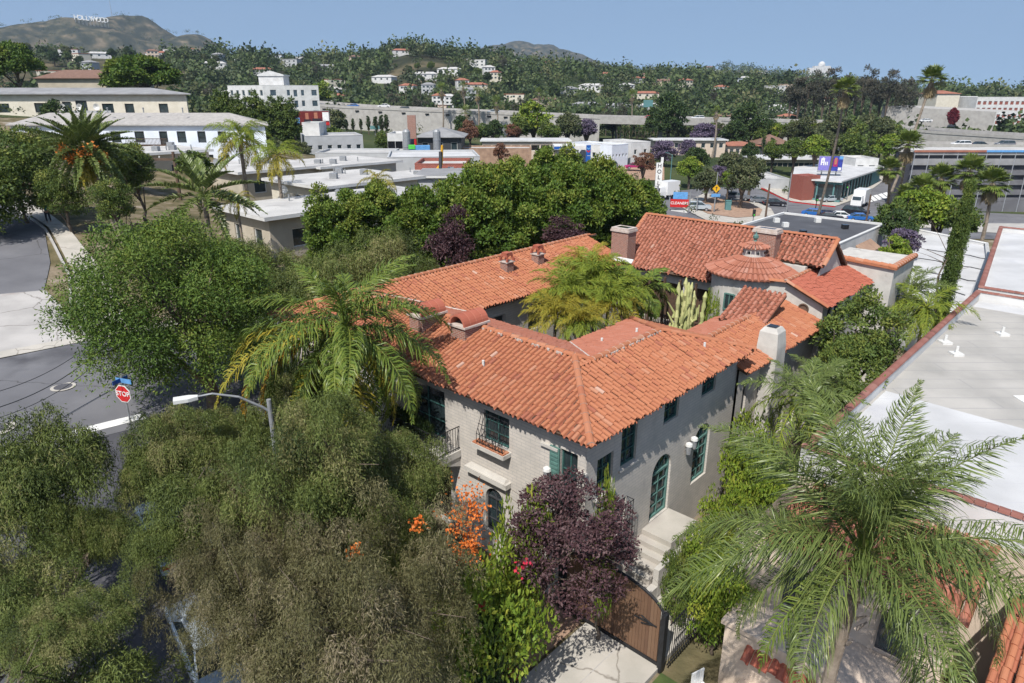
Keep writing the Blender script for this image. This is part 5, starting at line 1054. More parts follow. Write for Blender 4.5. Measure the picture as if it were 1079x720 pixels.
# ivy column (slim cypress shape), date palm, small palms by the bungalows
CYP = crown('crown', 141, 0.85, 0.85, 5.2, 420, 90, 0.15, 0.08, 'leaf_shrub', rc=0.17, fill=0.2, low=-1.0, tone=0.35, lump=0.08, flat=1.2)
cy = P(1006, 270, 40); put_tree('cypress_tree', 'tall slim column shaped cypress rising in front of the white flat roofs', 'tree', cy, CYP, 142, (0.46, 0.46, 0.92), base=(cy.x, cy.y), bark='bark', nb=3)
DF = [frond_mesh('frond', 61, 3.4, 0.45, 70, 'frond_grey', leaf=0.40, wd=0.07, up=0.05, hang=0.05, plume=0.4, vee=.7), frond_mesh('frond', 62, 3.3, 0.6, 70, 'frond_grey', leaf=0.40, wd=0.07, hang=0.1, vee=.6), frond_mesh('frond', 63, 2.8, 0.7, 60, 'frond_yellow', leaf=0.32, wd=0.06, hang=0.2)]
tp = P(90, 158, 52); dp = feather_palm('date_palm', 'big date palm with orange fruit stalks above the white terrace wall', (tp.x+1.6, tp.y, gz(tp.x, tp.y)-0.2), tp, [DF[0], DF[0], DF[1], DF[1], DF[2]], 80, 62, 1.12, 0.38, spread=(1.5, -1.25), shaft=False)
r = np.random.default_rng(5)
for k in range(6):
    a = 3.5+k*0.5; C = np.array([math.cos(a)*1.5, math.sin(a)*1.5, -0.2+0.4*math.sin(k*2.1)])+np.array(tp-dp.location)+r.normal(size=(90, 3))*np.array([.17, .17, .24])
    V, F, T = leaf_quads(C, rand_dirs(r, 90), rand_dirs(r, 90), np.full(90, .22), np.full(90, .14), r.random(90)); link('fruit_stalk', np_mesh('fruit_stalk', V, F, T, 'fruit_orange'), dp)
small_palm(215, 208, 47, 'low feather palm spreading behind the huge feathery tree', 20, 71, 1.35, [DF[0], DF[1]], r0=0.2)
small_palm(253, 148, 68, 'feather palm in front of the right end of the pale blue apartment row', 22, 72, 1.9, [FS[1], FS[1], FS[2]], r0=0.2)
small_palm(292, 166, 64, 'smaller yellowish palm between the flat roofed bungalows', 16, 73, 1.55, [FS[1], FS[2]], r0=0.17)
small_palm(398, 192, 50, 'young pale palm poking above the left end of the ficus screen', 12, 74, 0.9, [FS[2], FS[1]], r0=0.1)
small_palm(250, 212, 52, 'yellow frond tuft at the bungalow corner beside the huge tree', 12, 75, 0.8, [FS[2]], r0=0.1)
LEFTB = crown('crown', 151, 2.6, 2.6, 3.0, 110, 130, 0.22, 0.10, 'leaf_shrub', rc=0.25, tone=0.5, low=-0.9)
for k, (u, v, d, s_, lb) in enumerate(((12, 185, 56, 1.25, 'green bushy tree at the left edge below the cream apartments'), (35, 165, 60, 0.9, 'green tree against the left side of the date palm'), (62, 205, 54, 0.7, 'dark shrubby tree under the date palm, above the pavement'), (120, 212, 48, 0.55, 'low bush at the foot of the date palm trunks'), (140, 178, 58, 0.75, 'feathery bush right of the date palm'), (-25, 200, 52, 1.2, 'leafy tree cut by the left edge above the uphill street'))):
    put_tree('leafy_tree', lb, 'tree', P(u, v, d), LEFTB, 160+k, s_, k*1.3, r0=0.15, group='bushy trees around the date palm')
ROUND = crown('crown', 171, 4.8, 4.8, 3.6, 110, 150, 0.42, 0.24, 'leaf_ficus', rc=0.24, tone=0.5, low=-0.5, lump=0.1, fill=0.2)
put_tree('round_tree', 'big rounded bright green tree behind the cream apartment roof', 'tree', P(150, 82, 150), ROUND, 172, (1.65, 1.65, 1.35), 0, r0=0.5)
put_tree('round_tree', 'dark rounded tree at the left edge behind the cream apartments', 'tree', P(14, 68, 140), ROUND, 173, (1.05, 1.05, 1.25), 1, r0=0.4).children[0]
# ------------------------------------------------------------------ neighbouring and town buildings
def block(name, label, cat, corners, z0, zt, wm, rm='roof_gravel', parapet=0.0, over=0.0, holes=None, fm='white_frame', pm='glass', hip=0.0, hipm=None, group=None, bars=(0, 0), cap=None, roof_th=0.25, ridge_axis=None, shrink=0.5):
    """building over an outline (corners counter-clockwise, world x, y) with walls, roof and real window openings"""
    cx = sum(c[0] for c in corners)/len(corners); cy = sum(c[1] for c in corners)/len(corners)
    t = thing(name, label, cat, (cx, cy, z0), 0, group); C = [(c[0]-cx, c[1]-cy) for c in corners]; n = len(C); h = zt-z0
    w = MB(); holes = holes or {}
    top = h+(parapet if not over else 0)
    for k in range(n): wall(w, C[k], C[(k+1) % n], 0, top, [(q[0], q[1], q[2]-z0, q[3]-z0, *q[4:]) for q in holes.get(k, [])])
    w.build('wall', wm, t)
    for k in holes:
        for q in holes[k]: window(t, C[k], C[(k+1) % n], (q[0], q[1], q[2]-z0, q[3]-z0, *q[4:]), fm, pm, bars=bars, fw=0.08, inset=0.16)
    def grow(d): 
        out = []
        for k in range(n):
            p0, p1, p2 = Vector(C[k-1]), Vector(C[k]), Vector(C[(k+1) % n]); a = (p1-p0).normalized(); b = (p2-p1).normalized(); na_ = Vector((a.y, -a.x)); nb_ = Vector((b.y, -b.x))
            m = (na_+nb_); m = m/max(0.3, m.dot(na_)); out.append(tuple(p1+m*d))
        return out
    r = MB()
    if hip:
        G = grow(over); lo = [(p[0], p[1], h) for p in G]
        r.prism(G, h-0.02, h+0.12)
        e0 = (Vector(G[1])-Vector(G[0])).length; e1 = (Vector(G[2])-Vector(G[1])).length
        if e0 >= e1: a, b = (Vector(G[0])+Vector(G[3]))/2, (Vector(G[1])+Vector(G[2]))/2
        else: a, b = (Vector(G[0])+Vector(G[1]))/2, (Vector(G[2])+Vector(G[3]))/2
        d = (b-a).normalized(); ins = min(e0, e1)*shrink; a2 = a+d*ins; b2 = b-d*ins; A = (a2.x, a2.y, h+0.12+hip); B = (b2.x, b2.y, h+0.12+hip); L4 = [(p[0], p[1], h+0.125) for p in G]
        if e0 >= e1: r.face([L4[0], L4[1], B, A]); r.face([L4[2], L4[3], A, B]); r.face([L4[1], L4[2], B]); r.face([L4[3], L4[0], A])
        else: r.face([L4[1], L4[2], B, A]); r.face([L4[3], L4[0], A, B]); r.face([L4[0], L4[1], A]); r.face([L4[2], L4[3], B])
        r.build('roof', hipm or rm, t)
    elif over:
        r.prism(grow(over), h, h+roof_th); r.build('roof', rm, t)
        f = MB(); Gf = grow(over+0.03)
        for k in range(n): p, q = Gf[k], Gf[(k+1) % n]; f.face([(p[0], p[1], h-0.05), (q[0], q[1], h-0.05), (q[0], q[1], h+roof_th-0.03), (p[0], p[1], h+roof_th-0.03)])
        f.build('fascia', 'stucco_plain', t)
    else:
        r.prism(grow(-0.2), h-0.2, h); r.build('roof', rm, t)
        if parapet:
            G0, G1 = grow(0.03), grow(-0.25); f = MB()
            for k in range(n):
                a, b, c, d = G0[k], G0[(k+1) % n], G1[(k+1) % n], G1[k]; z = top+0.06
                f.face([(*a, z), (*b, z), (*c, z), (*d, z)]); f.face([(*a, top-0.05), (*b, top-0.05), (*b, z), (*a, z)]); f.face([(*d, z), (*c, z), (*c, h), (*d, h)])
            f.build('parapet', cap or wm, t)
    return t
def rect_ab(a0, b0, a1, b1): return [tuple(W(a0, b0)[:2]), tuple(W(a1, b0)[:2]), tuple(W(a1, b1)[:2]), tuple(W(a0, b1)[:2])]
def winrow(n, u0, du, w_, z0, z1, *x): return [(u0+k*du, u0+k*du+w_, z0, z1, *x) for k in range(n)]
def roof_stuff(parent, spots, z, m='galv', h=0.5, r=0.09, name='vent_pipe'):
    for (x, y) in spots:
        c = MB(); c.tube([(x, y, z-0.1), (x, y, z+h)], r, 7); c.lathe([(r*1.7, z+h), (r*1.7, z+h+0.08), (0.02, z+h+0.14)], x, y, 8); c.build(name, m, parent)
# flat roofed bungalows (same street grid as the house)
G = 'flat roofed bungalows beyond the house'
def bung(a0, b0, a1, b1, z0, zt, label, holes=None, wm='stucco_tan'):
    t = block('bungalow', label, 'house', rect_ab(a0, b0, a1, b1), z0, zt, wm, 'roof_gravel', over=0.7, holes=holes, group=G)
    r = random.Random(int(a0*7+b0)); c = W((a0+a1)/2, (b0+b1)/2)
    for k in range(7):
        q = W(r.uniform(a0+1, a1-1), r.uniform(b0+1, b1-1)); x, y = q.x-c.x, q.y-c.y; z = zt-z0+0.25; mb = MB()
        if k % 3 == 0: mb.box(x-0.4, y-0.4, z, x+0.4, y+0.4, z+0.6); mb.build('roof_unit', 'galv', t)
        else: mb.tube([(x, y, z), (x, y, z+0.6)], 0.08, 6); mb.build('vent_pipe', 'galv', t)
    return t
bung(12.5, 42.2, 31.0, 50.0, 3.0, 7.3, 'nearest flat roofed bungalow, its pale roof just above the ficus and the huge tree', {0: winrow(3, 2, 5, 1.6, 4.6, 6.2), 3: winrow(2, 1.5, 3.5, 1.4, 4.6, 6.2)})
bung(24.4, 52.7, 37, 63.5, 3.0, 7.7, 'middle flat roofed bungalow with cream walls, behind the small yellowish palm', {0: winrow(3, 1.5, 3.6, 1.6, 5, 6.6), 3: [(1.5, 2.6, 3.0, 5.8, 1), (5, 6.5, 5, 6.6)]}, 'stucco_cream')
bung(24.4, 70.5, 36, 84, 3.8, 7.9, 'left flat roofed bungalow with tan walls, behind the low feather palm', {0: winrow(3, 1.5, 3.6, 1.6, 5.4, 7)})
bung(35, 69.5, 47, 80, 2.5, 7.8, 'far flat roofed bungalow with a long pale fascia', {0: winrow(4, 1, 2.6, 1.6, 5.2, 6.8)}, 'stucco_cream')
bung(17, 85, 27, 96, 6, 9.6, 'small flat roofed bungalow below the pale blue apartment row', {0: winrow(3, 1.5, 3.6, 1.6, 6.6, 8.2)})
bung(41, 58, 53, 66, 1.0, 6.6, 'flat roofed bungalow at the right end of the row, beside the excavator', {0: winrow(3, 1.5, 3.6, 1.6, 4, 5.4)}, 'stucco_grey')
for k, (u, v, z, s_) in enumerate(((300, 206, 7.6, 0.9), (258, 218, 7.6, 0.8), (405, 199, 7.6, 0.7))):
    q = at(u, v, z); d = thing('satellite_dish', ('white satellite dish on the bungalow roof beside the small yellowish palm', 'white satellite dish at the near edge of the closest bungalow roof', 'satellite dish half hidden by the young palm above the ficus')[k], 'satellite dish', q)
    mb = MB(); mb.tube([(0, 0, -0.1), (0, 0, 0.5)], 0.04, 6); mb.build('mast', 'galv', d); mb = MB()
    for j in range(12):
        a0, a1 = math.tau*j/12, math.tau*(j+1)/12; mb.face([(0, 0, 0.6), (s_*0.45*math.cos(a0), -0.15, 0.6+s_*0.45*math.sin(a0)), (s_*0.45*math.cos(a1), -0.15, 0.6+s_*0.45*math.sin(a1))])
    mb.build('dish', 'white_frame', d)
# pale blue two storey apartment row and its neighbours
aw = {0: [(4+k*3.5, 5.4+k*3.5, 10.2, 11.8) for k in range(5)]+[(21.6, 22.8, 9.5, 11.8), (24.2, 25.5, 10.2, 11.8), (27.2, 28.4, 10.2, 11.8), (30.2, 31.4, 10.2, 11.8), (34.2, 35.5, 10.5, 12.0)]+winrow(5, 21, 2.4, 0.9, 7.9, 8.5), 1: [(2, 3.2, 10.4, 11.9)]}
ap = block('apartment_row', 'pale blue two storey apartment row with grey shingle roof behind the date palm', 'apartment building', [(-73, 104), (-35.8, 103.5), (-39.2, 113), (-77, 113.5)], 7.2, 12.6, 'stucco_blue_white', 'roof_shingle', over=0.5, holes=aw, fm='dark_frame', hip=1.5, bars=(0, 1))
mb = MB(); mb.box(0.6, -6.4, 2.6, 6.6, -4.85, 2.75)
for k in range(31): mb.box(0.62+k*0.195, -6.38, 2.75, 0.66+k*0.195, -6.34, 3.6)
mb.box(0.6, -6.4, 3.6, 6.6, -6.3, 3.68); mb.build('balcony', 'wood_dark', ap)
roof_stuff(ap, [(-3, -3.0), (2, -2.5), (8, -3)], 7.2)
ca_ = {0: [(4, 7.4, 13.6, 15.4), (16, 18.5, 13.8, 15.4), (21, 22.6, 13.6, 15.6), (23.4, 25.4, 12.6, 15.8)], 1: [(1.5, 3.0, 13.6, 15.6)]}
ca_[0] = ca_[0]+[(9.5, 11.5, 13.8, 15.3), (28, 30, 13.8, 15.3), (32, 33.6, 13.8, 15.3), (38, 39.6, 13.8, 15.3)]+winrow(9, 3, 4.4, 1.6, 10.6, 12.0)
cr_ = block('cream_apartments', 'long cream two storey apartment block with low grey roof, upper left', 'apartment building', [(-99, 126), (-56, 124.5), (-61, 136), (-104, 137)], 9, 16.8, 'stucco_cream', 'roof_grey', over=0.8, holes=ca_, fm='dark_frame', hip=1.0)
mb = MB(); mb.box(2.5, -8.0, 4.0, 11.5, -6.4, 4.15); mb.box(2.5, -8.0, 4.15, 11.5, -7.9, 5.2); mb.build('balcony', 'stucco_grey', cr_)
for k in range(3):
    mb = MB(); x = 3.6+k*2.9
    for j in range(12):
        a0, a1 = math.tau*j/12, math.tau*(j+1)/12; mb.face([(x, -8.1, 5.8), (x+0.55*math.cos(a0), -8.35, 5.8+0.55*math.sin(a0)), (x+0.55*math.cos(a1), -8.35, 5.8+0.55*math.sin(a1))])
    mb.tube([(x, -8.0, 5.1), (x, -8.0, 5.7)], 0.04, 5); mb.build('satellite_dish', 'white_frame', cr_)
block('terrace_house', 'white annex with low grey roof at the left edge beneath the cream apartments', 'house', [(-96, 112), (-74.5, 112), (-74.5, 120), (-96, 120)], 8, 12.4, 'stucco_plain', 'roof_gravel', over=0.4, holes={0: winrow(3, 3, 4, 1.4, 9.5, 11)})
block('hill_house', 'brown roofed house behind the cream apartments, left of the big round tree', 'house', [(-104, 160), (-82, 160), (-83, 169), (-106, 169)], 14, 20.0, 'stucco_tan', 'roof_brown', over=0.6, hip=1.8, holes={0: winrow(4, 2, 4.5, 1.6, 16, 17.6)})
# white four storey hotel on the slope
hw = {0: [q for z in (10.0, 13.0, 16.2) for q in winrow(6, 1.2, 3.0, 1.4, z, z+1.7)], 1: [q for z in (10.0, 13.0, 16.2) for q in [(2.0, 3.8, z, z+1.8), (7.0, 8.0, z, z+1.8), (9.0, 10.2, z-0.3, z+1.8), (11.3, 12.3, z, z+1.8), (14.5, 16.2, z, z+1.8)]]}
ho = block('white_hotel', 'white four storey apartment house with stepped gable parapets, above the green hedge trees', 'apartment building', [(-93, 238), (-78, 228), (-62, 233), (-78, 252)], 5, 18.6, 'stucco_plain', 'roof_gravel', parapet=0.7, holes=hw, fm='white_frame', pm='glass_blue')
mb = MB(); mb.prism([(-4, -2), (4, -2), (4, 4), (-4, 4)], 13.5, 17.2); mb.prism([(-4.3, -2.3), (4.3, -2.3), (4.3, 4.3), (-4.3, 4.3)], 17.2, 17.6); mb.face([(-4.3, -2.31, 17.6), (4.3, -2.31, 17.6), (0, -2.31, 18.8)]); mb.build('penthouse', 'stucco_plain', ho)
HDG = crown('crown', 181, 1.6, 1.6, 4.4, 70, 70, 0.42, 0.22, 'leaf_shrub', rc=0.22, tone=0.35, low=-1, lump=0.2, droop=0.5, flat=1.3)
for k in range(9):
    u = 232+k*9.5; put_tree('hedge_tree', ('tall green hedge tree below the white hotel, %s' % ('leftmost of the row', 'second from the left', 'third from the left', 'fourth from the left', 'middle of the row', 'fourth from the right', 'third from the right', 'second from the right', 'rightmost, above the red billboard')[k]), 'tree', P(u, 122+k*0.9+(4 if k % 2 else 0), 138), HDG, 181+k, (1.0, 1.0, 1.0+0.12*math.sin(k*2)), k, group='tall hedge trees below the white hotel', nb=3)
# red billboard, small town buildings on the left
def billboard(name, label, c, w_, h_, rz, face, posts=2, zg=0, strips=()):
    t = thing(name, label, 'billboard', (c.x, c.y, zg), rz); zc = c.z-zg
    mb = MB(); mb.box(-w_/2, 0.0, zc-h_/2, w_/2, 0.25, zc+h_/2); mb.build('frame', 'galv', t)
    mb = MB(); mb.box(-w_/2+0.1, -0.02, zc-h_/2+0.1, w_/2-0.1, -0.003, zc+h_/2-0.1); pn = mb.build('panel', face, t)
    for k, (x0, z0_, x1, z1_, m_) in enumerate(strips): mb = MB(); mb.box(-w_/2+x0*w_, -0.03-0.004*k, zc-h_/2+z0_*h_, -w_/2+x1*w_, -0.022-0.004*k, zc-h_/2+z1_*h_); mb.build('print', m_, pn)
    for k in range(posts): x = (k-(posts-1)/2)*w_*0.6; mb = MB(); mb.tube([(x, 0.4, -1), (x, 0.4, zc)], 0.14, 8); mb.build('post', 'galv', t)
    mb = MB(); mb.box(-w_/2, -0.7, zc-h_/2-0.25, w_/2, 0.3, zc-h_/2-0.15); mb.build('walkway', 'galv', t); return t
mat('print_red', (0.16, 0.02, 0.02), (0.10, 0.01, 0.01), scale=0.8); mat('print_dark', (0.03, 0.02, 0.03)); mat('print_skin', (0.40, 0.16, 0.10)); mat('print_purple', (0.20, 0.18, 0.50), (0.16, 0.14, 0.42)); mat('print_blue', (0.04, 0.06, 0.35), (0.02, 0.03, 0.16), scale=1.2)
mat('print_sky', (0.12, 0.32, 0.62)); mat('teal', (0.10, 0.22, 0.22), (0.08, 0.18, 0.18)); mat('car_blue', (0.02, 0.10, 0.38), rough=0.3); mat('print_yellow', (0.65, 0.36, 0.01)); mat('lime_green', (0.10, 0.55, 0.08)); mat('machine_yellow', (0.62, 0.33, 0.02), rough=0.5); mat('magenta', (0.35, 0.02, 0.12))
q = P(329, 125, 152); billboard('billboard', 'dark red billboard with two portrait figures below the white hotel', q, 7.6, 3.3, 0.1, 'print_red', 2, gz(q.x, q.y),
    ((0.02, 0.1, 0.14, 0.55, 'print_sky'), (0.26, 0.0, 0.46, 0.45, 'print_dark'), (0.31, 0.45, 0.40, 0.85, 'print_skin'), (0.50, 0.0, 0.76, 0.5, 'print_dark'), (0.56, 0.5, 0.66, 0.88, 'print_skin'), (0.80, 0.35, 0.98, 0.9, 'paint_white'), (0.80, 0.08, 0.98, 0.25, 'paint_red')))
def pblock(name, label, u0, u1, vt, d, vb, depth, wm, rm='roof_gravel', z0=None, rot=0.0, **k):
    """building whose camera-facing wall spans picture columns u0..u1 with its roof edge at row vt and ground distance d"""
    a, b = P(u0, vt, d), P(u1, vt, d); zt = (a.z+b.z)/2; c = Vector(((b.x-a.x), (b.y-a.y))).normalized(); n = Vector((-c.y, c.x)); b = Vector((b.x, b.y))+n*rot
    c = Vector((b.x-a.x, b.y-a.y)).normalized(); n = Vector((-c.y, c.x))*depth
    zb = P((u0+u1)/2, vb, d).z if z0 is None else z0; zb = min(zb, gz(a.x, a.y)-0.5, gz(b.x, b.y)-0.5)
    L_ = (Vector((b.x, b.y))-Vector((a.x, a.y))).length; H_ = {}
    wr = k.pop('rows', None)
    if wr:
        H_[0] = []
        for (n_, zt_, hh, ww) in wr:
            for j in range(n_): uu = L_*(j+0.5)/n_-ww/2; H_[0].append((uu, uu+ww, zt-zt_-hh, zt-zt_))
    return block(name, label, k.pop('cat', 'building'), [(a.x, a.y), (b.x, b.y), (b.x+n.x, b.y+n.y), (a.x+n.x, a.y+n.y)], zb, zt, wm, rm, holes=H_, **k)
pblock('shop_building', 'low pale grey shop with small square windows below the red billboard', 321, 378, 146, 138, 168, 12, 'stucco_grey', 'roof_gravel', parapet=0.4, rows=[(6, 1.4, 0.9, 0.9)], rot=4)
pblock('shed', 'small green topped shed under the red billboard', 318, 336, 131, 146, 150, 6, 'stucco_plain', 'teal', parapet=0.3)
pblock('shop_building', 'long low white garage wall left of the rust coloured sign tower', 408, 432, 143, 150, 160, 10, 'stucco_plain', 'roof_gravel', parapet=0.4, rows=[(3, 1.2, 1.6, 1.6)], pm='void', fm='dark_frame')
pblock('black_building', 'black walled building with a grey hipped roof beside the rust coloured sign tower', 440, 486, 145, 148, 164, 12, 'dark_frame', 'roof_grey', over=0.8, hip=1.7, rows=[(3, 1.0, 2.0, 1.4)], pm='glass')
pblock('white_workshop', 'white flat roofed workshop in the centre left, behind the excavator', 408, 505, 168, 112, 178, 14, 'stucco_grey', 'roof_membrane', parapet=0.3, rot=2)
pblock('workshop', 'low brown walled building with grey roof beside the yellow excavator arm', 437, 492, 176, 96, 184, 9, 'brick_wall_red', 'roof_gravel', parapet=0.4)
pblock('shed', 'grey flat roofed shed with a tan edge board behind the ficus screen', 440, 486, 187, 84, 198, 8, 'stucco_grey', 'roof_grey', over=0.4)
pblock('white_workshop', 'grey rendered workshop with a wide pale roof left of the mural wall', 332, 412, 163, 125, 170, 10, 'stucco_grey', 'roof_gravel', parapet=0.3)
pblock('storage_building', 'long pink walled storage building under the freeway, centre', 508, 600, 149, 172, 160, 10, 'stucco_peach', 'roof_membrane', over=0.5, rows=[(9, 0.9, 1.4, 2.2)], pm='void')
pblock('workshop', 'low dark yard building with cars in front, centre', 486, 560, 158, 150, 166, 8, 'terracotta_dirt', 'roof_gravel', parapet=0.3)
q = P(434, 134, 140); t = thing('sign_tower', 'tall rust coloured sign tower on a red post', 'sign', (q.x, q.y, gz(q.x, q.y))); h = q.z-t.location.z
mb = MB(); mb.box(-0.85, -0.3, h-2.3, 0.85, 0.3, h+2.3); mb.build('panel', 'brick_red', t); mb = MB(); mb.tube([(0.6, 0, 0), (0.6, 0, h-2.2)], 0.28, 8); mb.build('post', 'paint_red', t)
for k, (u, lb) in enumerate(((428, 'grey vertical tank left of the rust sign tower'), (460, 'grey ribbed tank in front of the black building'))):
    q = P(u, 139, 134); t = thing('tank', lb, 'tank', (q.x, q.y, gz(q.x, q.y))); h = q.z-t.location.z; mb = MB(); mb.lathe([(0.75, 0), (0.75, h), (0.5, h+0.4), (0.1, h+0.5)], 0, 0, 14); mb.build('tank', 'galv', t)
    mb = MB(); [mb.lathe([(0.8, h*j/5), (0.8, h*j/5+0.1)], 0, 0, 14) for j in range(1, 5)]; mb.build('hoop', 'steel', t)
q = P(442, 158, 132); t = thing('skip_container', 'blue and green painted container by the red sign post', 'container', (q.x, q.y, gz(q.x, q.y)), 0.15); h = q.z-t.location.z+0.8; mb = MB(); mb.box(-2, -0.8, 0, 2, 0.8, h-0.0); mb.build('body', 'print_sky', t); mb = MB(); mb.box(-2.1, -0.9, h-0.6, -0.8, 0.9, h+0.1); mb.build('lid', 'lime_green', t)
# yellow excavator with raised arm
q = P(458, 184, 92); t = thing('excavator', 'yellow excavator with its arm raised above the flat roofs', 'excavator', (q.x, q.y, gz(q.x, q.y)), 0.2); h = q.z-t.location.z
mb = MB(); mb.box(-1.2, -1.3, 0.5, 1.4, 1.3, 1.6); mb.box(-0.2, -1.2, 1.6, 0.9, -0.1, 2.9); mb.build('cab', 'machine_yellow', t); mb = MB(); mb.box(-1.8, -1.5, 0, 1.8, -0.9, 0.6); mb.box(-1.8, 0.9, 0, 1.8, 1.5, 0.6); mb.build('track', 'dark_frame', t)
mb = MB(); mb.tube([(-0.8, 0, 1.4), (0.2, 0, h+0.4), (0.9, 0, h+1.3)], [0.32, 0.28, 0.2], 6); mb.tube([(0.9, 0, h+1.2), (1.15, 0, h+3.8)], [0.24, 0.16], 6); mb.build('arm', 'machine_yellow', t); mb = MB(); mb.tube([(0.75, -0.35, h+0.6), (0.85, -0.3, h+3.0)], 0.22, 6); mb.build('bucket', 'dark_frame', t)

# flat roofs right of the house
CAPM = 'clay_flat'
def parapet_building(name, label, pts, z0, zt, rm, hp=0.75, capm='coping', wm='stucco_plain'):
    cx = sum(p[0] for p in pts)/len(pts); cy = sum(p[1] for p in pts)/len(pts); C = [(p[0]-cx, p[1]-cy) for p in pts]; n = len(C)
    t = thing(name, label, 'building', (cx, cy, z0)); h = zt-z0; w = MB()
    for k in range(n):
        a, b = Vector(C[k]), Vector(C[(k+1) % n]); d = (b-a).normalized(); nn = Vector((d.y, -d.x)); wall(w, C[k], C[(k+1) % n], 0, h+hp)
        ai, bi = a-nn*0.25+d*0.25, b-nn*0.25-d*0.25; w.face([(bi.x, bi.y, h), (ai.x, ai.y, h), (ai.x, ai.y, h+hp), (bi.x, bi.y, h+hp)])
    w.build('wall', wm, t); r = MB(); r.prism([((Vector(C[k])*0.995)[0], (Vector(C[k])*0.995)[1]) for k in range(n)], h-0.3, h); r.build('roof', rm, t)
    c = MB()
    for k in range(n):
        a, b = Vector(C[k]), Vector(C[(k+1) % n]); d = (b-a).normalized(); nn = Vector((d.y, -d.x)); L_ = (b-a).length; m_ = max(1, int(L_/0.3)); mid = -nn*0.12
        for j in range(m_):
            p0 = a+d*(L_*j/m_)+mid; p1 = a+d*(L_*(j+0.96)/m_)+mid; i = len(c.v); tt = float(np.clip(0.5+rng.normal()*0.18, 0, 1))
            for (p, e) in ((p0, 0.0), (p1, 0.0)):
                for q in range(6): an = math.pi*q/5; o = nn*(math.cos(an)*0.17); c.v.append((p.x+o.x, p.y+o.y, h+hp+math.sin(an)*0.11*(1-0.12*(p is p1))))
            for q in range(5): c.f.append((i+q, i+q+1, i+7+q, i+6+q)); c.t.append(tt)
    c.build('tile_coping', capm, t); return t, (cx, cy)
def ab(*pts): return [tuple(W(a, b)[:2]) for a, b in pts]
t, _c = parapet_building('flat_roof_building', 'flat grey white roof with tiled parapet, right of the house', ab((7.2, -14), (34.4, -16), (34.4, -4.0), (7.2, -3.75)), -1.5, 5.0, 'roof_membrane_old', 0.5)
for k, (a, b) in enumerate(((24, -4.6), (22.5, -5.4), (27.5, -6.5))):
    q = W(a, b); x, y = q.x-_c[0], q.y-_c[1]; mb = MB(); mb.box(x-0.25, y-0.25, 6.5, x+0.25, y+0.25, 6.62); mb.tube([(x, y, 6.6), (x, y, 6.95)], 0.07, 7); mb.build('vent_pipe', 'white_frame', t)
mb = MB(); pts = [W(a, b) for a, b in ((7.6, -13.6), (15.0, -14.2), (15.5, -4.2), (7.6, -4.1))]; mb.prism([(p.x-_c[0], p.y-_c[1]) for p in pts], 6.502, 6.52); mb.build('new_membrane', 'roof_membrane', t)
mb = MB(); pts = [W(a, b) for a, b in ((32.4, -15.6), (34.1, -15.7), (34.1, -4.3), (32.4, -4.3))]; mb.prism([(p.x-_c[0], p.y-_c[1]) for p in pts], 6.502, 6.52); mb.build('new_membrane', 'roof_membrane', t)
mb = MB(); q = W(18.5, -9.0); x, y = q.x-_c[0], q.y-_c[1]; mb.box(x-0.5, y-0.2, 6.503, x+0.6, y+0.5, 6.56); mb.build('patch', 'paint_white', t)
parapet_building('flat_roof_building', 'bright white flat roof behind the first, at the right edge', [tuple(W(34.8, -16)[:2]), tuple(W(60, -16)[:2]), tuple(W(60, -1.1)[:2]), tuple(W(34.8, -4.0)[:2])], -3, 5.3, 'roof_membrane', 0.35)
# large white membrane roof with cables behind the ivy column
bt, _c = parapet_building('warehouse', 'low white warehouse roof with loose cables behind the slim cypress', ab((37, -3.4), (60.2, -0.9), (67, 0.4), (71, 8.5), (58, 5.2), (44, 3.4)), -4.5, 2.6, 'roof_membrane', 0.25, 'stucco_plain')
for k in range(5):
    mb = MB(); r = random.Random(k); a0 = 40+k*5; pts = []
    for j in range(8): q = W(a0+r.uniform(-0.3, 0.3)+j*0.15, -2.0+j*0.9+r.uniform(-.1, .1)); pts.append((q.x-_c[0], q.y-_c[1], 7.13))
    mb.tube(pts, 0.05, 5); mb.build('cable', 'dark_frame', bt)
# dark flat roof block beyond the rear gable
db = block('dark_roof_building', 'white walled building with a dark flat roof right behind the rear gable', 'building', rect_ab(48, 9.5, 65, 20.5), -4, 3.8, 'stucco_plain', 'roof_dark', parapet=0.15, holes={0: [(1.5, 2.6, 0.6, 2.4), (3.4, 4.5, 0.2, 2.6), (9, 10, 0.6, 2.4), (11, 12, 0.4, 2.6)]}, fm='dark_frame', cap='stucco_plain')
mb = MB(); q = W(56.5, 15); c0 = W(56.5, 15)
for k, (a, b) in enumerate(((51, 18), (54, 14), (57, 17), (60, 12), (62, 15.5), (53, 11.5), (59, 18.8))):
    x, y = W(a, b).x-W(56.5, 15).x, W(a, b).y-W(56.5, 15).y; mb = MB(); mb.box(x-0.28, y-0.28, 7.75, x+0.28, y+0.28, 8.25); mb.build('roof_unit', 'void' if k % 2 else 'white_frame', db)
x, y = W(52, 15.5).x-c0.x, W(52, 15.5).y-c0.y; mb = MB(); pts = [W(a, b)-c0 for a, b in ((50.5, 13.5), (53, 13.5), (53, 17.5), (50.5, 17.5))]; mb.prism([(p.x, p.y) for p in pts], 7.81, 7.9); mb.build('skylight', 'stucco_cream', db)
sl = MB(); pts = [W(a, b)-c0 for a, b in ((56, 8.4), (60.5, 8.4), (60.5, 9.5), (56, 9.5))]; sl.prism([(p.x, p.y) for p in pts], [6.2, 6.2, 6.9, 6.9], [6.35, 6.35, 7.05, 7.05]); sl.build('canopy_roof', 'terracotta_dirt', db)
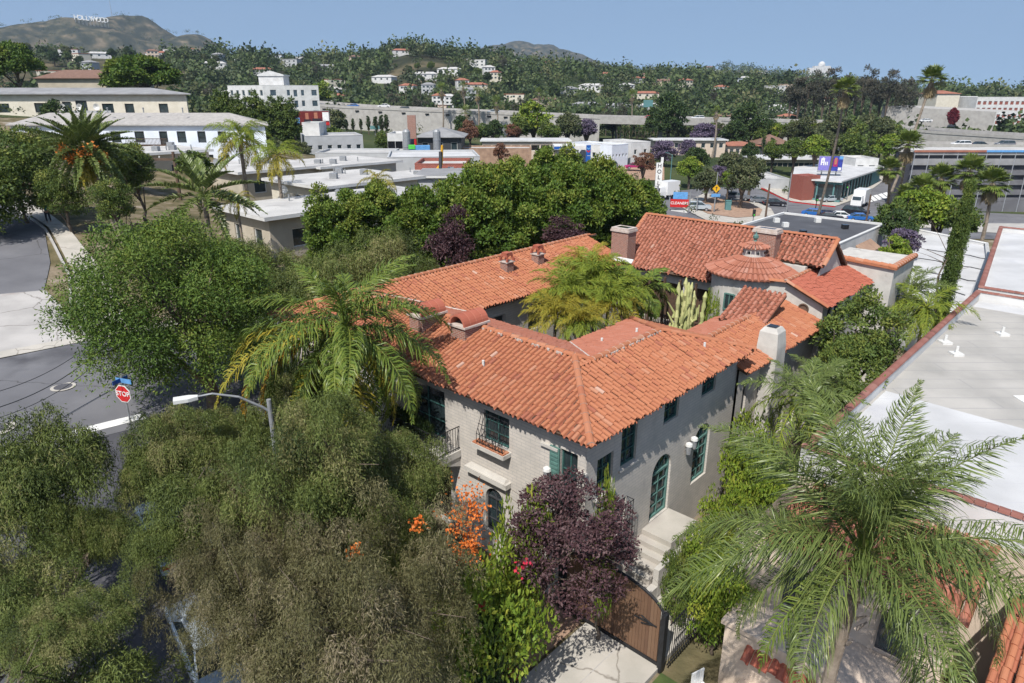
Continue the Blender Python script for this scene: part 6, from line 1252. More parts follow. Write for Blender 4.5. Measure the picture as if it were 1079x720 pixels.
# peach stucco house under the near palm
t = thing('peach_house', 'peach stucco house with red tile roof under the nearest palm', 'house', (OX, OY, 0), HROT)
w = MB(); wall(w, (2.9, -4.0), (6.9, -4.0), -1.5, 4.6); wall(w, (2.9, -9.5), (2.9, -4.0), -1.5, 4.6, [(0.8, 1.6, 2.6, 3.9), (3.2, 4.2, 2.6, 3.9)]); wall(w, (6.9, -4.0), (6.9, -12), -1.5, 4.6)
w.box(1.2, -9.5, -1.5, 2.9, -4.3, 2.2); w.box(-0.6, -10.5, -1.5, 1.2, -5.0, 0.6); w.build('wall', 'stucco_peach', t)
w = MB(); w.box(1.1, -9.6, 2.2, 2.898, -4.2, 2.34); w.box(2.80, -9.5, 3.55, 2.898, -4.1, 3.66); w.build('ledge', 'stucco_peach', t)
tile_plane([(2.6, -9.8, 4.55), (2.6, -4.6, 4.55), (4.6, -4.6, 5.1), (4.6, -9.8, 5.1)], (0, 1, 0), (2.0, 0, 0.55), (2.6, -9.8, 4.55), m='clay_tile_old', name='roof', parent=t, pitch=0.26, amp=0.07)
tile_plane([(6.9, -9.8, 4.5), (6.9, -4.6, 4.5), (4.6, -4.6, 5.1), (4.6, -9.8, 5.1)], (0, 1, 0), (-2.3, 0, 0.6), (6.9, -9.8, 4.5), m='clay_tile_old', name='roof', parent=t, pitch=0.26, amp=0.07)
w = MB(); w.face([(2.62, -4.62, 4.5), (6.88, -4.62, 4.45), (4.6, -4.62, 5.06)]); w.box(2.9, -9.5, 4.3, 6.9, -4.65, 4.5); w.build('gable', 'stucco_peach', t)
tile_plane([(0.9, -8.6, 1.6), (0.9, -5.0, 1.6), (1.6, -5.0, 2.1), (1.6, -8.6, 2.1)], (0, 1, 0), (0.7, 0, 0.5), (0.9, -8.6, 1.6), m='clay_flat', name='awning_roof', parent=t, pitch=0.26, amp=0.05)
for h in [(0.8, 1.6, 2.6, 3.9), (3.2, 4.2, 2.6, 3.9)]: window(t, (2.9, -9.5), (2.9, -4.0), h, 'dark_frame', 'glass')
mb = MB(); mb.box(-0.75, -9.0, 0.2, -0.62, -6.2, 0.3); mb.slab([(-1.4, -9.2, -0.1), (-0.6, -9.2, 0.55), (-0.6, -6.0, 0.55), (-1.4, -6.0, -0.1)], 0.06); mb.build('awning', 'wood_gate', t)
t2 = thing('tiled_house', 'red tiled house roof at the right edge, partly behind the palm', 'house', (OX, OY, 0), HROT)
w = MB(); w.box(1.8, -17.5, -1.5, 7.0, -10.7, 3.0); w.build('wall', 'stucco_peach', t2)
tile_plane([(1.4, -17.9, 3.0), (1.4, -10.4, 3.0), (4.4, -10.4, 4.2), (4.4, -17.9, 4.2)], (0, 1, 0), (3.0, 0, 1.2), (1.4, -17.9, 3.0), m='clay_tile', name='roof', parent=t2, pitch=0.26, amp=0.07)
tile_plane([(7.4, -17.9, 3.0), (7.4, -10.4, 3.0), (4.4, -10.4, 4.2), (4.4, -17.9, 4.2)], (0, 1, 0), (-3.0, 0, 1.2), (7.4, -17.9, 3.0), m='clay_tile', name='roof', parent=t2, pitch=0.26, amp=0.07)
w = MB(); w.slab([(-4.5, -17, 1.2), (1.5, -17, 1.2), (1.5, -11.6, 1.2), (-4.5, -11.6, 1.2)], 0.4); w.box(-4.3, -16.8, -1.5, 1.4, -11.8, 0.8); w.build('terrace', 'terracotta_dirt', t2)

# drive, gate, fences, planting bed by the gate
def sheet(name, pts, m, z=0.0, th=0.08): 
    mb = MB(); mb.slab([W(a, b, zz if zz is not None else z) for a, b, zz in [(p[0], p[1], p[2] if len(p) > 2 else z) for p in pts]], th); return tag(mb.build(name, m), kind='structure')
sheet('driveway', [(-7, 0.1), (-7, -2.75), (0.3, -2.75), (0.3, 0.1)], 'concrete_pale', 0.10, 0.5)
for k, (x0, y0, x1, y1) in enumerate(((-7, -1.33, 0.3, -1.30), (-2.4, -2.75, -2.37, 0.1), (-4.9, -2.75, -4.87, 0.1))):
    mb = MB(); mb.slab([W(x0, y0, 0.104), W(x1, y0, 0.104), W(x1, y1, 0.104), W(x0, y1, 0.104)], 0.003); tag(mb.build('driveway_joint', 'concrete_old'), kind='structure')
sheet('garden_path', [(0.5, -1.05), (0.5, -2.7), (8, -2.9), (13, -2.9), (13, -1.6), (8, -1.05)], 'concrete_pale', 0.12, 0.5)
sheet('planting_bed', [(-6, 0.25), (0.2, 0.25), (0.4, 4.5), (-6, 4.5)], 'terracotta_dirt', 0.06, 0.3)
sheet('lawn_patch', [(-7, -2.9), (0.2, -2.9), (0.2, -5.0), (-7, -6.0)], 'lawn', 0.06, 0.3)
gt = thing('driveway_gate', 'arched wooden driveway gate in a black iron frame', 'gate', (OX, OY, 0), HROT)
def gtop(b): return 2.05+0.75*math.sqrt(max(0.0, 1-((b+0.75)/1.98)**2))
y = -2.62; k = 0; mbs = MB(); edge = []
while y < 1.0:
    z1 = min(gtop(y), gtop(y+0.115)); mbs.box(0.33, y, 0.16, 0.37, y+0.108, z1-0.02, t=float(np.clip(0.5+rng.normal()*0.25, 0, 1))); y += 0.117
mbs.build('boards', 'wood_gate', gt)
mb = MB(); N_ = 26; pts = [(0.35, -2.70, 0.12)]+[(0.35, -2.70+3.86*j/N_, gtop(-2.70+3.86*j/N_)) for j in range(N_+1)]+[(0.35, 1.16, 0.12)]
mb.tube(pts+[pts[0]], 0.05, 6); mb.box(0.28, -2.7, 0.12, 0.32, 1.1, 0.24); mb.build('frame', 'iron', gt)
mb = MB(); mb.box(0.24, -2.85, -0.2, 0.46, -2.70, 2.15); mb.build('post', 'iron', gt)
mb = MB()
for s_ in (-1, 1): mb.tube([(0.30, -2.45, 1.55), (0.28, -2.25, 1.55+0.06*s_), (0.28, -2.0, 1.55+0.14*s_)], 0.022, 5)
mb.tube([(0.30, -2.55, 1.55), (0.28, -1.75, 1.55)], 0.025, 5); mb.build('hinge', 'iron', gt)
mb = MB(); mb.box(0.24, 1.1, -0.2, 0.5, 1.3, 2.2); mb.build('post', 'iron', gt)
ff = thing('iron_fence', 'black iron side fence running back from the gate post', 'fence', (OX, OY, 0), HROT); mb = MB()
for k in range(46): x = 0.5+k*0.13; mb.tube([(x, -2.95, 0.1), (x, -2.95, 1.9)], 0.012, 4)
for z in (0.25, 1.8): mb.tube([(0.4, -2.95, z), (6.4, -2.95, z)], 0.02, 5)
mb.build('fence', 'iron', ff)
mb = MB(); mb.box(-0.35, -0.25, 0, 0.35, 0.25, 0.06); t = thing('garden_chair', 'white slatted garden chair under the palm fronds at the bottom', 'chair', (*at(741, 722, 0.6)[:2], 0.05), 0.5); t.scale = (.8,)*3
mb = MB(); [mb.box(-0.3, -0.28+j*0.12, 0.42, 0.3, -0.19+j*0.12, 0.45) for j in range(5)]; mb.build('seat', 'print_sky' if False else 'paint_white', t)
mb = MB(); [mb.box(-0.3+j*0.125, 0.3, 0.45, -0.2+j*0.125, 0.33, 1.05) for j in range(5)]; mb.box(-0.3, 0.29, 1.0, 0.3, 0.34, 1.08); mb.build('backrest', 'paint_white', t)
for (x, y) in ((-0.28, -0.26), (0.28, -0.26), (-0.28, 0.28), (0.28, 0.28)): mb = MB(); mb.tube([(x, y, 0), (x, y, 0.44)], 0.022, 6); mb.build('leg', 'paint_white', t)
# ---- cars
mat('paint_silver', (0.45, 0.50, 0.54), (0.42, 0.47, 0.51), rough=0.28, metal=0.3, spec=0.6); mat('paint_carwhite', (0.70, 0.70, 0.70), (0.68, 0.68, 0.68), rough=0.3, spec=0.6); mat('paint_carblack', (0.02, 0.02, 0.025), rough=0.25, spec=0.6)
mat('paint_cargrey', (0.16, 0.17, 0.19), rough=0.3, spec=0.6); mat('paint_carblue', (0.02, 0.13, 0.42), rough=0.28, spec=0.6); mat('tyre', (0.02, 0.02, 0.02)); mat('lamp_red', (0.45, 0.02, 0.015), rough=0.3); mat('lamp_amber', (0.5, 0.12, 0.02), rough=0.3); mat('lamp_clear', (0.6, 0.6, 0.6), rough=0.15)
def car_meshes(kind):
    """body profile lofted across the width: lower body, glasshouse, roof"""
    if kind == 'suv': L_, Wd, prof, gl = 4.7, 1.9, [(-2.35, .45), (-2.35, .95), (-2.2, 1.08), (-1.2, 1.12), (1.3, 1.15), (2.2, 1.12), (2.35, .9), (2.35, .45)], [(-1.35, 1.1), (-0.6, 1.68), (1.9, 1.72), (2.25, 1.1)]
    else: L_, Wd, prof, gl = 4.6, 1.8, [(-2.3, .40), (-2.3, .68), (-2.1, .82), (-1.1, .92), (1.2, .96), (2.15, .92), (2.3, .8), (2.3, .40)], [(-1.25, .90), (-0.45, 1.40), (1.0, 1.43), (1.75, .93)]
    def loft(prof, ws, dx=0.0):
        mb = MB(); n = len(prof); rings = []
        for (sy, inx, dz) in ws:
            i = len(mb.v); rings.append(i)
            for (x, z) in prof: mb.v.append((x*inx, sy, z-dz if z > 0.6 else z))
        for a, b in zip(rings, rings[1:]):
            for k in range(n): mb.f.append((a+k, b+k, b+(k+1) % n, a+(k+1) % n)); mb.t.append(.5)
        mb.f.append(tuple(rings[0]+k for k in range(n))); mb.f.append(tuple(rings[-1]+k for k in range(n-1, -1, -1))); mb.t += [.5, .5]; return mb
    w2 = Wd/2
    body = loft(prof, [(-w2, .97, .06), (-w2+.08, 1, .01), (0, 1.01, 0), (w2-.08, 1, .01), (w2, .97, .06)]).mesh('body', None, False)
    zb = gl[0][1]; zt = max(g_[1] for g_ in gl)
    gm_ = MB(); lo = w2-.06; hi = w2-.26; i = 0
    for s_ in (-1, 1): gm_.v += [(gl[0][0], s_*lo, zb-.02), (gl[1][0], s_*hi, gl[1][1]-.03), (gl[2][0], s_*hi, gl[2][1]-.03), (gl[3][0], s_*lo, zb-.02)]
    for f in ((0, 1, 2, 3), (7, 6, 5, 4), (0, 4, 5, 1), (2, 6, 7, 3), (1, 5, 6, 2)): gm_.f.append(f); gm_.t.append(.5)
    rf = MB(); rf.frustum(gl[1][0]-.05, -hi-.03, zt-.06, gl[2][0]+.05, hi+.03, zt+.01, .05)
    for s_ in (-1, 1):
        for (p, q) in ((gl[0], gl[1]), (gl[3], gl[2]), ((.3, zb), (.32, zt))): rf.tube([(p[0], s_*lo, p[1]), (q[0], s_*(hi+.02), q[1]-.03)], .04, 4)
    ty = MB(); ty.tube([(0, -.11, 0), (0, .11, 0)], .33, 18); ri = MB(); ri.tube([(0, -.12, 0), (0, .12, 0)], .20, 10)
    hl = MB(); hl.box(-.03, -.2, -.07, .05, .2, .07)
    return dict(body=body, glass=gm_.mesh('window', 'glass'), roof=rf.mesh('roof', None), tyre=ty.mesh('tyre', 'tyre'), rim=ri.mesh('rim', 'steel'), lamp=hl.mesh('lamp', None), L=L_, W=Wd, h=prof[2][1]-.12)
CM = {k: car_meshes(k) for k in ('sedan', 'suv')}
def car(label, pos, rz, paint='paint_cargrey', kind='sedan', name='parked_car', cat='car', group=None, sc=1.0):
    m = CM[kind]; t = thing(name, label, cat, pos, rz, group); t.scale = (sc,)*3
    def inst(nm, me, mm_, loc=(0, 0, 0), par=None):
        key = (me.name, mm_)
        if key not in INST: c = me.copy(); c.materials.clear(); c.materials.append(MATS[mm_]); INST[key] = c
        return link(nm, INST[key], par or t, loc)
    inst('body', m['body'], paint); inst('window', m['glass'], 'glass'); inst('roof', m['roof'], paint)
    for x in (-m['L']*.31, m['L']*.30):
        for s_ in (-1, 1): w_ = inst('wheel', m['tyre'], 'tyre', (x, s_*(m['W']/2-.1), .33)); inst('rim', m['rim'], 'steel', (0, 0, 0), w_)
    for s_ in (-1, 1): inst('headlight', m['lamp'], 'lamp_clear', (-m['L']/2, s_*.62, m['h']-.1)); inst('tail_light', m['lamp'], 'lamp_red', (m['L']/2, s_*.66, m['h']))
    return t
INST = {}
def zrot(dx, dy): return math.atan2(dy, dx)
G = 'cars parked along the shaded street'
for k, (x, y, lb, pt) in enumerate(((-12.3, 21.0, 'pale silver blue car under the pepper trees, farther up the shaded street', 'paint_silver'), (-9.1, 16.4, 'silver car under the pepper trees, lower down the shaded street', 'paint_silver'), (-5.7, 11.2, 'dark car at the bottom edge under the brown pepper tree', 'paint_cargrey'))):
    xx, yy = x, y; car(lb, (xx, yy, gz(xx, yy)+.06), zrot(3.7, -4.8), pt, group=G)
# street furniture at the near corner
q = P(130, 415, 28.4); zg = gz(q.x, q.y); t = thing('stop_sign', 'red octagonal stop sign on a thin post at the corner', 'stop sign', (q.x, q.y, zg), math.radians(-18)); h = q.z-zg
mb = MB(); mb.tube([(0, 0.05, 0), (0, 0.05, h+.75)], .035, 6); mb.build('post', 'galv', t)
def octo(r, yy): return [(r*math.cos(math.pi/8+k*math.pi/4), yy, h+r*math.sin(math.pi/8+k*math.pi/4)) for k in range(8)]
mb = MB(); a, b = octo(.41, -.02), octo(.41, .0); mb.face(a); mb.face(b[::-1]); [mb.face([a[k], b[k], b[(k+1) % 8], a[(k+1) % 8]]) for k in range(8)]; pl = mb.build('plate_edge', 'paint_white', t)
mb = MB(); mb.face(octo(.375, -.026)); mb.build('plate', 'paint_red', pl)
def text(s_, size, m, parent, loc, rot=(math.pi/2, 0, 0), name='lettering', ext=0.004, bold=True, sp=1.0):
    c = bpy.data.curves.new(name, 'FONT'); c.body = s_; c.size = size; c.align_x = 'CENTER'; c.align_y = 'CENTER'; c.extrude = ext; c.space_character = sp
    if bold: c.offset = size*0.012
    o = bpy.data.objects.new(name, c); col.objects.link(o); dg = bpy.context.evaluated_depsgraph_get(); dg.update(); me = bpy.data.meshes.new_from_object(o.evaluated_get(dg)); bpy.data.objects.remove(o); bpy.data.curves.remove(c)
    me.name = name; me.materials.clear(); me.materials.append(MATS[m]); oo = link(name, me, parent); oo.location = loc; oo.rotation_euler = rot; return oo
text('STOP', .30, 'paint_white', pl, (0, -.036, h))
mb = MB(); mb.box(-.25, -.01, h+.50, .55, .01, h+.70); ns = mb.build('street_name_plate', 'print_sky', t); mb = MB(); mb.box(-.01, -.4, h+.52, .01, .35, h+.70)
mb.build('street_name_plate', 'car_blue', t)
q1 = at(283, 421, 7.6); q0 = at(192, 423, 8.0); zg = gz(q1.x, q1.y); t = thing('street_lamp', 'grey street lamp with a long curved arm over the corner', 'street lamp', (q1.x, q1.y, zg)); d = q0-Vector((q1.x, q1.y, zg)); h1 = 7.6-zg
mb = MB(); mb.tube([(0, 0, -.1), (0, 0, h1)], [.11, .075], 10); mb.build('pole', 'galv', t)
mb = MB(); mb.tube([(0, 0, h1-.45), (d.x*.08, d.y*.08, h1-.25), (d.x*.35, d.y*.35, h1+.25), (d.x*.65, d.y*.65, h1+.5), (d.x*.9, d.y*.9, h1+.47)], [.045, .045, .04, .035, .03], 7); mb.build('arm', 'galv', t)
mb = MB(); dd = Vector((d.x, d.y, 0)).normalized(); nn = Vector((dd.y, -dd.x, 0)); c = Vector((d.x*.93, d.y*.93, h1+.45))
i = len(mb.v)
for e, wv, z_ in ((-.3, .09, .0), (.05, .17, .0), (.38, .17, -.02), (.38, .14, .06), (.05, .14, .09), (-.3, .07, .07)):
    pass
pts = [c+dd*e+nn*s_ for e, s_ in ((-.28, -.08), (.0, -.17), (.42, -.17), (.42, .17), (.0, .17), (-.28, .08))]; mb.prism([(p.x, p.y) for p in pts][::-1] if (pts[1]-pts[0]).cross(pts[2]-pts[1]).z < 0 else [(p.x, p.y) for p in pts], c.z-.05, c.z+.06); mb.build('lamp_head', 'white_frame', t)
# pedestrian on the pavement
q = Vector((-38.9, 57.3, 0)); q.z = gz(q.x, q.y)+.17
pe = thing('person', 'person in a teal top and dark trousers walking on the uphill pavement', 'person', q, 0.4)
def skin_body(parent, name, m, joints, edges, root=0, sub=2):
    me = bpy.data.meshes.new(name); me.from_pydata([j[:3] for j in joints], edges, []); o = link(name, me, parent); me.materials.append(MATS[m])
    sk = o.modifiers.new('s', 'SKIN'); sv = me.skin_vertices[0].data
    for k, j in enumerate(joints): sv[k].radius = (j[3], j[4] if len(j) > 4 else j[3]); sv[k].use_root = (k == root)
    ss = o.modifiers.new('b', 'SUBSURF'); ss.levels = sub; ss.render_levels = sub
    dg = bpy.context.evaluated_depsgraph_get(); dg.update(); m2 = bpy.data.meshes.new_from_object(o.evaluated_get(dg)); o.modifiers.clear(); o.data = m2; m2.name = name; return o
mat('skin', (0.42, 0.25, 0.17), rough=0.6); mat('cloth_teal', (0.03, 0.20, 0.17), rough=0.9); mat('cloth_dark', (0.03, 0.035, 0.05), rough=0.9); mat('hair', (0.012, 0.01, 0.01), rough=0.7)
J = [(0, 0, .95, .13, .15), (0, 0, 1.15, .12, .13), (0, 0, 1.38, .12, .17), (0, 0, 1.50, .055), (0, 0, 1.56, .06), (0, -.01, 1.66, .095, .10), (0, 0, 1.74, .07), (-.19, 0, 1.42, .055), (-.25, .04, 1.15, .042), (-.24, -.08, .92, .034), (.19, 0, 1.42, .055), (.25, -.02, 1.15, .042), (.25, -.16, .95, .034),
     (-.10, 0, .88, .085), (-.11, -.10, .48, .055), (-.11, -.02, .10, .04), (-.11, -.16, .04, .035), (.10, 0, .88, .085), (.11, .06, .48, .055), (.11, .22, .12, .04), (.11, .12, .05, .035)]
skin_body(pe, 'body', 'skin', J, [(0, 1), (1, 2), (2, 3), (3, 4), (4, 5), (5, 6), (2, 7), (7, 8), (8, 9), (2, 10), (10, 11), (11, 12), (0, 13), (13, 14), (14, 15), (15, 16), (0, 17), (17, 18), (18, 19), (19, 20)])
skin_body(pe, 'shirt', 'cloth_teal', [(0, 0, .98, .16, .17), (0, 0, 1.15, .14, .15), (0, 0, 1.38, .14, .19), (0, 0, 1.46, .09), (-.19, 0, 1.42, .075), (-.24, .03, 1.2, .06), (.19, 0, 1.42, .075), (.24, -.01, 1.2, .06)], [(0, 1), (1, 2), (2, 3), (2, 4), (4, 5), (2, 6), (6, 7)])
skin_body(pe, 'trousers', 'cloth_dark', [(0, 0, .97, .15, .16), (-.10, 0, .86, .10), (-.11, -.10, .48, .075), (-.11, -.02, .12, .06), (.10, 0, .86, .10), (.11, .06, .48, .075), (.11, .22, .14, .06)], [(0, 1), (1, 2), (2, 3), (0, 4), (4, 5), (5, 6)])
skin_body(pe, 'hair', 'hair', [(0, .02, 1.68, .105, .105), (0, .01, 1.75, .085), (0, .07, 1.60, .05)], [(0, 1), (0, 2)])
# overhead cables crossing the uphill street, pole behind the huge tree
q = P(182, 160, 76); zg = gz(q.x, q.y); t = thing('utility_pole', 'brown wooden utility pole with one long crossarm behind the huge tree', 'utility pole', (q.x, q.y, zg)); h = q.z-zg
mb = MB(); mb.tube([(0, 0, 0), (0, 0, h)], [.2, .16], 8); mb.build('pole', 'wood_pole', t); mb = MB(); mb.box(-3.4, -.12, h-.95, 2.6, .12, h-.7); mb.build('crossarm', 'wood_pole', t)
mb = MB(); [mb.lathe([(.06, h-.7), (.09, h-.6), (.04, h-.45)], x, 0, 6) for x in (-3, -1.6, 1.6, 2.3)]; mb.build('insulator', 'white_frame', t)
for k, (p0, p1, r_) in enumerate((((-60, 30, 13.5), (-16, 44, 11), .035), ((-60, 29.4, 13.0), (-16, 43.6, 10.6), .03), ((-58, 26.5, 12.2), (-17, 41, 9.8), .025))):
    a, b = P(-30, 417+14*k, 30), P(100, 372+13*k, 33); a, b = P(-40, (423, 441, 452)[k], 27), P(110, (352, 366, 377)[k], 34)
    pts = [a.lerp(b, f/14)-Vector((0, 0, .5*math.sin(math.pi*f/14))) for f in range(-10, 25)]; mb = MB(); mb.tube(pts, .016+.006*(k == 1), 5)
    tag(mb.build('overhead_cable', 'dark_frame'), ('uppermost of the three black cables crossing over the pale paving', 'middle and thickest of the three black cables over the pale paving', 'lowest of the three black cables over the pale paving')[k], 'cable')
# ------------------------------------------------------------------ crossroads on the right, below the house
ZI = -5.0
def AT(u, v, z=ZI): q = at(u, v, z); return (q.x, q.y)
drape('street', [AT(660, 232), AT(700, 214), AT(742, 207), AT(790, 203), AT(833, 212), AT(880, 217), AT(905, 207), AT(930, 193), AT(962, 193), AT(952, 205), AT(972, 222), AT(1079, 225), AT(1150, 228), AT(1160, 252), AT(1000, 250), AT(925, 262), AT(860, 262), AT(795, 246), AT(740, 262)], 'asphalt', 0.10, step=3)
drape('sidewalk', [AT(712, 226), AT(742, 212), AT(790, 214), AT(812, 222), AT(818, 231), AT(790, 241), AT(745, 245)], 'concrete_pale', 0.24, step=3)
drape('planted_plaza', [AT(728, 225), AT(748, 216), AT(788, 217), AT(803, 224), AT(800, 230), AT(775, 235), AT(745, 234)], 'terracotta_dirt', 0.30, step=3)
drape('sidewalk', [AT(800, 203), AT(833, 213), AT(880, 218), AT(906, 209), AT(932, 194), AT(926, 190), AT(900, 202), AT(878, 212), AT(836, 208), AT(803, 199)], 'concrete_pale', 0.24, step=3)
kerb('kerb', [AT(800, 203.6), AT(833, 213.6), AT(880, 218.6)], m='paint_red', lift=0.15)
drape('sidewalk', [AT(962, 240), AT(985, 205), AT(1000, 206), AT(985, 240)], 'concrete_pale', 0.24, step=3)
for k in range(7): drape('crosswalk_stripe', [AT(905+k*5, 211-k*1.2), AT(909+k*5, 210-k*1.2), AT(915+k*5, 214-k*1.2), AT(911+k*5, 215-k*1.2)], 'paint_white', 0.13, step=4)
drape('forecourt', [at(600, 176, .5)[:2], at(700, 174, -.5)[:2], at(700, 190, -2)[:2], at(600, 192, -1)[:2]], 'terracotta_dirt', 0.10, step=4)
drape('parking_lot', [AT(1000, 236), AT(1000, 243), AT(1200, 250), AT(1200, 234)], 'concrete', 0.2, step=4)
CARS = 'cars at the crossroads'
def incar(u, v, hd, paint, kind, label, z=ZI, sc=1.0, name='car', grp=CARS):
    q = at(u, v, z); zz = gz(q.x, q.y)+.12; q = at(u, v, zz); car(label, (q.x, q.y, zz), hd, paint, kind, name, group=grp, sc=sc)
for a in ((858, 228, 2.6, 'paint_carblue', 'sedan', 'bright blue car nearest to the dark flat roof at the crossroads'), (874, 232, 2.8, 'paint_carblack', 'sedan', 'black car between the blue and the white one at the crossroads'), (886, 231, 2.9, 'paint_carwhite', 'sedan', 'white car in the queue at the crossroads'),
          (901, 227, 2.4, 'paint_carblack', 'suv', 'big black car behind the white one at the crossroads'), (906, 233, 2.9, 'paint_carblue', 'sedan', 'blue car at the end of the queue at the crossroads'), (875, 213, 0.1, 'paint_silver', 'sedan', 'silver car passing the corner restaurant'),
          (777, 211, 3.0, 'paint_cargrey', 'suv', 'dark car parked at the far kerb behind the planted plaza, leftmost of three'), (801, 214, 3.0, 'paint_cargrey', 'sedan', 'grey car parked at the far kerb behind the planted plaza, middle of three'), (816, 217, 3.0, 'paint_carblack', 'sedan', 'black car at the far kerb behind the planted plaza, rightmost of three'),
          (955, 222, 2.2, 'paint_cargrey', 'suv', 'dark car behind the leaning fan palm trunks'), (1003, 215, 2.9, 'paint_carblack', 'sedan', 'dark car in front of the grey banded parking structure'), (735, 222, 3.0, 'paint_silver', 'suv', 'silver car just right of the cleaners sign')): incar(*a)
for k, a in enumerate(((640, 178, 0.2, 'paint_cargrey', 'suv', 'dark car on the pink forecourt near the white angular building'), (668, 178, 0.1, 'magenta', 'sedan', 'small dark red car on the pink forecourt'), (622, 184, 0.3, 'paint_silver', 'suv', 'silver car under the filling station canopy'), (492, 164, 0.0, 'paint_carblack', 'suv', 'black car in front of the low dark yard building'), (506, 167, 0.1, 'paint_silver', 'sedan', 'silver car at the low dark yard building'), (520, 175, 0.2, 'paint_carwhite', 'sedan', 'white car on the yard behind the ficus screen'))): incar(*a[:6], z=(-1, -1, -1, 2, 1.5, 1)[k], name='parked_car', grp='cars on the yards')
def truck(label, u, v, rz, z=ZI, L_=6.5):
    q = at(u, v, z); zz = gz(q.x, q.y)+.12; t = thing('box_truck', label, 'truck', (q.x, q.y, zz), rz)
    mb = MB(); mb.box(-L_/2+2.0, -1.15, .9, L_/2, 1.15, 3.5); mb.build('cargo_box', 'paint_carwhite', t); mb = MB(); mb.box(-L_/2, -1.0, .5, -L_/2+1.9, 1.0, 1.6); mb.frustum(-L_/2+.25, -1.0, 1.6, -L_/2+1.9, 1.0, 2.5, .12); mb.build('cab', 'paint_carwhite', t)
    mb = MB(); mb.slab([(-L_/2+.20, -.8, 1.65), (-L_/2+.20, .8, 1.65), (-L_/2+.32, .8, 2.35), (-L_/2+.32, -.8, 2.35)], .03); mb.build('windscreen', 'glass', t)
    for x in (-L_/2+1, L_/2-1.4):
        for s_ in (-1, 1): mb = MB(); mb.tube([(x, s_*.8, .45), (x, s_*1.1, .45)], .45, 14); mb.build('wheel', 'tyre', t)
truck('white box truck turning at the crossroads beside the restaurant', 905, 218, 0.9); truck('white van partly behind the cleaners sign', 700, 221, 0.6, L_=5.5)
# corner restaurant and the buildings behind it
RC = [AT(836, 209), AT(846, 211), AT(880, 214), AT(925, 196), AT(905, 186), AT(838, 196)]
rs = block('corner_restaurant', 'low white roofed corner restaurant with teal edge and dark glass front', 'restaurant', RC, -6, -0.6, 'teal', 'roof_membrane', over=0.8, holes={1: winrow(4, 1.0, 1.7, 1.4, -4.4, -1.2), 2: winrow(11, 1.0, 2.6, 1.9, -4.4, -1.2)}, fm='dark_frame')
mb = MB(); c = Vector((sum(p[0] for p in RC)/6, sum(p[1] for p in RC)/6)); a, b = Vector(AT(832.5, 210))-c, Vector(AT(845.5, 212.5))-c; nn = Vector((b.y-a.y, a.x-b.x)).normalized(); mb.prism([tuple(a+nn*.4), tuple(b+nn*.4), tuple(b-nn*4), tuple(a-nn*4)], 0, 6.4); mb.build('brick_tower', 'brick_wall_red', rs)
pblock('grey_shop', 'plain grey walled shop with a red sign, left of the brick corner', 795, 832, 190, 158, 210, 16, 'stucco_grey', 'roof_gravel', parapet=0.3, z0=-6)
pblock('long_low_building', 'long low tan roofed building behind the corner restaurant', 797, 865, 168, 190, 182, 14, 'stucco_tan', 'roof_membrane', over=1.0, rows=[(12, 1.0, 1.6, 1.4)], fm='dark_frame')
pblock('white_annex', 'small white two window house behind the corner restaurant', 902, 926, 169, 172, 183, 9, 'stucco_plain', 'roof_gravel', parapet=0.4, rows=[(2, 1.2, 1.6, 1.6)], pm='glass_blue')
q = P(875, 172.5, 152); billboard('billboard', 'purple and blue double billboard above the corner restaurant', q, 5.0, 3.2, -0.25, 'print_purple', 2, -1.0,
    ((0.48, 0.0, 1.0, 1.0, 'print_blue'), (0.62, 0.3, 0.80, 0.8, 'magenta'), (0.66, 0.45, 0.76, 0.9, 'print_skin'), (0.84, 0.05, 0.97, 0.25, 'paint_white'), (0.84, 0.8, 1.0, 1.0, 'print_sky'), (0.10, 0.38, 0.15, 0.85, 'paint_white'), (0.15, 0.7, 0.22, 0.9, 'paint_white'), (0.20, 0.38, 0.25, 0.85, 'paint_white'), (0.15, 0.55, 0.21, 0.62, 'paint_white'), (0.28, 0.38, 0.32, 0.62, 'paint_white'), (0.35, 0.38, 0.39, 0.62, 'paint_white')))
q = P(722-6, 214, 122); sg = thing('cleaners_sign', 'red and white cleaners sign board with blue panels at the roadside', 'sign', (q.x, q.y, gz(q.x, q.y)), -0.2); h = q.z-sg.location.z
for (x0, z0, x1, z1, m_, nm) in ((-1.6, -.75, 1.6, .65, 'paint_red', 'board'), (-1.2, .7, 1.3, 1.9, 'print_sky', 'top_panel'), (-1.4, -1.9, 1.5, -1.3, 'stucco_plain', 'lower_panel'), (-1.2, -3.2, 1.2, -2.1, 'print_sky', 'lower_panel'), (0.1, -3.1, .7, -2.3, 'paint_red', 'lower_panel')):
    mb = MB(); e = .02 if x0 == .1 else 0; mb.box(x0, -.12-e, h+z0, x1, .12, h+z1); mb.build(nm, m_, sg)
text('CLEANERS', .66, 'paint_white', sg, (0, -.14, h-.03)); mb = MB(); mb.tube([(1.75, 0, 0), (1.75, 0, h+2)], .12, 7); mb.tube([(-1.75, 0, 0), (-1.75, 0, h+1)], .12, 7); mb.build('post', 'galv', sg)
q = P(694.5, 181, 118); sg = thing('vertical_sign', 'tall white vertical sign with dark letters above the ficus', 'sign', (q.x, q.y, gz(q.x, q.y)), 0.0); h = q.z-sg.location.z
mb = MB(); mb.box(-.55, -.15, h-2.4, .55, .15, h+1.5); mb.box(.2, -.15, h+1.5, .6, .15, h+2.4); mb.build('board', 'paint_white', sg)
for k, c in enumerate('HOLL'): text(c, .95, 'print_dark', sg, (0, -.17, h+.98-k*.98))
mb = MB(); mb.tube([(0, 0, 0), (0, 0, h-2.3)], .18, 8); mb.build('post', 'galv', sg)
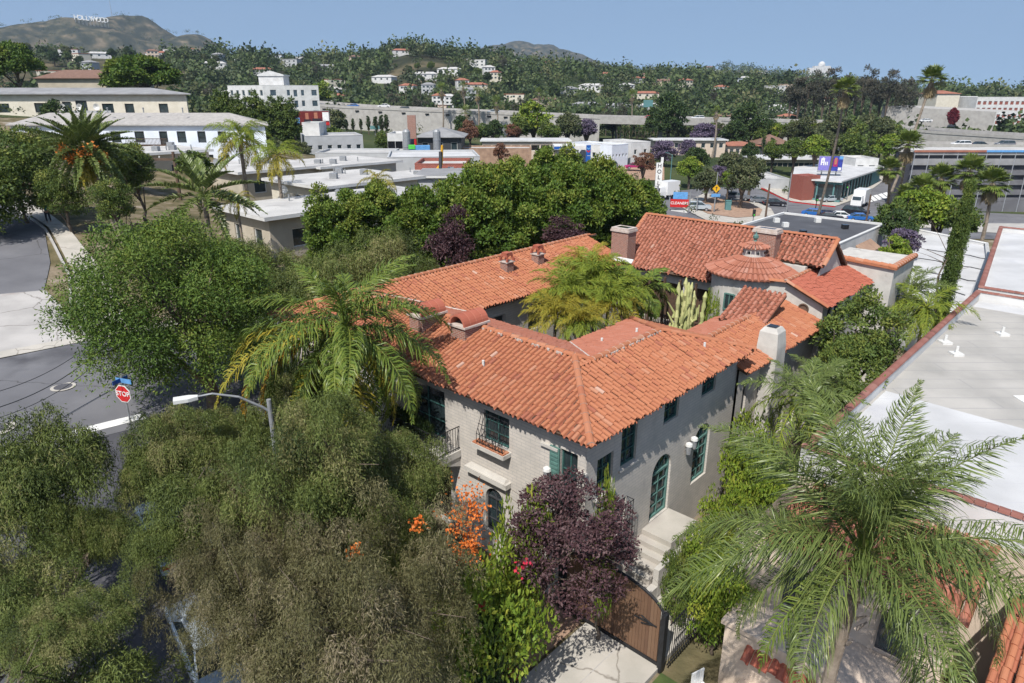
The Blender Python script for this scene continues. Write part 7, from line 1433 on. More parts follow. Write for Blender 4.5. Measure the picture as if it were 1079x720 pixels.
q = P(620, 161, 150); sg = thing('filling_station_sign', 'blue filling station sign with red and blue chevrons on a pole', 'sign', (q.x, q.y, gz(q.x, q.y)), 0.0); h = q.z-sg.location.z
mb = MB(); mb.box(-.55, -.1, h-1.9, .55, .1, h-.7); mb.box(-.5, -.1, h-.6, .5, .1, h+1.6); mb.build('board', 'car_blue', sg)
for (z, m_) in ((h+.95, 'print_sky'), (h+.35, 'paint_red')): mb = MB(); mb.face([(-.38, -.12, z+.25), (-.38, -.12, z-.05), (0, -.12, z-.33), (0, -.12, z-.02)]); mb.face([(0, -.12, z-.02), (0, -.12, z-.33), (.38, -.12, z-.05), (.38, -.12, z+.25)]); mb.build('chevron', m_, sg)
mb = MB(); mb.tube([(0, 0, 0), (0, 0, h-1.8)], .2, 8); mb.build('post', 'brick_red', sg)
q0, q1 = P(584, 158, 165), P(612, 158, 160); t = thing('filling_station', 'filling station with white canopy edged in blue', 'filling station', (q0.x, q0.y, gz(q0.x, q0.y))); L_ = q1.x-q0.x; h = q0.z-t.location.z
mb = MB(); mb.box(0, 0, h, L_+2, 8, h+.9); mb.build('canopy', 'stucco_plain', t); mb = MB(); mb.box(-.03, -.03, h+.1, L_*.8, -.002, h+.75); mb.build('blue_band', 'car_blue', t)
for x in (1, L_): mb = MB(); mb.box(x-.2, 2, 0, x+.2, 2.4, h); mb.build('column', 'stucco_plain', t)
pblock('white_angular_building', 'modern white building made of tilted boxes, left part', 622, 645, 153.5, 170, 172, 14, 'stucco_plain', 'roof_gravel', parapet=0.2, rows=[(3, 1.6, 1.2, .9)], rot=-3)
pblock('white_angular_building', 'modern pale grey building made of tilted boxes, middle part with small square windows', 645, 665, 154, 166, 172, 14, 'stucco_blue_white', 'roof_gravel', parapet=0.2, rows=[(5, 2.0, .7, .5)], rot=4)
pblock('white_angular_building', 'modern white building made of tilted boxes, right part', 665, 688, 151, 172, 168, 12, 'stucco_plain', 'roof_gravel', parapet=0.2, rows=[(2, 1.6, 1.2, .9)], rot=3)
pblock('craftsman_house', 'house with red brown gable roof and white trim, above the long low building', 800, 832, 152, 215, 160, 10, 'dark_frame', 'roof_brown', over=1.0, hip=2.6, rows=[(2, 1.2, 1.2, 1.5)], fm='white_frame')
pblock('tiled_shop', 'low shop with orange tiled roof left of the house with white trim', 762, 800, 154, 208, 160, 8, 'stucco_peach', 'roof_red_far', over=.6, hip=1.0, rows=[(6, .8, 1.4, 1.2)])
pblock('white_strip_roof', 'low building with a long white roof strip in the centre right', 690, 765, 148, 205, 156, 8, 'stucco_peach', 'roof_membrane', over=.6, rows=[(8, .8, 1.4, 1.2)])
# poles, signals, signs
def pole(u, v1, u0, v0, label, m='galv', r=.12, z=ZI, name='street_pole', cat='pole', arm=None, signal=None, extra=None):
    b = at(u0, v0, z); b.z = gz(b.x, b.y)+.1; d = ray(u0, v0); dep = b.y*0+ (Vector((b.x, b.y, b.z-CAM_H)).dot(Vector(_F))); tp = ad(u, v1, dep); h = tp.z-b.z
    t = thing(name, label, cat, b); mb = MB(); mb.tube([(0, 0, 0), (0, 0, h)], [r, r*.7], 7); mb.build('pole', m, t)
    if arm: mb = MB(); mb.tube([(0, 0, h-.2), (arm[0]*.5, 0, h+arm[1]*.7), (arm[0], 0, h+arm[1])], r*.5, 6); mb.build('arm', m, t)
    for (x, z_) in (signal or ()):
        mb = MB(); mb.box(x-.22, -.25, h+z_-.6, x+.22, .1, h+z_+.6); so = mb.build('signal_head', 'iron', t); mb = MB(); [mb.lathe([(.01, 0), (.01, 0)], 0, 0, 3) for _ in ()]; mb.box(x-.12, -.28, h+z_-.45, x+.12, -.255, h+z_-.2); mb.build('green_light', 'lime_green', so)
    return t, h
pole(810.6, 192, 806, 234, 'brown wooden pole rising from the plaza corner', 'wood_pole', .2); pole(833.5, 181, 828, 228, 'slim grey pole in front of the brick corner', 'galv', .13)
pole(916, 203, 911, 243, 'brown wooden pole right of the white box truck', 'wood_pole', .2)
pole(893, 194, 892, 212, 'traffic signal mast with a long arm at the restaurant corner', 'galv', .12, arm=(-3, .6), signal=((-.4, -.2), (-2.6, .3)), cat='traffic light')
pole(860, 207, 859, 222, 'black traffic signal beside the blue car', 'iron', .1, signal=((0, -.2),), cat='traffic light')
pole(794, 222, 793, 237, 'short signal post with green light at the near corner of the plaza', 'galv', .1, signal=((0, -.3),), cat='traffic light')
pole(736, 198, 733, 232, 'grey lamp pole left of the yellow diamond sign', 'galv', .13); pole(707, 162, 705.5, 200, 'green street lamp pole behind the vertical white sign', 'teal', .12, z=-4, arm=(-1.6, .4), cat='street lamp')
t, h = pole(756, 180, 751.5, 231, 'pole with a yellow diamond warning sign and a blue plate', 'galv', .12, cat='road sign')
mb = MB(); zz = h-2.9; mb.face([(-.75, -.16, zz), (0, -.16, zz-.75), (.75, -.16, zz), (0, -.16, zz+.75)]); mb.face([(-.75, -.14, zz), (0, -.14, zz+.75), (.75, -.14, zz), (0, -.14, zz-.75)]); pl = mb.build('diamond_sign', 'print_yellow', t)
mb = MB(); mb.box(-.06, -.18, zz-.35, .06, -.165, zz+.35); mb.box(-.2, -.18, zz+.1, .2, -.165, zz+.2); mb.build('symbol', 'print_dark', pl); mb = MB(); mb.box(-.8, -.15, zz-1.5, .8, -.1, zz-.95); mb.build('blue_plate', 'print_sky', t)
t = thing('utility_cabinet', 'green utility cabinet on the planted plaza', 'cabinet', (*AT(766, 227), gz(*AT(766, 227))+.3)); mb = MB(); mb.box(-.5, -.4, 0, .5, .4, 1.7); mb.build('body', 'teal', t); mb = MB(); mb.box(-.55, -.45, 1.7, .55, .45, 1.8); mb.build('lid', 'teal', t)
# parking structure, elevated road, far buildings on the right
pk0, pk1 = at(952, 222, -5), at(1160, 222, -5)
t = thing('parking_structure', 'long dark grey parking structure with horizontal bands behind the fan palms', 'parking garage', (pk0.x, pk0.y, -5.5)); L_ = pk1.x-pk0.x
mb = MB(); mb.box(0.5, .6, 0, L_, 7.5, 11.2); mb.build('deck_interior', 'asphalt_dark', t)
for k in range(5): mb = MB(); mb.box(0, 0, 3.6+k*1.9, L_+.5, .5, 4.5+k*1.9+(.3 if k == 3 else 0)); mb.build('band', 'roof_grey' if k > 2 else 'asphalt', t)
mb = MB(); mb.box(0, 0, 0, L_, .45, 3.0); mb.build('base_wall', 'asphalt', t)
mb = MB(); mb.box(-.2, -.1, 11.9, L_+.5, 8, 12.1); mb.build('roof', 'roof_gravel', t); mb = MB(); mb.box(-.2, -.2, 11.75, L_*.35, -.1, 12.15); mb.build('red_edge', 'roof_red_far', t); mb = MB(); mb.box(L_*.35, -.2, 11.75, L_, -.1, 12.15); mb.build('blue_edge', 'print_sky', t)
for k in range(12): mb = MB(); mb.box(k*2.8, -.05, 0, k*2.8+.15, .05, 11.8); mb.build('column', 'steel', t)
def deckroad(name, label, pts, w_, th, m='asphalt', wallm='concrete', base=False, bar=0.9, cat='freeway'):
    """elevated road along 3-D points with barriers on both edges, optional retaining wall down to the ground"""
    t = thing(name, label, cat, (0, 0, 0)); P_ = [Vector(p) for p in pts]; n = len(P_); Lf, Rt = [], []
    for i in range(n):
        d = (P_[min(i+1, n-1)]-P_[max(i-1, 0)]); d.z = 0; d.normalize(); nn = Vector((d.y, -d.x, 0)); Rt.append(P_[i]+nn*0); Lf.append(P_[i]-nn*w_)
    mb = MB(); br = MB(); wl_ = MB()
    for i in range(n-1):
        mb.face([Rt[i], Rt[i+1], Lf[i+1], Lf[i]]); 
        for (S_, o) in ((Rt, .0), (Lf, -.0)):
            a, b = S_[i], S_[i+1]; d = (b-a).normalized(); nn = Vector((d.y, -d.x, 0))*.15; up = Vector((0, 0, bar)); dn = Vector((0, 0, -th if not base else 0.0))
            for s_ in (1, -1): br.face([a+nn*s_+dn, b+nn*s_+dn, b+nn*s_+up, a+nn*s_+up][::s_])
            br.face([a+nn+up, b+nn+up, b-nn+up, a-nn+up])
        a, b = Rt[i], Rt[i+1]; zb0 = gz(a.x, a.y)-1 if base else a.z-th; zb1 = gz(b.x, b.y)-1 if base else b.z-th
        wl_.face([(a.x, a.y, zb0), (b.x, b.y, zb1), b, a])
        if not base: wl_.face([(a.x, a.y, zb0), tuple(Lf[i]-Vector((0, 0, th))), tuple(Lf[i+1]-Vector((0, 0, th))), (b.x, b.y, zb1)])
    mb.build('deck', m, t); br.build('barrier', wallm, t); wl_.build('retaining_wall' if base else 'girder', wallm, t); return t
fw1 = [P(u, v, d) for u, v, d in ((250, 106, 262), (310, 110.5, 255), (360, 114, 250), (450, 118, 246), (530, 121, 244), (560, 122.5, 243), (632, 125.5, 243))]
fw2 = [P(u, v, d) for u, v, d in ((632, 125.5, 243), (700, 127, 246), (760, 127.5, 250))]
fw3 = [P(u, v, d) for u, v, d in ((760, 127.5, 250), (820, 129, 254), (880, 131, 254), (940, 137, 240), (985, 141, 225), (1079, 147, 200), (1180, 152, 185))]
f1 = deckroad('freeway', 'grey freeway on a high retaining wall, left and centre distance', fw1, 24, 1.5, base=True)
deckroad('freeway_bridge', 'freeway bridge span in the middle distance with dark gap below', fw2, 24, 1.6)
deckroad('freeway', 'freeway curving away to the right with pale barriers', fw3, 16, 1.5, base=True)
deckroad('ramp_road', 'lower ramp road with cars just above the parking structure', [P(950, 155, 175), P(1079, 156.5, 175), P(1200, 158, 172)], 10, 1.2, base=True)
slots = MB()
for k in range(22):
    f = k/22; i = min(len(fw1)-2, int(f*(len(fw1)-1))); q = fw1[i].lerp(fw1[i+1], f*(len(fw1)-1)-i); d = (fw1[i+1]-fw1[i]).normalized(); slots.box(q.x-.7, q.y-.30, q.z-1.0, q.x+.7, q.y-.16, q.z-.55)
slots.build('slot', 'void', f1)
for k, u in enumerate((655, 700, 740)):
    q = P(u, 127, 250); mb = MB(); mb.box(q.x-1, q.y+6, gz(q.x, q.y)-1, q.x+1, q.y+8, q.z-1.6); tag(mb.build('bridge_pier', 'concrete'), ('left', 'middle', 'right')[k]+' concrete pier under the freeway bridge span', 'bridge pier', 'piers under the freeway bridge')
for k, (u, v, d, pt, lb) in enumerate(((372, 113.6, 254, 'paint_carblue', 'blue car on the freeway, far left'), (425, 116, 250, 'paint_carblack', 'dark car on the freeway above the tank'), (405, 115.4, 252, 'paint_carwhite', 'white car on the freeway, left part'), (520, 119.6, 248, 'paint_silver', 'silver car on the freeway behind the thin palms'), (683, 126, 252, 'paint_red', 'red vehicle on the freeway bridge'), (735, 127, 254, 'paint_carwhite', 'white car past the freeway bridge'), (852, 129.5, 258, 'paint_carwhite', 'white car on the right part of the freeway'),
     (1012, 153.2, 178, 'paint_carwhite', 'white car on the lower ramp road'), (1030, 153.6, 178, 'paint_carblack', 'dark car on the lower ramp road, middle'), (1058, 153.6, 178, 'paint_cargrey', 'grey car on the lower ramp road, right end'), (975, 127.5, 262, 'paint_carwhite', 'white van below the grey wall with red ivy'))):
    q = P(u, v+1.5, d); 
    if k < 7: 
        zs = [(p-Vector((q.x, q.y, p.z))).length for p in fw1+fw2+fw3]; q.z = (fw1+fw2+fw3)[int(np.argmin(zs))].z+.05
    elif k < 10: q.z = P(1079, 156.5, 175).z+.05
    car(lb, q, 0.05, pt, 'suv' if k % 2 else 'sedan', group='cars on the freeway')
q = P(683, 109, 262); t = thing('freeway_sign', 'green overhead freeway sign above the bridge', 'road sign', (q.x, q.y, q.z-6)); mb = MB(); mb.box(-1.8, -.1, 4.6, 1.8, .1, 7.2); mb.build('panel', 'teal', t); mb = MB(); mb.tube([(0, .2, -3), (0, .2, 7)], .15, 6); mb.build('post', 'galv', t)
q = P(395, 134.5, 205); t = thing('street_name_board', 'small teal sign board left of the rust sign tower', 'sign', (q.x, q.y, gz(q.x, q.y))); h = q.z-t.location.z; mb = MB(); mb.box(-1.4, -.1, h-.5, 1.4, .1, h+.5); mb.build('panel', 'teal', t); mb = MB(); mb.tube([(0, .1, 0), (0, .1, h)], .1, 6); mb.build('post', 'galv', t)
# retaining wall with red ivy heart, white block, far right buildings
wl0, wl1 = P(930, 112, 292), P(1050, 118, 262); t = thing('retaining_wall', 'tall grey retaining wall with a patch of red ivy, right distance', 'wall', (0, 0, 0)); mb = MB()
zb = -2; d = (wl1-wl0); nn = Vector((-d.y, d.x, 0)).normalized()*1.0; mb.face([(wl0.x, wl0.y, zb), (wl1.x, wl1.y, zb), tuple(wl1), tuple(wl0)]); mb.face([tuple(wl0), tuple(wl1), tuple(wl1+nn*30), tuple(wl0+nn*30)]); mb.build('wall', 'concrete', t)
q = P(1003, 122, 270); cmh = crown('ivy', 301, 2.2, .35, 3.2, 160, 60, .4, .3, 'leaf_purple', rc=.25, tone=.9, low=-1); iv = link('ivy', cmh[0]); iv.location = (q.x, q.y-1.0, q.z); iv.name = 'red_ivy'
MATS['ivy_red'] = None; leafmat('ivy_red', [(0.10, 0.015, 0.02), (0.16, 0.02, 0.03), (0.22, 0.03, 0.04)]); cmh[0].materials.clear(); cmh[0].materials.append(MATS['ivy_red']); tag(iv, 'heart shaped patch of dark red ivy on the grey retaining wall', 'ivy')
pblock('white_apartments', 'long white four storey apartment building with red brown balconies at the right horizon', 1030, 1180, 104, 330, 132, 18, 'stucco_plain', 'roof_gravel', parapet=.6, rows=[(26, 1.2, 1.6, 1.6), (26, 4.2, 1.6, 1.6), (26, 7.2, 1.6, 1.6), (26, 10.2, 1.6, 1.6)], fm='brick_red', pm='brick_wall_red', cat='apartment building')
pblock('white_apartments', 'white end wing with small dark windows, left of the long balconied building', 1012, 1030, 103, 345, 130, 20, 'stucco_plain', 'roof_gravel', parapet=.6, rows=[(6, 1.2, 1.3, 1.0), (6, 4.2, 1.3, 1.0), (6, 7.2, 1.3, 1.0), (6, 10.2, 1.3, 1.0)], pm='void', cat='apartment building')
pblock('cream_church', 'cream building with small red roof edge beside the fan palm crown', 988, 1012, 99, 340, 120, 16, 'stucco_cream', 'roof_red_far', over=.5, hip=1.5, cat='building')
# fan palms
FAN = [fan_crown('crown', 401, 52, 2.9, 'fan_leaf', dead=.35), fan_crown('crown', 402, 46, 2.6, 'fan_leaf', dead=.22)]
def fan_palm(label, uc, vc, d, ub=None, vb=None, k=0, sc=1.0, r0=.24, group='tall fan palms on the right', zb=None, mm=None):
    c = P(uc, vc, d)
    if ub is not None: b = at(ub, vb, zb if zb is not None else -5); b.z = gz(b.x, b.y)-.1
    else: b = Vector((c.x, c.y, gz(c.x, c.y)-.1))
    t = thing('fan_palm', label, 'palm tree', b, 0, group); o = c-b; n = 10; bend = Vector((r0*1.5, 0, 0))
    mb = MB(); mb.tube([o*(i/n)+bend*math.sin(math.pi*i/n) for i in range(n+1)], [r0*(1.5 if i == 0 else 1-.25*i/n) for i in range(n+1)], 10); mb.tube([o-Vector((0, 0, 2.6*sc)), o-Vector((0, 0, 1.2*sc)), o], [r0*1.1, r0*2.2, r0*1.3], 9); mb.build('trunk', 'bark_palm', t)
    cr = link('crown', (mm or FAN[k]), t, o); cr.scale = (sc,)*3; cr.rotation_euler = (0, 0, uc*.7); return t
fan_palm('tallest fan palm, leaning, its brown skirted crown against the sky at the right', 982, 84, 110, 922, 243, 0, 1.0)
fan_palm('tall fan palm left of the tallest, its crown against the dark eucalyptus', 891, 95, 112, 861, 230, 0, .95)
fan_palm('leaning fan palm with a ragged crown just under the tallest one', 957, 152, 104, 936, 240, 0, .95)
fan_palm('fan palm with its crown left of the leaning trunks', 938, 178, 100, 929, 246, 1, .85)
for k, (u, v, d, s_, lb) in enumerate(((972, 198, 84, .85, 'short fan palm at the left of the group before the parking structure'), (992, 188, 88, .95, 'short fan palm second in the group before the parking structure'), (1022, 180, 86, 1.0, 'fan palm directly behind the tip of the slim cypress'), (1046, 193, 80, .95, 'fan palm right of the slim cypress with a thick skirted trunk'), (955, 205, 88, .7, 'low fan palm half behind the bright green shrubs'))): fan_palm(lb, u, v, d, k=1, sc=s_)
THIN = [fan_crown('crown', 403, 26, 2.0, 'fan_leaf', dead=.25, leafn=10)]
for k, (u, v, d, lb) in enumerate(((465, 94, 238, 'thin fan palm in front of the freeway wall, leftmost'), (488, 92, 235, 'thin fan palm in front of the freeway wall, second'), (491, 118, 232, 'short fan palm before the freeway wall'), (503, 98, 238, 'thin fan palm in front of the freeway wall, third'), (523, 108, 236, 'thin fan palm in front of the freeway wall, rightmost'), (755, 118, 200, 'dark fan palm with a shaggy trunk behind the craftsman house'), (568, 98, 300, 'fan palm on the slope above the freeway, left of the sign'), (666, 100, 280, 'fan palm behind the freeway sign'))):
    fan_palm(lb, u, v, d, k=0, sc=1.5 if k != 5 else 1.2, r0=.3, group='thin fan palms along the freeway', mm=THIN[0])
# leafy planting around the crossroads and the centre
MT = {n: [crown('crown', 500+10*i+k, 3.2, 3.0, z_, 60, 70, .45, .28, m_, rc=.28, lump=.4, tone=.45, low=-.7, fill=.3) for k, z_ in enumerate((2.8, 3.6))] for i, (n, m_) in enumerate((('green', 'leaf_shrub'), ('dark', 'leaf_dark'), ('olive', 'leaf_olive'), ('lime', 'leaf_lime'), ('rust', 'leaf_rust'), ('jac', 'leaf_jacaranda'), ('euc', 'leaf_eucalyptus')))}
SL = []
MT['conif'] = [crown('crown', 590, 1.1, 1.1, 5.0, 60, 60, .4, .22, 'leaf_dark', rc=.2, lump=.2, tone=.45, low=-1, flat=1.2)]
LOWN = {'green': 'leafy_tree', 'dark': 'dark_tree', 'olive': 'olive_tree', 'lime': 'bright_tree', 'rust': 'rust_leafed_tree', 'jac': 'jacaranda_tree', 'euc': 'eucalyptus_tree', 'conif': 'cypress_tree'}
def far_tree(kind, u, v, d, sc, label, seed, group=None, trunk=True, zs=1.0):
    c = P(u, v, d); g = gz(c.x, c.y); b = Vector((c.x, c.y, g-.3)); k = seed % len(MT[kind]); me, tips = MT[kind][k]
    t = thing(LOWN[kind], label, 'tree', b, 0, group); cr = link('crown', me, t, c-b); cr.scale = (sc, sc, sc*zs); cr.rotation_euler = (0, 0, seed*1.37)
    h = c.z-b.z
    if trunk and h > 0.5: tk = link('trunk', FTR, t, (0, 0, 0)); tk.scale = (sc, sc, h) if kind != 'euc' else (sc*.45, sc*.45, h)
    return t
mb = MB(); mb.tube([(0, 0, 0), (.08, .03, .5), (0, 0, 1.0)], [.38, .3, .2], 7)
for k in range(4): a = k*1.7; mb.tube([(0.03, 0, .55), (math.cos(a)*.8, math.sin(a)*.8, .85), (math.cos(a)*1.7, math.sin(a)*1.7, 1.15)], [.16, .11, .04], 5)
FTR = mb.mesh('trunk', 'bark', True)
S_ = [('rust', 660+18, 172, 140, .75, 'rust brown leafed tree beside the vertical white sign'), ('lime', 727, 178, 150, 1.0, 'lime green tree above the cleaners sign'), ('dark', 735, 168, 165, 1.1, 'dark green tree between the green lamp pole and the yellow sign'), ('olive', 745, 192, 135, 1.0, 'olive tree left of the yellow diamond sign'),
     ('jac', 757, 185, 140, .8, 'purple tinted jacaranda behind the yellow diamond sign'), ('lime', 768, 188, 138, .7, 'bright shrub tree right of the yellow diamond sign'), ('olive', 783, 190, 132, 1.2, 'large airy olive tree on the plaza'), ('olive', 792, 178, 140, 1.0, 'airy olive tree rising above the plaza cars'), ('olive', 768, 172, 160, 1.1, 'grey olive tree in front of the tiled shop'),
     ('jac', 700, 160, 175, 1.2, 'purple tinted tree right of the white angular building'), ('jac', 725, 158, 185, 1.1, 'purple flowering tree in the centre right'), ('jac', 742, 142, 215, 1.5, 'grey purple tree under the freeway bridge'), ('olive', 680, 160, 190, .9, 'small olive tree behind the white angular building'),
     ('dark', 705, 124, 225, 2.3, 'wide dark tree in front of the freeway, centre'), ('dark', 692, 132, 222, 1.6, 'lower lobe of dark foliage tree left of the wide dark one'), ('dark', 786, 131, 225, 2.1, 'big dark rounded tree in front of the freeway, right of centre'), ('dark', 775, 142, 220, 1.6, 'dark tree at the foot of the big rounded one'), ('green', 803, 142, 222, 1.3, 'green tree right of the big dark rounded one'),
     ('lime', 562, 128, 190, 1.9, 'yellow green tree in front of the freeway wall, centre'), ('green', 545, 135, 188, 1.3, 'green tree left of the yellow green one'), ('rust', 540, 140, 186, .8, 'small rust tree by the pink storage building'), ('olive', 598, 133, 188, 1.4, 'olive tree right of the yellow green one'), ('jac', 618, 137, 190, 1.2, 'grey purple tree beside the olive one'), ('green', 577, 140, 186, 1.2, 'low green tree between the yellow green and olive ones'),
     ('dark', 488, 134, 195, 1.2, 'dark tree behind the black building'), ('rust', 495, 139, 180, 1.0, 'purple brown tree right of the black building'), ('dark', 520, 138, 182, 1.1, 'dark bush tree before the freeway wall'), ('rust', 527, 160, 140, .6, 'round rust red shrub by the yard'), ('green', 508, 140, 184, 1.0, 'green tree between the brown tree and the freeway palms'),
     ('dark', 60, 128, 112, 1.0, 'dark hedge tree between the two apartment blocks at far left'), ('green', 110, 168, 80, .8, 'green shrub tree under the pale blue apartments, behind the date palm'), ('olive', 135, 172, 76, .8, 'olive shrub tree below the pale blue apartments'), ('green', 205, 176, 74, .7, 'green shrub between the utility pole and the left bungalow'), ('green', 296, 150, 150, 1.0, 'green bushy tree under the hedge trees, above the middle bungalow'), ('olive', 318, 158, 135, .7, 'olive shrub tree above the middle bungalow roof'), ('green', 272, 152, 130, 1.0, 'dense green tree at the right end of the pale blue apartments'), ('dark', 300, 138, 150, .9, 'dark hedge under the tall hedge trees'), ('green', 345, 143, 170, 1.2, 'green tree right of the red billboard'), ('olive', 352, 128, 190, 1.4, 'olive tree behind the red billboard'), ('green', 310, 140, 160, 1.0, 'green tree left of the green topped shed'), ('lime', 303, 150, 140, .7, 'small bright palm like shrub by the green topped shed'), ('green', 405, 150, 165, .9, 'green tree behind the long white garage'), ('lime', 340, 100, 300, 2.0, 'yellowish tree right of the white hotel'),
     ('lime', 860, 156, 170, 1.2, 'bright lime tree behind the purple billboard'), ('green', 838, 158, 172, 1.2, 'green hedge like tree behind the long low building'), ('green', 815, 160, 178, 1.0, 'green shrub tree left of the purple billboard'), ('dark', 790, 160, 182, .9, 'dark shrub tree beside the house with white trim'),
     ('olive', 880, 140, 205, 2.0, 'olive tree on the slope under the tall fan palm'), ('olive', 850, 138, 215, 1.7, 'grey green tree on the slope, left'), ('green', 905, 152, 185, 1.8, 'pale green tree on the slope above the white annex'), ('olive', 922, 142, 195, 1.9, 'olive tree on the slope left of the ramp'), ('lime', 935, 155, 180, 1.3, 'bright green tree behind the ragged fan palm'), ('green', 895, 135, 215, 1.4, 'green tree at the top of the slope'), ('olive', 870, 152, 190, 1.4, 'dull green tree on the slope behind the billboard'), ('olive', 912, 130, 220, 1.2, 'small olive tree at the freeway edge of the slope'), ('green', 940, 142, 198, 1.3, 'green tree at the right end of the slope'),
     ('lime', 965, 222, 78, .95, 'bright green spreading tree below the short fan palms'), ('lime', 990, 226, 76, .9, 'bright green tree right of the spreading one'), ('green', 948, 232, 76, .9, 'green tree beside the dark roofed building'), ('green', 1012, 232, 74, .7, 'low green tree at the edge of the warehouse roof'), ('dark', 947, 240, 70, .7, 'dark conical shrub tree by the dark roofed building'), ('jac', 952, 256, 62, .55, 'blue flowering shrub beside the warehouse'), ('lime', 942, 266, 58, .5, 'yellow green shrub under the blue flowering one')]
for k, (kd, u, v, d, s_, lb) in enumerate(S_): far_tree(kd, u, v, d, s_*.85, lb, k, zs=1.0)
for k in range(7): far_tree('conif', 652+k*6.5, 140+k*.3, 212, .45, 'slim cypress before the pale wall under the freeway bridge, '+('first', 'second', 'third', 'fourth', 'fifth', 'sixth', 'last')[k]+' from the left', k, group='row of slim cypresses under the bridge')
for k in range(9): far_tree('conif', (372, 380, 388, 396, 402, 407, 365, 358, 349)[k], 132-(k % 3), 205, (.45, .38, .5, .6, .62, .6, .4, .42, .4)[k], 'dark narrow cypress before the freeway wall at left, '+('number one of the low ones', 'second low one', 'under the teal board', 'tall one beside the teal board', 'tallest of the group', 'right end of the group', 'short one left of the billboard side', 'shorter one farther left', 'leftmost of the group')[k], k, group='dark narrow cypresses at the left of the freeway wall')
far_tree('conif', 805, 152, 200, .5, 'slim cypress in front of the house with white trim, left one', 3); far_tree('conif', 813, 153, 200, .5, 'slim cypress in front of the house with white trim, right one', 5)
ORD = ('first', 'second', 'third', 'fourth', 'fifth', 'sixth', 'seventh', 'eighth', 'ninth', 'tenth', 'eleventh', 'twelfth', 'thirteenth', 'fourteenth', 'fifteenth', 'sixteenth', 'last')
MT['euc'] = [crown('crown', 570+k, 3.0, 2.8, 3.8, 40, 60, .36, .17, 'leaf_eucalyptus', rc=.22, lump=.35, tone=.45, low=-.5, fill=.4) for k in range(2)]
for k in range(15):
    u = 834+k*8.6; far_tree('euc', u, 92+5*math.sin(k*1.9)+(k-8)**2*.05+6, 290+8*math.sin(k*3.1), 1.55+.3*math.sin(k*2.3), 'tall smoky eucalyptus on the right skyline, '+ORD[k]+' of the grove from the left', k, group='eucalyptus grove on the right skyline', zs=1.5)

for k in range(26):
    u = 742+k*8.2; far_tree(('olive', 'green', 'olive', 'dark', 'lime')[k % 5], u, 139+3*math.sin(k*2.1)+(k > 18)*3, 232-k*1.2, .85+.25*math.sin(k*1.7), 'shrubby %s tree on the bank below the freeway, number %s from the left' % (('olive', 'green', 'grey', 'dark', 'lime')[k % 5], ('one', 'two', 'three', 'four', 'five', 'six', 'seven', 'eight', 'nine', 'ten', 'eleven', 'twelve', 'thirteen', 'fourteen', 'fifteen', 'sixteen', 'seventeen', 'eighteen', 'nineteen', 'twenty', 'twenty-one', 'twenty-two', 'twenty-three', 'twenty-four', 'twenty-five', 'twenty-six')[k]), k, group='shrubby trees on the freeway bank')
# ------------------------------------------------------------------ hillside: individual trees and houses, far woodland
KINDS = [('dark', 'dark green broad tree on the hillside beyond the freeway', .40), ('olive', 'grey olive tree on the hillside beyond the freeway', .26), ('green', 'mid green rounded tree on the hillside beyond the freeway', .17), ('euc', 'tall smoky eucalyptus on the hillside beyond the freeway', .10), ('conif', 'slim dark cypress on the hillside beyond the freeway', .07)]
r = random.Random(17); cnt = 0; tries = 0; placed = []
HS = []
hw_, hr_ = ('wall', 'roof')
hm = MB()
def house_meshes(w_, d_, h_, rt):
    a = MB(); a.box(-w_/2, -d_/2, -3, w_/2, d_/2, h_); b = MB(); e = .5
    if rt == 'flat': b.box(-w_/2-.2, -d_/2-.2, h_, w_/2+.2, d_/2+.2, h_+.5)
    else:
        rh = 1.8; b.prism([(-w_/2-e, -d_/2-e), (w_/2+e, -d_/2-e), (w_/2+e, d_/2+e), (-w_/2-e, d_/2+e)], h_, h_+.1); z = h_+.11
        A, B_ = (-w_/2+d_*.4, 0, z+rh), (w_/2-d_*.4, 0, z+rh); q = [(-w_/2-e, -d_/2-e, z), (w_/2+e, -d_/2-e, z), (w_/2+e, d_/2+e, z), (-w_/2-e, d_/2+e, z)]
        b.face([q[0], q[1], B_, A]); b.face([q[2], q[3], A, B_]); b.face([q[1], q[2], B_]); b.face([q[3], q[0], A])
    c = MB(); c.box(-.9, -.03, -.7, .9, .06, .7)
    return a.mesh('wall', 'stucco_plain'), b.mesh('roof', 'roof_red_far'), c.mesh('window', 'glass')
HMS = [house_meshes(13, 9, 4.5, 'hip'), house_meshes(17, 10, 6.5, 'flat'), house_meshes(11, 9, 7, 'hip'), house_meshes(22, 9, 4, 'hip')]
HV = []
for hmk in HMS:
    row = []
    for (wm, rm) in (('stucco_plain', 'roof_red_far'), ('stucco_plain', 'roof_gravel'), ('stucco_cream', 'roof_red_far'), ('stucco_peach', 'roof_brown'), ('stucco_grey', 'roof_grey'), ('stucco_blue_white', 'roof_gravel')):
        a, b = hmk[0].copy(), hmk[1].copy(); a.materials[0] = MATS[wm]; b.materials[0] = MATS[rm]; row.append((a, b, hmk[2]))
    HV.append(row)
DIM = [(13, 9, 4.5), (17, 10, 6.5), (11, 9, 7), (22, 9, 4)]
WT = ['white', 'white', 'cream', 'peach', 'grey', 'pale blue']; RT = ['red tiled roof', 'pale flat roof', 'red tiled roof', 'brown roof', 'grey roof', 'pale roof']
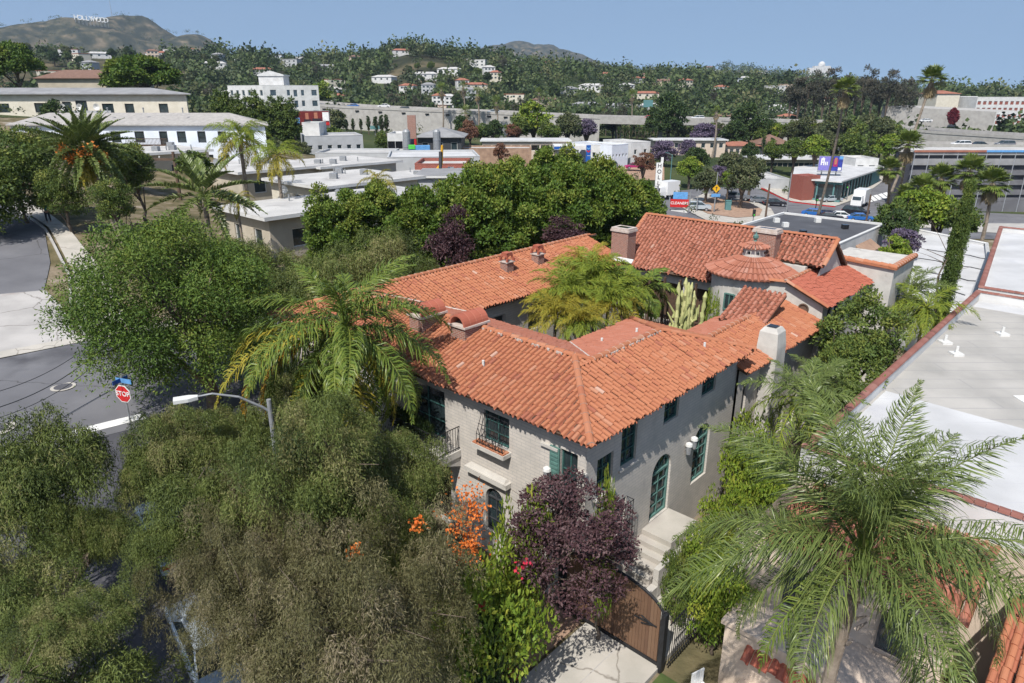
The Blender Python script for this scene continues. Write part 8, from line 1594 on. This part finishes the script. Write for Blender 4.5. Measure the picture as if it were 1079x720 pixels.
def hill_house(u, v, d, ki, vi, label, rz=0.0, sc=1.0, lift=0.0):
    c = P(u, v, d); g = gz(c.x, c.y); 
    t = thing('hillside_house', label, 'house', (c.x, c.y, g+.2+lift), rz, 'houses on the far hillside'); sc *= .72; t.scale = (sc,)*3; a, b, w_ = HV[ki][vi]; link('wall', a, t); link('roof', b, t)
    W_, D_, H_ = DIM[ki]
    for fl in range(1 if H_ < 5 else 2):
        for k in range(3): o = link('window', w_, t, ((k-1)*W_*.3, -D_/2, H_-1.6-fl*3.0))
    HS.append((c.x, c.y)); return t
def solve(u, D0, D1, vt):
    """range at which the ground shows at picture row vt in column u"""
    best = None
    for D in np.linspace(D0, D1, 60):
        c = P(u, vt, D); e = abs(gz(c.x, c.y)-c.z)/D
        if best is None or e < best[0]: best = (e, D)
    return best[1]
named = [(182, 50, 1, 1, 'long white modern house below the lettered mountain'), (70, 40, 1, 0, 'white house on the brown spur at far left'), (100, 34, 3, 1, 'long low white house on top of the brown spur'), (165, 52, 3, 0, 'white house with long red roof under the mountain ridge'), (198, 43, 1, 4, 'pale house with a flat roof on the ridge at left'), (204, 57, 2, 0, 'white house with red tiled roof left of the white hotel'), (178, 43, 3, 2, 'cream house with long red roof on the ridge'),
         (492, 51, 3, 0, 'white ranch house above the bare brown slope'), (405, 84, 3, 1, 'white low house among trees, centre left'), (452, 96, 2, 4, 'grey tall house with pointed tower roof on the slope'), (487, 92, 2, 0, 'cream house with red roof just right of the grey tall house'), (430, 93, 0, 0, 'small house with red roof left of the grey tall house'), (463, 108, 2, 0, 'white house with red roof right behind the freeway, left one'), (473, 108, 2, 1, 'white cubic house right behind the freeway, right one'), (500, 92, 3, 2, 'cream villa with long red roof on the middle slope'),
         (575, 108, 3, 3, 'large peach building with red tiled roof behind the freeway'), (542, 107, 1, 2, 'cream building at the left end of the large peach one'), (600, 97, 0, 4, 'white and grey gabled house above the freeway'), (618, 112, 3, 4, 'long grey roofed house beside the freeway bridge'), (650, 114, 3, 4, 'long grey roofed school like building beside the freeway bridge'), (686, 115, 3, 1, 'white roofed low building above the green freeway sign'),
         (505, 68, 1, 1, 'white terrace house in the cluster of white houses, upper'), (515, 76, 2, 1, 'white house in the cluster of white houses, lower'), (522, 82, 2, 2, 'cream house at the bottom of the cluster of white houses'), (545, 60, 0, 1, 'white house near the ridge, centre'), (320, 60, 1, 1, 'white house high on the slope above the hotel'), (290, 62, 1, 5, 'pale blue flat roofed house on the slope above the hotel'), (275, 75, 3, 0, 'white house with red roof among trees above the hotel'), (345, 72, 3, 4, 'grey roofed house right above the yellowish tree'),
         (250, 60, 0, 5, 'small pale house on the slope left of the others above the hotel'), (700, 88, 3, 3, 'peach house with brown roof on the right slope'), (722, 90, 2, 2, 'tall cream house with red roof on the right slope'), (825, 115, 3, 1, 'low white house behind the freeway, right'), (845, 114, 3, 1, 'second low white house behind the freeway, right'), (760, 95, 0, 0, 'small red roofed house between dark trees on the right slope'), (640, 80, 3, 0, 'white villa with red roof below the distant ridge'), (660, 92, 0, 1, 'small pale house on the slope above the green freeway sign')]
for k, (u, v, ki, vi, lb) in enumerate(named):
    D = solve(u, 270, 600, v+3); hill_house(u, v, D, ki, vi, lb, r.uniform(-.5, .5), sc=1.0)
K2 = 0
for k in range(105):
    u = r.uniform(20, 900); D = r.uniform(330, 640); c = P(u, 80, D)
    if any((c.x-x)**2+(c.y-y)**2 < 22**2 for x, y in HS): continue
    ki, vi = r.randrange(4), r.randrange(6); c2 = P(u, 80, D); g = gz(c2.x, c2.y)
    sz = ('small single storey', 'flat topped two storey', 'tall narrow', 'long low')[ki]; where = ('far left', 'centre left', 'centre', 'centre right', 'far right')[min(4, int(u/175))]; hh = ('low', 'midway', 'high')[min(2, int((D-300)/107))]
    hill_house(u, 80, D, ki, vi, '%s %s house, %s, %s on the hill, %s' % (sz, WT[vi], RT[vi], hh, where), r.uniform(-.7, .7))
LM = [(u, v, s_.split(',')[0]) for (u, v, _a, _b, s_) in named if len(s_.split(',')[0].split()) <= 8]+[(390, 126, 'left part of the freeway wall'), (450, 126, 'freeway wall above the sign tower'), (280, 95, 'white four storey apartment house'), (329, 124, 'dark red billboard'), (683, 108, 'green freeway sign'), (866, 66, 'white domed observatory'), (150, 78, 'big rounded bright green tree'), (982, 84, 'tallest fan palm'), (891, 95, 'fan palm against the eucalyptus'), (1040, 118, 'white balconied apartment building'), (440, 65, 'bare brown slope'), (786, 130, 'big dark rounded tree')]
USED = set()
def near_label(kd, u, v, sc, kn=None):
    size = 'large' if sc > 1.3 else ('small' if sc < .98 else 'mid sized'); kn = kn or {'dark': 'dark green tree', 'olive': 'grey olive tree', 'green': 'green round tree', 'euc': 'smoky tall tree', 'conif': 'slim cypress'}[kd]
    for (lu, lv, nm) in sorted(LM, key=lambda q: (q[0]-u)**2+(2*(q[1]-v))**2)[:4]:
        dx, dy = u-lu, v-lv; rel = ('right of' if dx > 0 else 'left of') if abs(dx) > 1.6*abs(dy) else ('below' if dy > 0 else 'above'); far_ = 'just ' if math.hypot(dx, dy) < 14 else ('' if math.hypot(dx, dy) < 34 else 'well ')
        for pre in (size+' ', size+', shaded ' if False else size+' hillside '):
            s_ = (pre if ' with ' not in kn else '')+kn+' '+far_+rel+' the '+nm
            if len(s_.split()) > 16: continue
            if s_ not in USED: USED.add(s_); return s_
    return size+' '+kn+' on the wooded hillside beyond the freeway'
MDR = (27, 40, 64, 66, 98, 262, 283, 295, 310, 322, 340)
tt = 0
while cnt < 285 and tt < 4000:
    tt += 1; u = r.uniform(-30, 1110); D = 262+(r.random()**1.2)*250
    if u > 830 and D > 330: continue
    c = P(u, 100, D)
    if any((c.x-x)**2+(c.y-y)**2 < 9.5**2 for x, y in HS) or any((c.x-x)**2+(c.y-y)**2 < 6.0**2 for x, y in placed): continue
    ok = True
    for p in fw1+fw3: 
        if (Vector((c.x, c.y))-Vector((p.x, p.y))).length < 30 and c.y < p.y+26: ok = False
    if not ok: continue
    q = r.random(); acc = 0
    for kd, lb, pr in KINDS:
        acc += pr
        if q < acc: break
    sc = r.uniform(.75, 1.55); g = gz(c.x, c.y); hgt = {'conif': 5*sc*.8, 'euc': 5.5*sc}.get(kd, 3.6*sc)
    dd = Vector((c.x, c.y, g+hgt-CAM_H)); dep = dd.dot(Vector(_F)); uu = 539.5+FPX*dd.x/dep; vv = 360-FPX*dd.dot(Vector(_U))/dep
    zone = ('left part', 'middle left', 'centre', 'middle right', 'right part')[min(4, max(0, int(u/216)))]
    far_tree(kd, uu, vv, dep, sc*(.8 if kd != 'conif' else .7), near_label(kd, uu, vv, sc), cnt, group='trees on the hillside beyond the freeway', zs=1.35 if kd == 'euc' else 1.0); placed.append((c.x, c.y)); cnt += 1
# the rest of the wooded slopes: one mass
def woodland(name, n, R0, R1, az0, az1, size, m, seed, nl=34, bare=()):
    g = np.random.default_rng(seed); R = np.sqrt(g.uniform(R0**2, R1**2, n)); az = np.radians(g.uniform(az0, az1, n)); X = R*np.sin(az); Y = R*np.cos(az)
    k = vnoise(X, Y, 60) > .08; 
    for (u0, u1, Ra, Rb) in bare:
        a = np.degrees(az); k &= ~((a > uaz(u0)) & (a < uaz(u1)) & (R > Ra) & (R < Rb) & (g.random(n) < .93))
    for (x, y) in HS: k &= ~(((X-x)**2+(Y-y)**2 < 9**2) | ((np.abs(X-x+(Y-y)*-x/max(y,1)) < 5) & (Y < y) & (Y > y-15))) 
    X, Y, R = X[k], Y[k], R[k]; n = len(X); Z = ht(X, Y); S = size*g.uniform(.3, 1.0, n)**1.0*g.uniform(.9, 1.7, n); H = S*g.uniform(.7, 1.5, n)
    idx = np.repeat(np.arange(n), nl); N_ = len(idx); e = rand_dirs(g, N_); e[:, 2] = np.abs(e[:, 2])*.95-.1
    C = np.c_[X[idx], Y[idx], (Z+H*.55)[idx]]+e*np.c_[S[idx], S[idx], H[idx]]*g.uniform(.6, 1.0, N_)[:, None]*(1+.25*np.sin(3*np.arctan2(e[:, 1], e[:, 0])+idx))[:, None]
    D = rand_dirs(g, N_); Nn = unit(e+g.normal(size=(N_, 3))*.5); base_t = np.clip(.4+g.normal(size=n)*.22, 0, 1)
    V, F, T = leaf_quads(C, D, Nn, S[idx]*g.uniform(.22, .42, N_), S[idx]*g.uniform(.18, .34, N_), np.clip(base_t[idx]+g.normal(size=N_)*.1, 0, 1))
    return tag(link(name, np_mesh(name, V, F, T, m)), kind='stuff')
BR = ((-200, 185, 330, 640), (410, 482, 490, 560))
woodland('woodland', 5200, 285, 700, -44, 44, 5.0, 'wood_mix', 3, 64, bare=BR+((560, 900, 255, 300),))
woodland('scrub_woodland', 1500, 285, 700, -44, 44, 4.2, 'leaf_olive', 4, 80, bare=BR+((560, 900, 255, 300),))
woodland('distant_woodland', 4200, 700, 2000, -16, 46, 9, 'wood_mix', 5, 26)
woodland('distant_woodland', 1500, 700, 2300, -48, -16, 6, 'leaf_olive', 6, 18)
woodland('shrubs', 260, 90, 250, -50, 48, 1.4, 'leaf_olive', 8, 40)
# far houses as light specks on the distant ridges: each a small house
for k in range(60):
    u = r.uniform(560, 1079) if k % 3 else r.uniform(180, 560); D = r.uniform(750, 1750); c = P(u, 80, D); ki = r.randrange(4); vi = r.choice((0, 1, 1, 2, 5)); g = gz(c.x, c.y); t = thing('distant_house', near_label(None, u, 72, 1.1, 'distant %s house with %s' % (WT[vi], RT[vi])), 'house', (c.x, c.y, g+3.0), r.uniform(-.8, .8), 'houses on the hazy far ridges'); t.scale = (1.2,)*3
    a, b, _w2 = HV[ki][vi]; link('wall', a, t); link('roof', b, t)
q = P(866, 68, 1880); g = gz(q.x, q.y); ob = thing('observatory', 'white domed observatory on the far right ridge', 'observatory', (q.x, q.y, g)); hh = q.z-g
mb = MB(); mb.box(-22, -8, -5, 22, 8, hh-4); mb.box(-36, -6, -5, -22, 6, hh-9); mb.build('body', 'stucco_plain', ob); mb = MB(); mb.lathe([(9, hh-4), (9, hh), (7.5, hh+4), (4, hh+7), (.1, hh+8)], 0, 0, 18); mb.build('dome', 'stucco_plain', ob)
# big white letters and mast on the mountain
LX = [(78.5, 20.5), (84, 20.8), (89, 21.0), (93.5, 21.3), (97.5, 21.6), (102, 21.8), (106, 22.2), (110, 22.4), (114, 22.6)]
for (u, v), c in zip([(80.5+k*3.95, 20.0+k*.42) for k in range(9)], 'HOLLYWOOD'):
    for D in np.linspace(1500, 2350, 300):
        p_ = P(u, v+2.5, D)
        if gz(p_.x, p_.y) > p_.z: break
    p_ = P(u, v, D-8); t = thing('mountain_letter', 'giant white letter %s of the sign on the mountain%s' % (c, {84.4: ', first round one', 88.4: ', first of the pair', 92.3: ', second of the pair', 104.2: ', middle round one', 108.2: ', last round one'}.get(round(u, 1), '')), 'letter', (p_.x, p_.y, p_.z-6.5), math.radians(12), 'giant letters on the mountain')
    text(c, 15.5, 'paint_white', t, (0, 0, 10), name='letter', ext=.6)
    mb = MB(); mb.tube([(-3, 1, -6), (-3, 1, 9)], .4, 4); mb.tube([(3, 1, -6), (3, 1, 9)], .4, 4); mb.build('stand', 'galv', t)
p_ = P(117.5, 14, 2300); g = gz(p_.x, p_.y); t = thing('radio_mast', 'thin radio mast on top of the mountain', 'mast', (p_.x, p_.y, g-2)); h = P(117, 0, 2300).z-g
mb = MB(); mb.tube([(0, 0, 0), (0, 0, h)], [2.2, .6], 4); [mb.tube([(-3+z/h*2, 0, z), (3-z/h*2, 0, z+9)], .4, 4) for z in range(0, int(h*.8), 9)]; mb.build('mast', 'galv', t)
# haze
mb = MB(); mb.box(-5200, -5200, -60, 5200, 5200, 520); hz = mb.build('haze', None); hm_ = bpy.data.materials.new('haze'); hm_.use_nodes = True; nt = hm_.node_tree; nt.nodes.remove(nt.nodes['Principled BSDF'])
pv = nt.nodes.new('ShaderNodeVolumePrincipled'); pv.inputs['Color'].default_value = (.62, .78, 1.0, 1); pv.inputs['Density'].default_value = .00011; pv.inputs['Anisotropy'].default_value = .2
nt.links.new(pv.outputs[0], nt.nodes['Material Output'].inputs['Volume']); hz.data.materials.append(hm_); tag(hz, kind='stuff')
